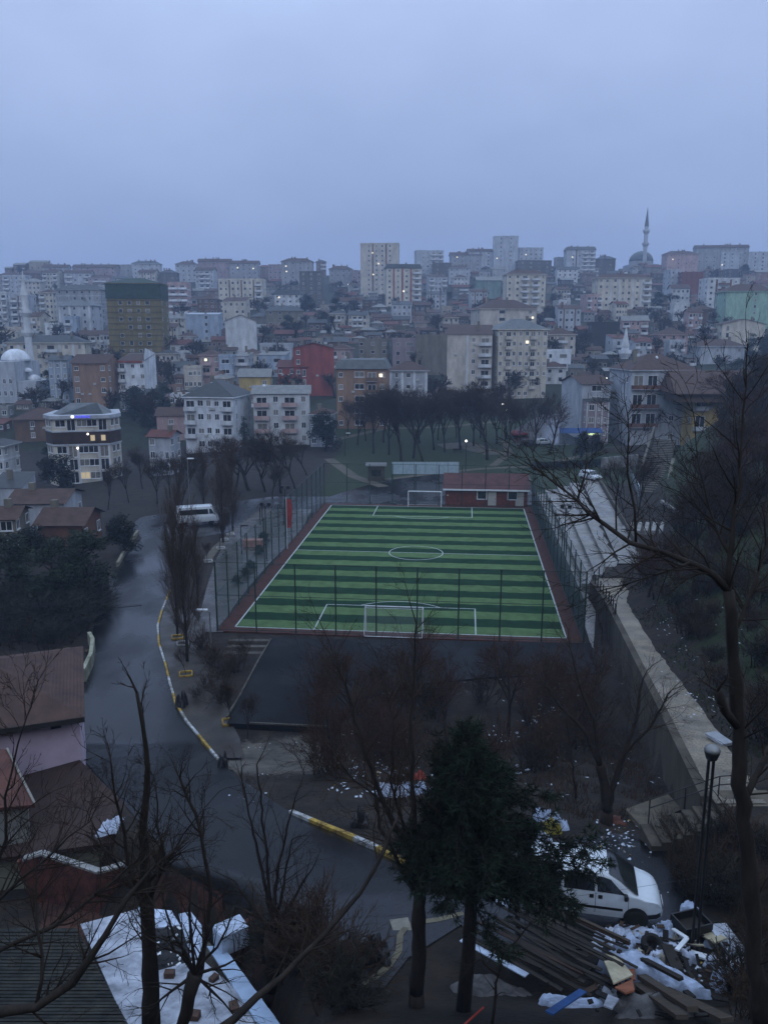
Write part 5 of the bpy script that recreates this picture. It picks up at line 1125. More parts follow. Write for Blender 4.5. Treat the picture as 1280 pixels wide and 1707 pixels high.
for i, (x, b_, t_, wd) in enumerate([(372, 905, 775, .8), (388, 885, 765, .8), (298, 862, 780, .9), (340, 848, 758, .9)]): px_tree(PP, x, b_, t_, f'hazy brown poplar behind the minibus, {ordi[i]} of four', 'poplars behind the minibus', name='poplar', wide=wd*1.2)
for i, (x, b_, t_, wd, k) in enumerate([(35, 1000, 885, 1.2, 1), (95, 1012, 900, 1.2, 0), (150, 1000, 885, 1.15, 0), (205, 925, 860, 1.0, 2), (10, 965, 890, 1.1, 0), (60, 935, 878, 1.0, 2), (125, 950, 880, 1.0, 1)]):
    px_tree(PE[k], x, b_, t_, f'dark evergreen tree left of the wet road, {ordi[i]} of seven', 'evergreens left of the road', name='evergreen_tree', wide=wd*1.1)
px_tree(PE[0], 85, 790, 745, 'dark tree in front of the block with the blue sign', name='evergreen_tree', wide=1.3)
px_tree(PE[2], 100, 825, 760, 'dark bushy tree between the veranda house and the block with the blue sign', name='evergreen_tree', wide=1.2)
for i, (x, b_, h) in enumerate([(20, 1045, 3.2), (60, 1050, 3.2), (110, 1040, 3.2), (150, 1030, 2.6), (85, 1075, 2.4), (40, 1020, 3.4), (130, 1010, 3.2), (170, 1005, 2.4), (10, 1020, 3.4), (75, 1025, 3.2), (100, 1010, 3.2), (155, 1010, 2.6), (30, 1070, 2.6), (125, 1055, 2.4)]): plant(SHD[1], hit(x, b_), h, 'dark bramble thicket left of the wet road', 'shrub', 'brambles left of the road', 'bramble', 1.8)
px_tree(PB[1], 1092, 742, 672, 'bare pollarded tree in front of the grey apartment house', name='bare_tree', wide=.6)
for i, (x, b_, t_) in enumerate([(1222, 720, 660), (1240, 735, 680), (1062, 862, 752), (1040, 855, 765)]): px_tree(PB, x, b_, t_, ('bare tree before the yellow apartment house', 'small bare tree left of the yellow apartment house', 'thin bare tree beside the hillside stairway', 'thin bare tree at the top of the wet ramp')[i], Y=(170, 165, None, None)[i])
# small trees in surrounds
for x, b_, t_, lab in ((296, 1064, 1020, 'yellow surround below the poplars'), (306, 1076, 1030, 'white surround beside it'), (311, 1127, 1075, 'surround nearest the rubbish bag'), (345, 937, 900, 'nearest white surround by the footpath'), (366, 915, 862, 'second white surround by the footpath'), (373, 900, 850, 'third white surround by the footpath'), (384, 892, 845, 'farthest white surround by the footpath'), (384, 1206, 1120, 'yellow surround at the lot corner'), (412, 1232, 1150, 'open dirt beside the lot corner')):
    px_tree(PB, x, b_, t_, f'thin young bare tree in the {lab}', 'young trees along the pavement', name='young_tree', wide=.75)
# bushes beside the lot, left
for i, (x, b_, h) in enumerate([(350, 1110, 2.4), (368, 1135, 2.6), (395, 1120, 2.2), (345, 1150, 2.0), (372, 1170, 2.2), (405, 1095, 2.0), (340, 1085, 2.4), (330, 1165, 1.4)]): plant(SH[2] if i % 2 else SHD[0], hit(x, b_), h, 'tangled brown bush between the pavement and the lot', 'shrub', 'bushes left of the lot', 'bare_shrub', 1.2)
for i, (x, y) in enumerate(((418, 950), (432, 925), (395, 975), (440, 905), (408, 962))): plant(PE[2], hit(x, y), (1.1, 1.2, 1.0, 1.4, 1.0)[i], 'low clipped hedge bush beside the pitch side footpath', 'hedge', 'hedge bushes beside the footpath', 'hedge_bush', 1.5)
for i in range(16): x = 893 + i*11; plant(PE[2], hit(x, 783 - i*.6), 1.5, 'low dark hedge bush along the road above the ramp', 'hedge', 'hedge bushes above the ramp', 'hedge_bush', 1.9)
# reddish saplings on the slope below the pitch
for i in range(60):
    x, y = rt.uniform(520, 1000), rt.uniform(1120, 1300); plant(rt.choice(SH), hit(x, y), rt.uniform(2.6, 4.6), 'reddish brown bare sapling on the slope in front of the pitch', 'shrub', 'reddish saplings on the slope', 'bare_sapling', 1.15)
for x, b_, t_, lab in ((688, 1200, 1020, 'tall slim reddish sapling straight in front of the near goal'), (745, 1240, 1075, 'slim reddish sapling right of the near goal'), (600, 1240, 1080, 'slim reddish sapling left of the near goal'), (560, 1300, 1120, 'leaning brown sapling at the lot edge'), (850, 1230, 1060, 'reddish sapling in front of the right penalty corner'), (960, 1250, 1090, 'brown sapling by the retaining wall')):
    px_tree(PBR, x, b_, t_, lab, name='bare_sapling', wide=.8)
# the far hillside
hs = []
for k in range(2600):
    if len(hs) >= 190: break
    x, y = rt.uniform(-20, 1300), rt.uniform(462, 720)
    w_ = 1.0 if (500 < x < 620 and 490 < y < 570) or (830 < x < 960 and 500 < y < 640) or (190 < x < 310 and 600 < y < 770) or (1080 < x < 1130 and 500 < y < 600) else .38
    if rt.random() > w_ or (y > 690 and 320 < x < 1000): continue
    P = hit(x, y); hs.append(1)
    plant(rt.choice(PF), P, rt.uniform(6, 11), 'dark bare tree among the houses on the far hillside', 'tree', 'bare trees on the far hillside', 'bare_tree', rt.uniform(1.0, 1.5))
for i, (x, y, h) in enumerate([(480, 560, 9), (1065, 470, 8), (510, 520, 9), (560, 530, 10), (590, 545, 9), (535, 548, 8), (1125, 455, 8), (1180, 462, 8), (1240, 462, 9), (1095, 520, 10), (690, 700, 8), (15, 660, 7), (90, 668, 9), (250, 720, 9), (225, 700, 9), (275, 690, 8), (1250, 600, 10), (1275, 610, 11), (1225, 640, 8)]):
    plant(PE[i % 3], hit(x, y), h, 'dark evergreen clump on the far hillside', 'tree', 'dark evergreens on the far hillside', 'evergreen_tree', 1.3)
# the bank on the right
rb = random.Random(31); bank = []
for k in range(4000):
    if len(bank) >= 240: break
    y = rb.uniform(34, 165); x = float(I(y, TOE)) + rb.uniform(1.5, 34)**1.0
    P = Vector((x, y, gz(x, y))); px = 640 + F_PX*x/zcam(P)
    if px > 1330 or (px < 1196 and y > 96): continue
    bank.append(1); far = y > 80
    if rb.random() < .5: plant(rb.choice(SHD), P, rb.uniform(1.2, 2.6), 'dark bramble on the grassy bank right of the walkway', 'shrub', 'brambles on the right bank', 'bramble', 1.6)
    elif rb.random() < .6: plant(rb.choice(SH), P, rb.uniform(2.5, 4.5), 'bare brown bush on the grassy bank right of the walkway', 'shrub', 'bare bushes on the right bank', 'bare_shrub', 1.3)
    else: plant(rb.choice(PB + PBR), P, rb.uniform(5, 9), 'bare tree on the dark bank right of the walkway', 'tree', 'bare trees on the right bank', 'bare_tree', 1.2)
mb = MB()
for k in range(16000):
    y = rb.uniform(31, 120)**1.0; y = 31 + (y - 31)*rb.random()**.6; x = float(I(y, TOE)) + rb.uniform(.1, 22); z = gz(x, y); h = rb.uniform(.12, .42); a = rb.uniform(0, 3.14); dx, dy = math.cos(a)*.05, math.sin(a)*.05
    if math.sin(x*.9 + y*.4) + math.sin(y*.7 - x*.3) < -.3: continue
    lx, ly = rb.gauss(0, .14), rb.gauss(0, .14); mb.poly([(x - dx, y - dy, z - .03), (x + dx, y + dy, z - .03), (x + lx, y + ly, z + h)])
o = mb.build('grass', mat('rough grass', (.026, .044, .015), .8, .5, .3, coords='World')); tag(o, 'rough grass tufts covering the bank right of the walkway', 'grass', None, 'stuff')
# dry weeds on the slopes: too many to count
mb = MB()
for k in range(15000):
    x, y = rb.uniform(-2, 17), rb.uniform(29.5, 51); 
    if x > float(wq(y, -.8)) or (y < 34 and x < 12) or x < (38 - y)*.35 or x < (y - 50)*1.3 - 3: continue
    if math.sin(x*1.3 + 2) + math.sin(y*1.7 + x) < -.2: continue
    z = gz(x, y); h = rb.uniform(.15, .7); a = rb.uniform(0, 3.14); dx, dy = math.cos(a)*.022, math.sin(a)*.022
    lx, ly = rb.gauss(0, .2), rb.gauss(0, .2); mb.poly([(x - dx, y - dy, z - .03), (x + dx, y + dy, z - .03), (x + lx, y + ly, z + h)])
tag(mb.build('weeds', mat('dry weeds', (.044, .027, .018), .9, .5, .5, coords='World')), 'dry brown weeds covering the littered slope', 'weeds', None, 'stuff')

# ------------------------------------------------------------------ near trees, traced limb by limb at their own distance
def near_tree(name, label, limbs, seed, twigs=(0, 3, 3), tl=0, tm=BARK, cm=BARK, base=None, cat='tree', rmin=.0042):
    g = TG(seed, 9); W = []
    for L_ in limbs:                       # (points (px, py, Y), r0, r1, n twigs, twig length)
        pts = [atY(*p) for p in L_[0]]; fine = [pts[0]]
        for a, b_ in zip(pts[:-1], pts[1:]):
            k = max(1, int((b_ - a).length/.3))
            for i in range(1, k + 1): fine.append(a.lerp(b_, i/k) + (g.rv(.022) if i < k else Vector()))
        rad = [L_[1] + (L_[2] - L_[1])*i/(len(fine) - 1) for i in range(len(fine))]; rad = [q*g.r.uniform(.9, 1.12) for q in rad]
        g.T.tube(fine, rad, 8); W.append((fine, rad, L_[3], L_[4]))
    g.tl = -1
    for fine, rad, n_, ln in W:
        if n_: g.side(fine, [min(q, .028) for q in rad], 1, 1 + len(twigs), (n_,) + tuple(twigs), (.75, .7, .7, .7), .03, ln, .6, .12, 4, .4, .12, rmin)
    b0 = atY(*limbs[0][0][0]) if base is None else base; zb = gz(b0.x, b0.y)
    if b0.z - zb > .05: g.T.tube([Vector((b0.x, b0.y, zb - .3)), b0 - Vector((0, 0, 0))], [limbs[0][1]*1.25, limbs[0][1]], 8)
    t = thing(name, label, cat, (b0.x, b0.y, zb))
    for nm, q, m in (('trunk', g.T, tm), ('crown', g.K, cm)):
        if q.v: q.v = [(v[0] - b0.x, v[1] - b0.y, v[2] - zb) for v in q.v]; q.build(nm, m, t, nm == 'trunk')
    return t
BK2 = mat('wet bark', (.024, .020, .018), .8, .45, 4, spec=.25, bump=.4, bscale=12, stretch=(1, 1, .3))
near_tree('bare_tree', 'big bare tree at the right edge with a long arching branch', [
    ([(1268, 1705, 12), (1256, 1560, 12), (1244, 1400, 12), (1232, 1250, 12.1), (1222, 1100, 12.2), (1214, 985, 12.3)], .155, .085, 6, .9),
    ([(1214, 985, 12.3), (1222, 880, 12.5), (1232, 780, 12.7), (1238, 690, 13), (1244, 640, 13)], .055, .014, 14, 1.0),
    ([(1214, 985, 12.3), (1165, 945, 12.3), (1110, 922, 12.5), (1050, 905, 12.8), (1005, 872, 13.2), (960, 832, 13.6), (918, 800, 14), (884, 772, 14.3)], .058, .012, 34, .8),
    ([(1060, 908, 12.8), (1058, 850, 13), (1046, 790, 13.2), (1048, 720, 13.4), (1040, 660, 13.6)], .022, .006, 14, .55),
    ([(962, 834, 13.6), (975, 790, 13.8), (978, 755, 14)], .018, .008, 10, .6),
    ([(1150, 938, 12.3), (1080, 962, 12.4), (1000, 985, 12.5)], .022, .007, 12, .7),
    ([(1228, 1210, 12.1), (1208, 1185, 12), (1196, 1152, 11.9)], .07, .06, 3, .5),
    ([(1238, 1340, 12), (1262, 1290, 12.3), (1285, 1240, 12.6)], .06, .04, 8, 1.0),
    ([(1220, 1060, 12.2), (1262, 960, 12.6), (1290, 860, 13)], .04, .012, 14, .9),
    ([(1218, 930, 12.4), (1180, 840, 12.8), (1160, 740, 13.2), (1150, 660, 13.5)], .022, .006, 14, .8)], 41, (3, 3, 2), tm=BK2, cm=BARK)
near_tree('bare_tree', 'bare tree with a thick trunk rising over the white sheet roofs', [
    ([(252, 1705, 12.5), (250, 1620, 12.5), (246, 1530, 12.5), (242, 1450, 12.5), (240, 1360, 12.5), (246, 1280, 12.5), (238, 1210, 12.5), (228, 1155, 12.5)], .165, .028, 12, .7),
    ([(248, 1560, 12.5), (230, 1490, 12.4), (210, 1420, 12.3), (192, 1330, 12.2), (182, 1250, 12.1)], .045, .012, 16, .6),
    ([(330, 1640, 12.6), (345, 1560, 12.7), (350, 1470, 12.8), (335, 1390, 12.9), (312, 1330, 13), (300, 1298, 13)], .05, .022, 14, .7),
    ([(250, 1500, 12.5), (275, 1440, 12.4), (262, 1380, 12.4), (258, 1300, 12.4)], .035, .010, 14, .6),
    ([(246, 1540, 12.5), (215, 1470, 12.7), (170, 1410, 12.9), (140, 1340, 13.1)], .03, .008, 16, .6),
    ([(250, 1470, 12.5), (290, 1420, 12.6), (330, 1360, 12.7), (365, 1320, 12.8)], .024, .007, 14, .6)], 42, (3, 3, 2), tm=BK2, cm=BARK)
near_tree('bare_tree', 'knotty pollarded tree with a swollen head among the white sheet roofs', [
    ([(300, 1720, 12.0), (315, 1660, 12), (325, 1625, 12)], .09, .13, 0, .5)] + [
    ([(325, 1625, 12), (x0, y0, 12.05), (x1, y1, 12.1)], .032, .010, 7, .55) for x0, y0, x1, y1 in ((290, 1560, 268, 1480), (318, 1550, 320, 1460), (345, 1565, 340, 1490), (362, 1580, 390, 1510), (375, 1610, 420, 1585), (300, 1590, 240, 1560), (350, 1650, 395, 1700), (290, 1650, 250, 1690))], 43, (3, 2), tm=BK2, cm=BARK)
near_tree('bare_tree', 'leaning bare limb tree sweeping up across the bottom centre', [
    ([(330, 1740, 10.5), (390, 1700, 10.8), (470, 1630, 11.2), (540, 1560, 11.6), (600, 1490, 12), (640, 1420, 12.3), (664, 1360, 12.6)], .062, .020, 10, .8)], 44, (2, 2), tm=BK2, cm=BARK)
near_tree('bare_tree', 'crooked dark branches reaching in from the left bottom corner', [
    ([(-40, 1700, 10), (60, 1680, 10), (120, 1640, 10.1), (175, 1560, 10.2), (210, 1500, 10.4), (260, 1440, 10.6)], .085, .02, 16, .8),
    ([(-40, 1600, 10.4), (30, 1570, 10.5), (90, 1545, 10.6), (150, 1500, 10.8), (230, 1430, 11)], .04, .012, 18, .8),
    ([(-40, 1530, 10.8), (30, 1470, 10.9), (80, 1430, 11), (150, 1370, 11.2)], .03, .010, 16, .8),
    ([(-20, 1480, 11), (10, 1400, 11), (8, 1330, 11.1), (30, 1240, 11.2), (52, 1175, 11.3)], .03, .008, 14, .7),
    ([(60, 1680, 10), (70, 1590, 10.2), (60, 1500, 10.4), (55, 1420, 10.6)], .03, .008, 16, .7)], 45, (3, 3, 2), tm=BK2, cm=BARK)
near_tree('bare_tree', 'small pollarded tree with upright shoots beside the red brick yard wall', [
    ([(452, 1650, 23), (456, 1600, 23), (456, 1555, 23)], .20, .30, 0, .5)] + [
    ([(456, 1555, 23), (x0, y0, 23.1), (x1, y1, 23.3)], .07, .022, 7, 1.2) for x0, y0, x1, y1 in ((440, 1470, 402, 1295), (445, 1440, 428, 1275), (462, 1450, 492, 1330), (470, 1490, 487, 1400), (425, 1520, 392, 1470), (470, 1530, 520, 1450))], 46, (3, 3, 2), tm=BARK, cm=BARK)
near_tree('bare_tree', 'thick bare trunk left of the pine with limbs spreading upward', [
    ([(694, 1655, 19), (698, 1580, 19), (700, 1495, 19)], .20, .17, 0, 1),
    ([(700, 1500, 19), (682, 1420, 19.1), (640, 1340, 19.3), (610, 1260, 19.5), (590, 1180, 19.7), (556, 1090, 20)], .10, .022, 26, 1.3),
    ([(700, 1495, 19), (692, 1400, 19), (686, 1300, 19), (684, 1200, 19.1), (690, 1110, 19.2), (694, 1040, 19.3)], .09, .020, 22, 1.2),
    ([(698, 1500, 19), (660, 1430, 19), (632, 1380, 19.2), (625, 1320, 19.3)], .07, .03, 12, 1.2),
    ([(690, 1450, 19), (650, 1300, 19.6), (655, 1200, 20), (640, 1120, 20.3)], .05, .014, 22, 1.2),
    ([(640, 1340, 19.3), (580, 1290, 19.2), (540, 1235, 19.2)], .035, .010, 16, 1.0),
    ([(702, 1490, 19), (730, 1400, 18.8), (735, 1290, 18.8)], .07, .03, 14, 1.0)], 47, (4, 3, 2), tm=BK2, cm=BARKB)
near_tree('bare_tree', 'spreading bare tree on the littered slope above the white van', [
    ([(1012, 1352, 34), (1008, 1310, 34), (1000, 1275, 34)], .26, .22, 0, 1), ([(1012, 1352, 34), (1022, 1310, 34), (1040, 1255, 34.2), (1060, 1200, 34.5), (1072, 1130, 35)], .18, .04, 22, 1.6),
    ([(1000, 1275, 34), (975, 1220, 34.2), (935, 1180, 34.5), (900, 1130, 35)], .12, .03, 22, 1.6), ([(1000, 1275, 34), (990, 1200, 34), (965, 1140, 34.2), (950, 1080, 34.5)], .11, .03, 22, 1.6),
    ([(1040, 1255, 34.2), (1085, 1210, 34), (1120, 1150, 34)], .08, .025, 16, 1.4), ([(960, 1330, 34), (952, 1260, 34), (945, 1190, 34)], .07, .02, 14, 1.2)], 48, (4, 3, 2), tm=BARK, cm=BARKB)
near_tree('bare_tree', 'thin forked sapling leaning over the collapsed plank roof', [
    ([(818, 1720, 17), (826, 1640, 17), (838, 1590, 17.2), (880, 1545, 17.6)], .05, .015, 6, .6), ([(830, 1625, 17), (800, 1600, 17), (770, 1620, 17)], .03, .01, 4, .5)], 49, (2, 2), tm=BARK)
# the dark pine
def pine():
    g = TG(50, 0); r = g.r; b0 = atY(770, 1710, 18.6); zb = gz(b0.x, b0.y); pts = [atY(770, 1710, 18.6), atY(780, 1600, 18.6), atY(787, 1480, 18.6), atY(784, 1350, 18.7), atY(774, 1238, 18.8)]
    pts[0].z = zb - .3; g.T.tube(pts, [.20, .18, .16, .10, .03], 10)
    top = pts[-1].z; K = MB(); bz = atY(785, 1478, 18.6).z
    def tuft(p, d, n_, ln):
        for _ in range(n_):
            q = (d*.55 + Vector((r.gauss(0, .55), r.gauss(0, .55), r.gauss(0, .4) - .12))).normalized(); s_ = q.cross(Vector((r.gauss(0, 1), r.gauss(0, 1), r.gauss(0, 1)))).normalized()*.013; e_ = p + q*ln*r.uniform(.6, 1.3)
            K.poly([p - s_, p + s_, e_ + s_*.3, e_ - s_*.3])
    for i in range(84):
        f = r.random()**1.05; z = bz + (top - bz)*(f*.97); x = (z - pts[0].z)/(top - pts[0].z)*1.0
        ax = None
        for a, b_ in zip(pts[:-1], pts[1:]):
            if a.z <= z <= b_.z: ax = a.lerp(b_, (z - a.z)/(b_.z - a.z))
        ax = ax or pts[-1]; az = r.uniform(0, 6.283); ln = (2.5*(1 - f)**.55 + .35)*r.uniform(.55, 1.1)
        if math.cos(az) > .35 and f < .42: ln *= 1.32
        if math.cos(az) < -.5: ln *= .72
        d = Vector((math.cos(az), math.sin(az), .12)); p = ax.copy(); P_ = [p.copy()]; nsg = 7
        for k in range(nsg): d = (d + g.rv(.12) + Vector((0, 0, -.05))).normalized(); p = p + d*ln/nsg; P_.append(p.copy())
        g.T.tube(P_, [.035*(1 - .8*k/nsg) for k in range(nsg + 1)], 4)
        for k in range(1, nsg + 1):
            for _ in range(6):
                sd_ = (d + g.rv(.75)).normalized(); q0 = P_[k-1].lerp(P_[k], r.random()); q1 = q0 + sd_*r.uniform(.2, .55); g.T.tube([q0, q1], [.012, .006], 3); tuft(q1, sd_, 15, .19); tuft(q0.lerp(q1, .6), sd_, 12, .17)
    t = thing('pine_tree', 'dark green pine tree in the centre foreground hiding the van', 'tree', (b0.x, b0.y, zb))
    for nm, q, m in (('trunk', g.T, BK2), ('crown', K, NEED)): q.v = [(v[0] - b0.x, v[1] - b0.y, v[2] - zb) for v in q.v]; q.build(nm, m, t, nm == 'trunk')
pine()
for i, (x, y, h, k) in enumerate([(520, 1590, 2.4, 0), (555, 1620, 2.0, 0), (490, 1610, 2.2, 0), (540, 1655, 2.2, 0), (500, 1560, 1.8, 0), (460, 1600, 1.8, 1), (580, 1680, 1.8, 1)]): plant(SHD[k], hit(x, y), h, 'dead brown brush at the road bend in the bottom centre', 'shrub', 'dead brush at the road bend', 'dry_brush', 1.3)
for i in range(30):
    x, y = (rt.uniform(1222, 1295), rt.uniform(1400, 1700)) if i % 2 else (rt.uniform(1125, 1230), rt.uniform(1405, 1515)); plant(rt.choice(SHD + SH[2:]), hit(x, y), rt.uniform(.9, 2.0), 'bare bramble on the dark ground right of the rubbish heap', 'shrub', 'brambles right of the rubbish heap', 'bramble', 1.2)

# ------------------------------------------------------------------ the houses and yards at the lower left
PK = mat('lilac wall render', (.47, .37, .43), .85, .14, .5, bump=.1); cnr = atY(131, 1186, 40); RB = tiles('worn brown tiles', (.062, .036, .032), .28)
t = thing('house', 'lilac walled house with a brown hip roof at the left edge', 'house', (cnr.x, cnr.y, 0), R(20))
zt = cnr.z; MB().b2(-16, 0, 0, 9, -1, zt).build('wall', PK, t)
mb = MB(); ev = .75; A_, B_, C_, D_ = (-17, -ev, zt), (ev*.4, -ev, zt), (ev*.4, 9.7, zt), (-17, 9.7, zt); r0, r1 = (-13, 4.5, zt + 1.7), (-4.6, 4.5, zt + 1.7)
mb.poly([A_, B_, r1, r0]); mb.poly([B_, C_, r1]); mb.poly([C_, D_, r0, r1]); mb.poly([D_, A_, r0]); rf = mb.build('roof', RB, t)
mb = MB(); mb.poly([(-17, 5, zt + 1.2), (-6.4, 5, zt + 1.2), (-7.6, 10.5, zt + 3.0), (-17, 10.5, zt + 3.0)]); mb.poly([(-6.4, 5, zt + 1.2), (-6.2, 15, zt + 1.2), (-7.6, 10.5, zt + 3.0)]); mb.build('upper_roof', RB, rf)
MB().beam((-6.35, 4.95, zt + 1.23), (-7.55, 10.45, zt + 3.03), .12, .08).build('verge', mat('grey verge', (.2, .2, .2)), rf)
MB().b2(-16.9, ev*.38, -ev - .06, -ev + .02, zt - .28, zt - .01).build('eave', TIMB, t)
MB().b2(-1.4, -.9, -.06, 0, zt - .75, zt - .55).build('vent', BLACK, t)
a, b_, c_, d_ = atY(262, 1394, 34.3), atY(-60, 1440, 32.6), atY(-40, 1285, 39.6), atY(128, 1262, 40.2)
t = thing('lean_to_house', 'lower house under a wide brown tiled roof in front of the lilac wall', 'house', (a.x - 6, a.y + 3, 0)); o_ = Vector((a.x - 6, a.y + 3, 0))
o = MB().poly([a - o_, d_ - o_, c_ - o_, b_ - o_]).build('roof', tiles('dark brown tiles', (.042, .026, .024), .28), t); sm = o.modifiers.new('thick', 'SOLIDIFY'); sm.thickness = .2
MB().beam(a - o_ + Vector((-.7, .7, -1.5)), b_ - o_ + Vector((0, .7, -1.5)), .25, 2.6).build('wall', mat('pale green wall', (.19, .21, .18), .85, .3, .8), t)
MB().beam(a - o_ + Vector((-.9, 1.0, -1.9)), d_ - o_ + Vector((-.6, -.4, -2.5)), .25, 2.6).build('side_wall', mat('pale green wall', (.19, .21, .18)), t)
q0, q1 = a - o_ + Vector((-5.5, .52, -1.3)), None
for x in (-3.2, -6.4): MB().box(a - o_ + Vector((x, .45, -1.2)), (1.6, .1, 1.1)).build('window', GLASS, t)
a, b_, c_, d_ = atY(58, 1342, 33.6), atY(-60, 1352, 33), atY(-60, 1240, 37), atY(12, 1250, 37)
t = thing('small_house', 'small reddish tiled roof and pale wall cut by the left edge', 'house', (b_.x, b_.y, 0)); o_ = Vector((b_.x, b_.y, 0))
o = MB().poly([a - o_, d_ - o_, c_ - o_, b_ - o_]).build('roof', tiles('reddish tiles', (.095, .042, .036), .28), t); sm = o.modifiers.new('thick', 'SOLIDIFY'); sm.thickness = .18
MB().beam(b_ - o_ + Vector((0, .5, -2)), a - o_ + Vector((-.6, .5, -2)), .2, 3.8).build('wall', mat('pale render', (.22, .23, .23), .8, .3, .6), t); MB().beam(a - o_ + Vector((0, 0, .06)), d_ - o_ + Vector((0, 0, .06)), .10, .08).build('verge', mat('grey verge', (.2, .2, .2)), t)
BRK = mat('dark red brickwork', (.085, .032, .026), .85, .45, 1.2, bump=.3, bscale=12)
def yardwall(pts, zh, label, coping=True, m=BRK):
    P = [atY(*p) for p in pts]; o0 = P[0].copy(); o0.z = 0; t = thing('yard_wall', label, 'wall', o0); w1, w2 = MB(), MB()
    for a, b_ in zip(P[:-1], P[1:]): w1.beam(a - o0 - Vector((0, 0, zh/2 + .05)), b_ - o0 - Vector((0, 0, zh/2 + .05)), .22, zh); w2.beam(a - o0, b_ - o0, .3, .1)
    w1.build('wall', m, t); 
    if coping: w2.build('coping', mat('white coping', (.26, .26, .25), .6, .3, 2), t)
yardwall([(38, 1432, 32), (70, 1422, 32.2), (165, 1453, 31), (245, 1430, 31.8), (300, 1412, 32.4)], 2.4, 'brick yard wall with a zigzag white coping below the brown tiled roof')
yardwall([(375, 1548, 25.5), (425, 1528, 26.2), (470, 1512, 26.8)], 2.2, 'short dark red brick wall behind the knobbly pollarded tree', False); yardwall([(478, 1512, 26.6), (530, 1560, 25.2), (590, 1640, 23)], .9, 'low mossy wall curving along the road bend', False, CONCD)
sheet('brick_yard', [(1462, 150, 300), (1490, 60, 370), (1530, 70, 372), (1580, 60, 420), (1640, 60, 470)], mat('reddish yard earth', (.06, .028, .022), .85, .5, .8, coords='World'), .05, 6, 8)
p = atY(272, 1424, 31.8); o = bevel(MB().box((p.x, p.y, p.z), (.75, .6, .9), rz=.5).build('water_tank', WHITE), .04); tag(o, 'small white water tank on the end of the zigzag yard wall', 'tank')
# white sheet roofs
Yr = lambda y: 26 - (y - 1520)/187*5.9
def rp(x, y, dz=0): q = atY(x, y, Yr(y)); q.z += dz; return q
SHT = mat('white sheet metal', (.40, .45, .53), .45, .35, 1.1, spec=.4); SHT2 = mat('worn white board', (.33, .34, .37), .6, .5, 1.3); SHC = mat('bluish corrugated sheet', (.36, .45, .57), .4, .2, 1, spec=.4)
t = thing('shed', 'shed with a patchwork roof of white and bluish sheets in the lower left', 'shed', (0, 0, 0))
def panel(nm, px, m, dz, th=.05):
    o = MB().poly([rp(x, y, dz) for x, y in px][::-1]).build(nm, m, t); s_ = o.modifiers.new('thick', 'SOLIDIFY'); s_.thickness = th; return o
panel('roof_sheet', [(134, 1541), (228, 1516), (250, 1560), (262, 1707), (212, 1712)], SHT2, 0); panel('roof_sheet', [(230, 1515), (286, 1521), (300, 1545), (246, 1552)], SHT, .06)
panel('roof_sheet', [(246, 1625), (335, 1600), (392, 1650), (432, 1720), (264, 1720)], SHT2, .03); panel('roof_sheet', [(298, 1526), (318, 1522), (336, 1545), (338, 1600), (318, 1598)], SHT, .05)
for i in range(9):
    y0, y1 = 1580 + i*15, 1595.5 + i*15; f = lambda y, a, b_: a + (b_ - a)*(y - 1580)/135
    panel('corrugated_sheet', [(f(y0, 345, 432), y0), (f(y0, 372, 470), y0), (f(y1, 372, 470), y1), (f(y1, 345, 432), y1)], SHC, .05 + .02*(i % 2))
panel('dark_opening', [(246, 1552), (300, 1546), (322, 1598), (330, 1604), (246, 1627)], mat('black opening', (.014, .015, .018), .7, .5, 2), .02)  # flat black sheet paints in the dark of the roof opening
mb = MB(); q = [rp(140, 1545, -.12), rp(318, 1527, -.12), rp(372, 1582, -.12), rp(466, 1712, -.12), rp(215, 1712, -.12)]
k = len(mb.v); mb.prism([(v.x, v.y) for v in q][::-1], -1, 5.0); mb.build('wall', CONCD, t)
p = rp(386, 1575, .35); o = bevel(MB().box(p, (1.0, .75, .75), rz=.6).build('white_box', SHT), .03); tag(o, 'white sheet metal box at the right corner of the patchwork roof', 'box')
for i, (x, y, s_) in enumerate([(283, 1632, .32), (357, 1640, .28), (391, 1688, .36), (322, 1702, .4)]): p = rp(x, y, .14); tag(bevel(MB().box(p, (s_, s_*.7, .26), rz=i).build('loose_brick', mat('brown block', (.07, .045, .038), .8, .3, 3)), .015), ('brown block lying beside the black opening on the patchwork roof', 'brown block lying near the corrugated sheets of the patchwork roof', 'largest brown block near the bottom edge of the corrugated sheets', 'brown block lying lowest on the patchwork roof')[i], 'block', 'loose blocks on the patchwork roof')
mb = MB()
for i in range(46):
    p = rp(rt.uniform(250, 322), rt.uniform(1552, 1618), .08 + rt.uniform(0, .12)); a = rt.uniform(0, 3.1); s_ = rt.uniform(.05, .22); mb.box(p, (s_, s_*.5, .03), 0 if rt.random() < .3 else 1, rz=a)
tag(mb.build('debris', [WHITE, mat('dark scraps', (.02, .02, .022), .8)]), 'small scraps scattered over the black opening patch of the shed roof', 'debris', None, 'stuff')
Yd = lambda y: 23.2 - (y - 1545)/160*4.6
def dp(x, y, dz=0): q = atY(x, y, Yd(y)); q.z += dz; return q
t = thing('shingled_shed', 'shed with a dark mossy shingle roof in the bottom left corner', 'shed', (0, 0, 0))
shm = mat('mossy shingles', (.022, .024, .022), .85, .6, 2.2, bump=.8, bscale=7); mb = MB(); n_ = 30
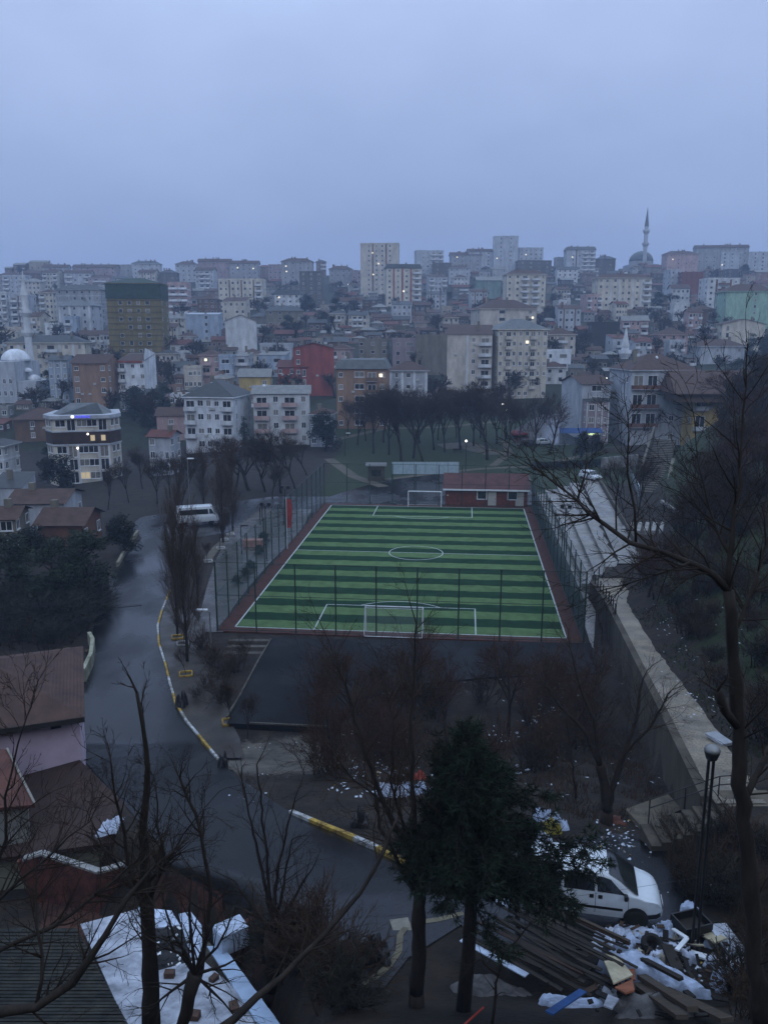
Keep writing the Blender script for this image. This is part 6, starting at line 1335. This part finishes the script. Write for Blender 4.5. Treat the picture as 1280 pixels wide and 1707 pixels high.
for i in range(n_):
    f0, f1 = i/n_, (i+1)/n_; y0, y1 = 1548 + 172*f0, 1548 + 172*f1 + 2
    L0, L1 = -60, -60; r0_, r1_ = 128 + 92*f0, 128 + 92*f1
    mb.poly([dp(L0, y0, .0), dp(L1, y1, .03), dp(r1_ + rt.uniform(-1, 1), y1, .03 + rt.uniform(-.01, .02)), dp(r0_, y0, .0)]); mb.poly([dp(L1, y1, .03), dp(L1, y1, -.03), dp(r1_, y1, -.03), dp(r1_, y1, .03)])
mb.build('roof', shm, t); q = [dp(-60, 1552), dp(120, 1552), dp(208, 1715), dp(-60, 1715)]; MB().prism([(v.x, v.y) for v in q][::-1], -1, 5.6).build('wall', CONCD, t)
q = hit(148, 1108); t = thing('rubble_corner', 'mossy pale wall corner full of rubble beside the wet road', 'wall', (0, 0, 0)); mb = MB()
P = [hit(*p) for p in ((112, 1135), (140, 1138), (153, 1110), (156, 1085), (150, 1074))]
for a, b_ in zip(P[:-1], P[1:]): mb.beam(a + Vector((0, 0, .45)), b_ + Vector((0, 0, .45)), .3, 1.3)
mb.build('wall', mat('mossy cream wall', (.24, .25, .19), .8, .45, 1.2), t); mb = MB()
for i in range(30): x, y = rt.uniform(90, 148), rt.uniform(1080, 1125); p = hit(x, y); mb.box(p + Vector((0, 0, .25)), (rt.uniform(.1, .6), rt.uniform(.1, .4), rt.uniform(.08, .3)), i % 2, rz=rt.uniform(0, 3))
tag(mb.build('rubble', [mat('brown rubble', (.05, .035, .028)), CONCD]), 'brown rubble dumped inside the mossy wall corner', 'rubble', None, 'stuff')

# ------------------------------------------------------------------ rubbish
CRM_ = mat('faded cream sheet', (.32, .29, .22), .8, .3, 3)
def crumple(name, px, py, wd, dp_, m, label, cat, rz=0, h=.25, up=.05, seed=0, n=21, grp=None):
    r = random.Random(seed); p = hit(px, py); mb = MB(); ph = [r.uniform(0, 6) for _ in range(6)]; v = []
    for j in range(n):
        for i in range(n):
            u, w_ = i/(n-1)*2 - 1, j/(n-1)*2 - 1; k = 1 + .16*math.sin(3*math.atan2(w_, u + 1e-6) + ph[0]) + .1*math.sin(5*math.atan2(w_, u + 1e-6) + ph[1])
            s_ = max(abs(u), abs(w_), 1e-6)/max(math.hypot(u, w_), 1e-6); s_ = .45 + .55*s_
            x, y = u*wd/2*k*s_, w_*dp_/2*k*s_; e_ = max(abs(u), abs(w_))
            z = up + h*(1 - e_**2)*(.6 + .4*math.sin(u*4 + ph[2])) + h*.22*(math.sin(u*9 + ph[3] + w_*3)*math.sin(w_*8 + ph[4])) + .5*h*abs(math.sin(u*5 + w_*7 + ph[5]))*(1 - e_**3) + h*.3*abs(math.sin(u*11 - w_*6 + ph[2])) + r.gauss(0, h*.17)
            if e_ > .98: z = -.02
            v.append((x, y, z))
    mb.v = v
    for j in range(n-1):
        for i in range(n-1): mb.f.append((j*n+i, j*n+i+1, (j+1)*n+i+1, (j+1)*n+i)); mb.m.append(0)
    o = mb.build(name, m, None, True, p, rz); return tag(o, label, cat, grp)
CL = mat('dirty white cloth', (.42, .45, .53), .8, .35, 3); CLB = mat('bluish white plastic', (.40, .46, .58), .45, .25, 3); CLG = mat('grey sheet', (.085, .09, .11), .7, .4, 2); BAG = mat('black plastic', (.012, .012, .014), .3, .3, 3, spec=.5)
for a in [('cloth_bundle', 1022, 1572, 1.1, 1.0, CL, 'lilac white crumpled cloth at the left end of the rubbish heap', 'cloth', .3, .28, .05, 1), ('plastic_sheet', 1055, 1554, 1.0, .6, CL, 'dirty white sheet under the front wheel of the van', 'sheet', -.2, .06, .05, 2),
          ('cloth_bundle', 1116, 1562, 1.0, .7, CLB, 'bluish white puffed bundle in front of the van bumper', 'cloth', .2, .28, .05, 3), ('cloth_bundle', 1085, 1566, 1.7, .7, CL, 'long flattened white cloth between the two bundles', 'cloth', 0, .12, .05, 4),
          ('paper_sack', 1046, 1582, .75, .55, CLB, 'square white sack on an orange cloth', 'sack', .4, .15, .2, 5), ('orange_cloth', 1058, 1577, 1.1, .5, mat('dull orange cloth', (.22, .07, .04), .8), 'dull orange cloth under the square white sack', 'cloth', 0, .1, .06, 6),
          ('plastic_sheet', 1085, 1642, 2.9, .75, CLB, 'long white plastic sheet lying diagonally over the boards', 'sheet', -.62, .25, .45, 7), ('cloth_bundle', 1205, 1648, .7, .55, CLB, 'small white bundle at the right end of the rubbish heap', 'cloth', 0, .35, .1, 8),
          ('cloth_bundle', 1222, 1648, .45, .4, CL, 'smallest white bundle beside the one at the right end', 'cloth', 0, .3, .1, 9), ('plastic_sheet', 1148, 1536, .55, .4, CLB, 'small white scrap behind the dark crate', 'sheet', -.4, .15, .5, 10),
          ('grey_sheet', 1085, 1692, 2.2, 1.1, CLG, 'grey crumpled sheet under the boards at the bottom of the heap', 'sheet', .2, .14, .1, 11), ('grey_sheet', 830, 1660, 2.4, 1.1, CLG, 'grey plastic sheet hanging below the collapsed plank roof', 'sheet', -.4, .15, .0, 12),
          ('white_tarp', 950, 1678, 1.7, .4, CLB, 'white tarpaulin strip above the blue one', 'tarpaulin', -.1, .08, .12, 14),
          ('cloth_bundle', 905, 1372, .8, .7, CLB, 'bluish white bag on the dirt behind the van', 'bag', 0, .45, .05, 15), ('cloth_bundle', 930, 1382, .8, .6, CLB, 'pale blue bag right of the yellow one', 'bag', 0, .4, .05, 16), ('yellow_bag', 912, 1390, 1.1, .7, mat('dull yellow plastic', (.22, .19, .03), .5), 'dull yellow bag between the pale bags behind the van', 'bag', .3, .45, .05, 17),
          ('cloth_bundle', 903, 1402, .9, .4, CL, 'white cloth lying just above the van roof', 'cloth', -.5, .25, .05, 18), ('red_cloth', 1020, 1372, 1.1, .8, mat('rusty cloth', (.11, .045, .035), .8), 'rusty red cloth beside the concrete slab', 'cloth', 0, .2, .05, 19),
          ('cloth_bundle', 655, 1326, 1.6, .8, CL, 'dirty white rubbish pile under the bare trees on the slope', 'rubbish', 0, .4, .05, 20), ('cloth_bundle', 690, 1322, 1.3, .7, CLB, 'bluish white rubbish right of the dirty pile on the slope', 'rubbish', .3, .35, .05, 21), ('red_cloth', 698, 1300, .8, .5, mat('red plastic', (.28, .05, .03), .6), 'red plastic scrap above the white rubbish on the slope', 'rubbish', 0, .3, .05, 22),
          ('rubbish_bag', 303, 1180, .8, .8, BAG, 'black rubbish bag on the pavement against the yellow kerb', 'bag', 0, .8, .05, 23), ('rubbish_bag', 622, 1602, 1.1, .9, BAG, 'black rubbish bag on the road at the bottom centre', 'bag', 0, .5, .05, 24), ('rubbish_bag', 372, 1280, .6, .6, BAG, 'small black bag at the end of the yellow and white kerb', 'bag', 0, .6, .05, 25),
          ('rubbish_bag', 600, 1378, .9, .7, BAG, 'dark lump of rubbish behind the near yellow kerb', 'bag', 0, .55, .05, 26), ('cloth_bundle', 765, 1085, 0, 0, CL, '', '', 0, 0, 0, 0) ]:
    if a[3]: crumple(*a)
for i in range(34):
    x, y = rt.gauss(1120, 62), rt.gauss(1592, 34)
    if y < 1552 or x > 1255: continue
    crumple('paper_scrap', x, y, rt.uniform(.25, .7), rt.uniform(.2, .5), rt.choice((CL, CLB, CL, SHT2, CRM_)), 'small pale crumpled sheet strewn on the rubbish heap', 'scrap', rt.uniform(0, 3), rt.uniform(.05, .14), rt.uniform(.02, .25), 200 + i, 7, 'pale sheets strewn on the heap')
o = crumple('torn_tarp', 190, 1380, 1.5, 1.2, CL, 'torn whitish tarpaulin on the edge of the brown tiled roof', 'tarpaulin', .3, .25, 0, 30); q = atY(192, 1380, 34.4); o.location = (q.x, q.y, q.z)
p = hit(668, 1547); tag(MB().box((p.x, p.y, p.z + .08), (.62, .62, .05), rz=.2).build('drain_cover', mat('pale cover', (.20, .20, .19), .7, .2, 3)), 'square pale drain cover at the road edge', 'drain cover')
def board(x0, y0, x1, y1, up0, up1, wd, th, m, label, cat='board', nm='board'):
    a, b_ = hit(x0, y0) + Vector((0, 0, up0)), hit(x1, y1) + Vector((0, 0, up1)); tag(MB().beam(a, b_, wd, th).build(nm, m), label, cat)
board(914, 1716, 970, 1679, .45, .5, .2, .04, mat('blue tarp', (.02, .075, .24), .5, .3, 2), 'blue tarpaulin edge at the bottom of the heap', 'tarpaulin', 'blue_tarp')
CRM = mat('cream board', (.40, .34, .22), .7, .25, 2)
board(1068, 1654, 1152, 1712, .5, .5, .28, .12, WOOD, 'upper weathered beam below the long white sheet', 'beam', 'timber_beam'); board(1060, 1662, 1135, 1720, .4, .4, .30, .1, WOOD, 'middle weathered beam below the long white sheet', 'beam', 'timber_beam'); board(1105, 1668, 1210, 1722, .35, .35, .34, .1, WOOD, 'lowest broad weathered beam at the bottom edge', 'beam', 'timber_beam')
board(1068, 1636, 1132, 1672, .75, .75, .16, .09, TIMB, 'dark narrow timber lying on the white sheet', 'beam', 'timber_beam'); board(1018, 1600, 1075, 1640, .4, .5, .16, .1, TIMB, 'dark timber left of the long white sheet', 'beam', 'timber_beam')
board(1192, 1564, 1248, 1622, .5, .15, .62, .05, SHT2, 'long whitish board leaning at the right of the heap', 'board'); board(1168, 1568, 1200, 1588, .35, .4, .5, .05, CRM, 'cream board tucked behind the leaning whitish one', 'board'); board(1150, 1598, 1176, 1606, .2, .2, .22, .06, WHITE, 'short white strip in the middle of the heap', 'board')
board(1146, 1590, 1170, 1600, .3, .5, .05, .05, CRM, 'thin cream stick behind the short white strip', 'stick', 'stick'); board(1110, 1596, 1128, 1636, .4, .35, .34, .1, TIMB, 'dark plank standing behind the car tyre', 'board')
t = None
for i, (px, lab, m, rz) in enumerate([([(1000, 1628), (1022, 1624), (1052, 1664), (1020, 1680)], 'cream triangular board on the end of the plank roof', CRM, 0), ([(1022, 1681), (1052, 1666), (1055, 1686), (1040, 1692)], 'orange brown board peeking out below the cream triangle', mat('orange board', (.25, .085, .04), .7, .3, 2), 0), ([(1034, 1645), (1056, 1642), (1057, 1662), (1050, 1660)], 'small orange board behind the cream triangle', mat('orange board', (.25, .085, .04)), 0), ([(1012, 1682), (1030, 1690), (1018, 1707), (1004, 1702)], 'white torn board at the bottom of the heap', SHT2, 0)]):
    P = [hit(*p) + Vector((0, 0, .75 - .1*i)) for p in px]; o = MB().poly(P[::-1]).build('board', m); s_ = o.modifiers.new('thick', 'SOLIDIFY'); s_.thickness = .04; tag(o, lab, 'board')
p0, p1, p2 = hit(1120, 1570) + Vector((0, 0, .45)), hit(1143, 1588) + Vector((0, 0, .5)), hit(1126, 1606) + Vector((0, 0, .45)); tag(MB().beam(p0, p1, .13, .05).beam(p1, p2, .13, .05).build('window_frame', WHITE), 'broken white frame corner bent like an elbow on the heap', 'frame')
p = hit(1086, 1592); o = MB().lathe([(.2, -.1), (.32, -.12), (.36, 0), (.32, .12), (.2, .1), (.2, -.1)], n=22).build('car_tyre', mat('tyre rubber', (.012, .012, .012)), None, True, (p.x, p.y, p.z + .35)); o.rotation_euler = (.35, .1, 0); tag(o, 'old black car tyre lying in the rubbish heap', 'tyre')
p = hit(1150, 1566); t = thing('dark_crate', 'dark open crate standing behind the rubbish heap', 'crate', p, .3)
for x0, x1, y0, y1 in ((-.5, .5, -.4, -.35), (-.5, .5, .35, .4), (-.5, -.45, -.349, .349), (.45, .5, -.349, .349)): MB().b2(x0, x1, y0, y1, -.1, .75).build('side', BLACK, t)
MB().b2(-.44, .44, -.34, .34, .0, .5).build('contents', TIMB, t)
mb = MB()
for i in range(330):
    x, y = rt.gauss(1105, 75), rt.gauss(1612, 38)
    if y < 1550 or y > 1720 or x > 1262 or x < 960: continue
    p = hit(x, y); e_ = (rt.uniform(.05, .5), rt.uniform(.03, .18), rt.uniform(.01, .06)); q = Matrix.Rotation(rt.uniform(0, 6.3), 3, 'Z') @ Matrix.Rotation(rt.gauss(0, .35), 3, 'Y'); mb.box(p + Vector((0, 0, rt.uniform(.02, .4))), e_, rt.choice((0, 0, 0, 1, 1, 2, 3)), M=q)
tag(mb.build('debris', [mat('black scrap', (.012, .011, .011), .8), TIMB, mat('brown scrap', (.05, .033, .022), .8), SHT2]), 'dark broken scraps filling the rubbish heap', 'debris', None, 'stuff')
# collapsed plank roof
a, b_ = hit(812, 1568) + Vector((0, 0, 1.0)), hit(1012, 1662) + Vector((0, 0, .75)); d = (b_ - a); X_ = d.normalized(); Yx = Vector((0, 0, 1)).cross(X_).normalized()
c0 = (a + b_)/2; t = thing('plank_roof', 'collapsed roof of dark weathered planks at the bottom right', 'roof', c0); t.rotation_euler = d.to_track_quat('X', 'Z').to_euler()
hl = d.length/2
for i in range(24):
    y = -1.38 + i*.12; o = MB().box((rt.uniform(-.6, .6), y, rt.uniform(-.07, .08)), (2*hl*rt.uniform(.45, 1.0), rt.uniform(.08, .14), .03)).build('plank', (TIMB, mat('old dark planks', (.026, .022, .019), .8, .5, 2, stretch=(1, 8, 8)), mat('red brown plank', (.035, .02, .017), .8, .4, 2))[rt.choice((0, 0, 0, 1, 2))], t); o.rotation_euler = (rt.gauss(0, .08), rt.gauss(0, .03), rt.gauss(0, .045))
MB().box((-hl*.35, -1.52, .0), (2.4, .22, .03)).build('pale_edge_board', SHT, t); MB().box((-hl + .1, 1.0, .06), (.5, .9, .03)).build('white_sheet', SHT, t); MB().box((.9, 1.42, .12), (2.2, .1, .08)).build('loose_batten', WOOD, t)
for x in (-hl + .3, hl - .3):
    for y in (-1.2, 1.1): MB().box((x, y, -.75), (.12, .12, 1.4)).build('post', TIMB, t)
t = thing('gate_frame', 'thin white metal gate frame at the bottom edge', 'gate', hit(664, 1690)); o0 = t.location.copy()
q = [atY(628, 1617, 22), atY(697, 1622, 22), atY(690, 1715, 20.6), atY(662, 1712, 20.6)]
MB().tube([q[0] - o0, q[1] - o0], .035, 6).build('rail', GREYM, t)
for k in (0, 1): MB().tube([q[k] - o0, Vector((q[k].x, q[k].y, gz(q[k].x, q[k].y) - .2)) - o0], .03, 6).build('post', GREYM, t)
MB().beam(q[1] - o0 + Vector((.05, 0, 0)), q[2] - o0, .22, .06).build('board', WOOD, t); MB().beam(atY(632, 1660, 21.6) - o0, q[3] - o0, .08, .05).build('bar', WHITE, t)
a, b_ = atY(760, 1722, 17.2), atY(806, 1680, 17.8); tag(MB().tube([a, b_], .03, 6).build('red_pole', mat('red painted pole', (.30, .04, .03), .6)), 'thin red pole leaning at the foot of the pine', 'pole')
# overhead wire
A_, B_ = atY(300, 1545, 20), atY(1400, 1420, 21); mb = MB(); mb.tube([A_.lerp(B_, i/24) - Vector((0, 0, .5*math.sin(math.pi*i/24))) for i in range(25)], .0045, 4); tag(mb.build('overhead_wire', BLACK), 'thin overhead wire crossing in front of the road', 'wire')
# litter nobody could count
mb = MB(); rl = random.Random(77)
def litter(n, xa, xb, ya, yb, smin, smax, clus=0):
    cs = [(rl.uniform(xa, xb), rl.uniform(ya, yb)) for _ in range(clus)]
    for _ in range(n):
        if clus and rl.random() < .65: c = rl.choice(cs); x, y = rl.gauss(c[0], 14), rl.gauss(c[1], 8)
        else: x, y = rl.uniform(xa, xb), rl.uniform(ya, yb)
        p = hit(x, y); s_ = rl.uniform(smin, smax); a = rl.uniform(0, 6.28); u = Vector((math.cos(a), math.sin(a), rl.gauss(0, .25)))*s_; w_ = Vector((-math.sin(a), math.cos(a), rl.gauss(0, .35)))*s_*rl.uniform(.4, .9); p.z += .05 + s_*.2
        mb.poly([p - u, p - w_*.8, p + u*.9, p + w_], 0 if rl.random() < .8 else rl.choice((1, 2, 3)))
litter(330, 560, 1060, 1075, 1330, .04, .15, 16); litter(60, 860, 1000, 1100, 1300, .06, .2, 6); litter(170, 990, 1240, 985, 1300, .04, .13, 12); litter(120, 985, 1062, 1365, 1420, .03, .10, 4); litter(50, 1000, 1250, 1420, 1660, .03, .12, 5); litter(40, 400, 640, 1215, 1400, .03, .10, 4); litter(60, 620, 720, 1270, 1335, .04, .16, 3); litter(25, 760, 830, 1068, 1090, .06, .25, 2); litter(26, 960, 1010, 960, 1000, .1, .3, 2); litter(40, 1060, 1230, 1560, 1660, .04, .16, 3)
tag(mb.build('litter', [mat('white litter', (.45, .48, .52), .7, .3, 5), mat('grey litter', (.16, .17, .18)), mat('yellow litter', (.3, .2, .04)), mat('brown litter', (.12, .06, .04))]), 'white scraps of litter strewn over the slopes', 'litter', None, 'stuff')
# a bird in the sky
p = atY(533, 352, 240); t = thing('bird', 'small dark bird gliding in the sky', 'bird', p, .6); MB().poly([(-.9, .1, .25), (-.35, .22, .12), (0, .1, 0), (.4, .2, .16), (.9, 0, .2), (.4, -.05, .1), (.0, -.28, 0), (-.4, -.02, .08)]).build('body', BLACK, t)

# ------------------------------------------------------------------ the misty air
hz = MB().b2(-1205, 1205, -60, 1395, -6, 150).build('haze', None) if False else None
hb_ = MB().b2(-1205, 1205, -60, 1395, -8, 150); hm = bpy.data.materials.new('mist'); hm.use_nodes = True; t_ = hm.node_tree; t_.nodes.clear()
vo = t_.nodes.new('ShaderNodeVolumePrincipled'); vo.inputs['Density'].default_value = HAZE; vo.inputs['Color'].default_value = (.58, .74, 1.0, 1); vo.inputs['Anisotropy'].default_value = .1
mo = t_.nodes.new('ShaderNodeOutputMaterial'); t_.links.new(vo.outputs[0], mo.inputs['Volume']); o = hb_.build('haze', hm); o['kind'] = 'stuff'
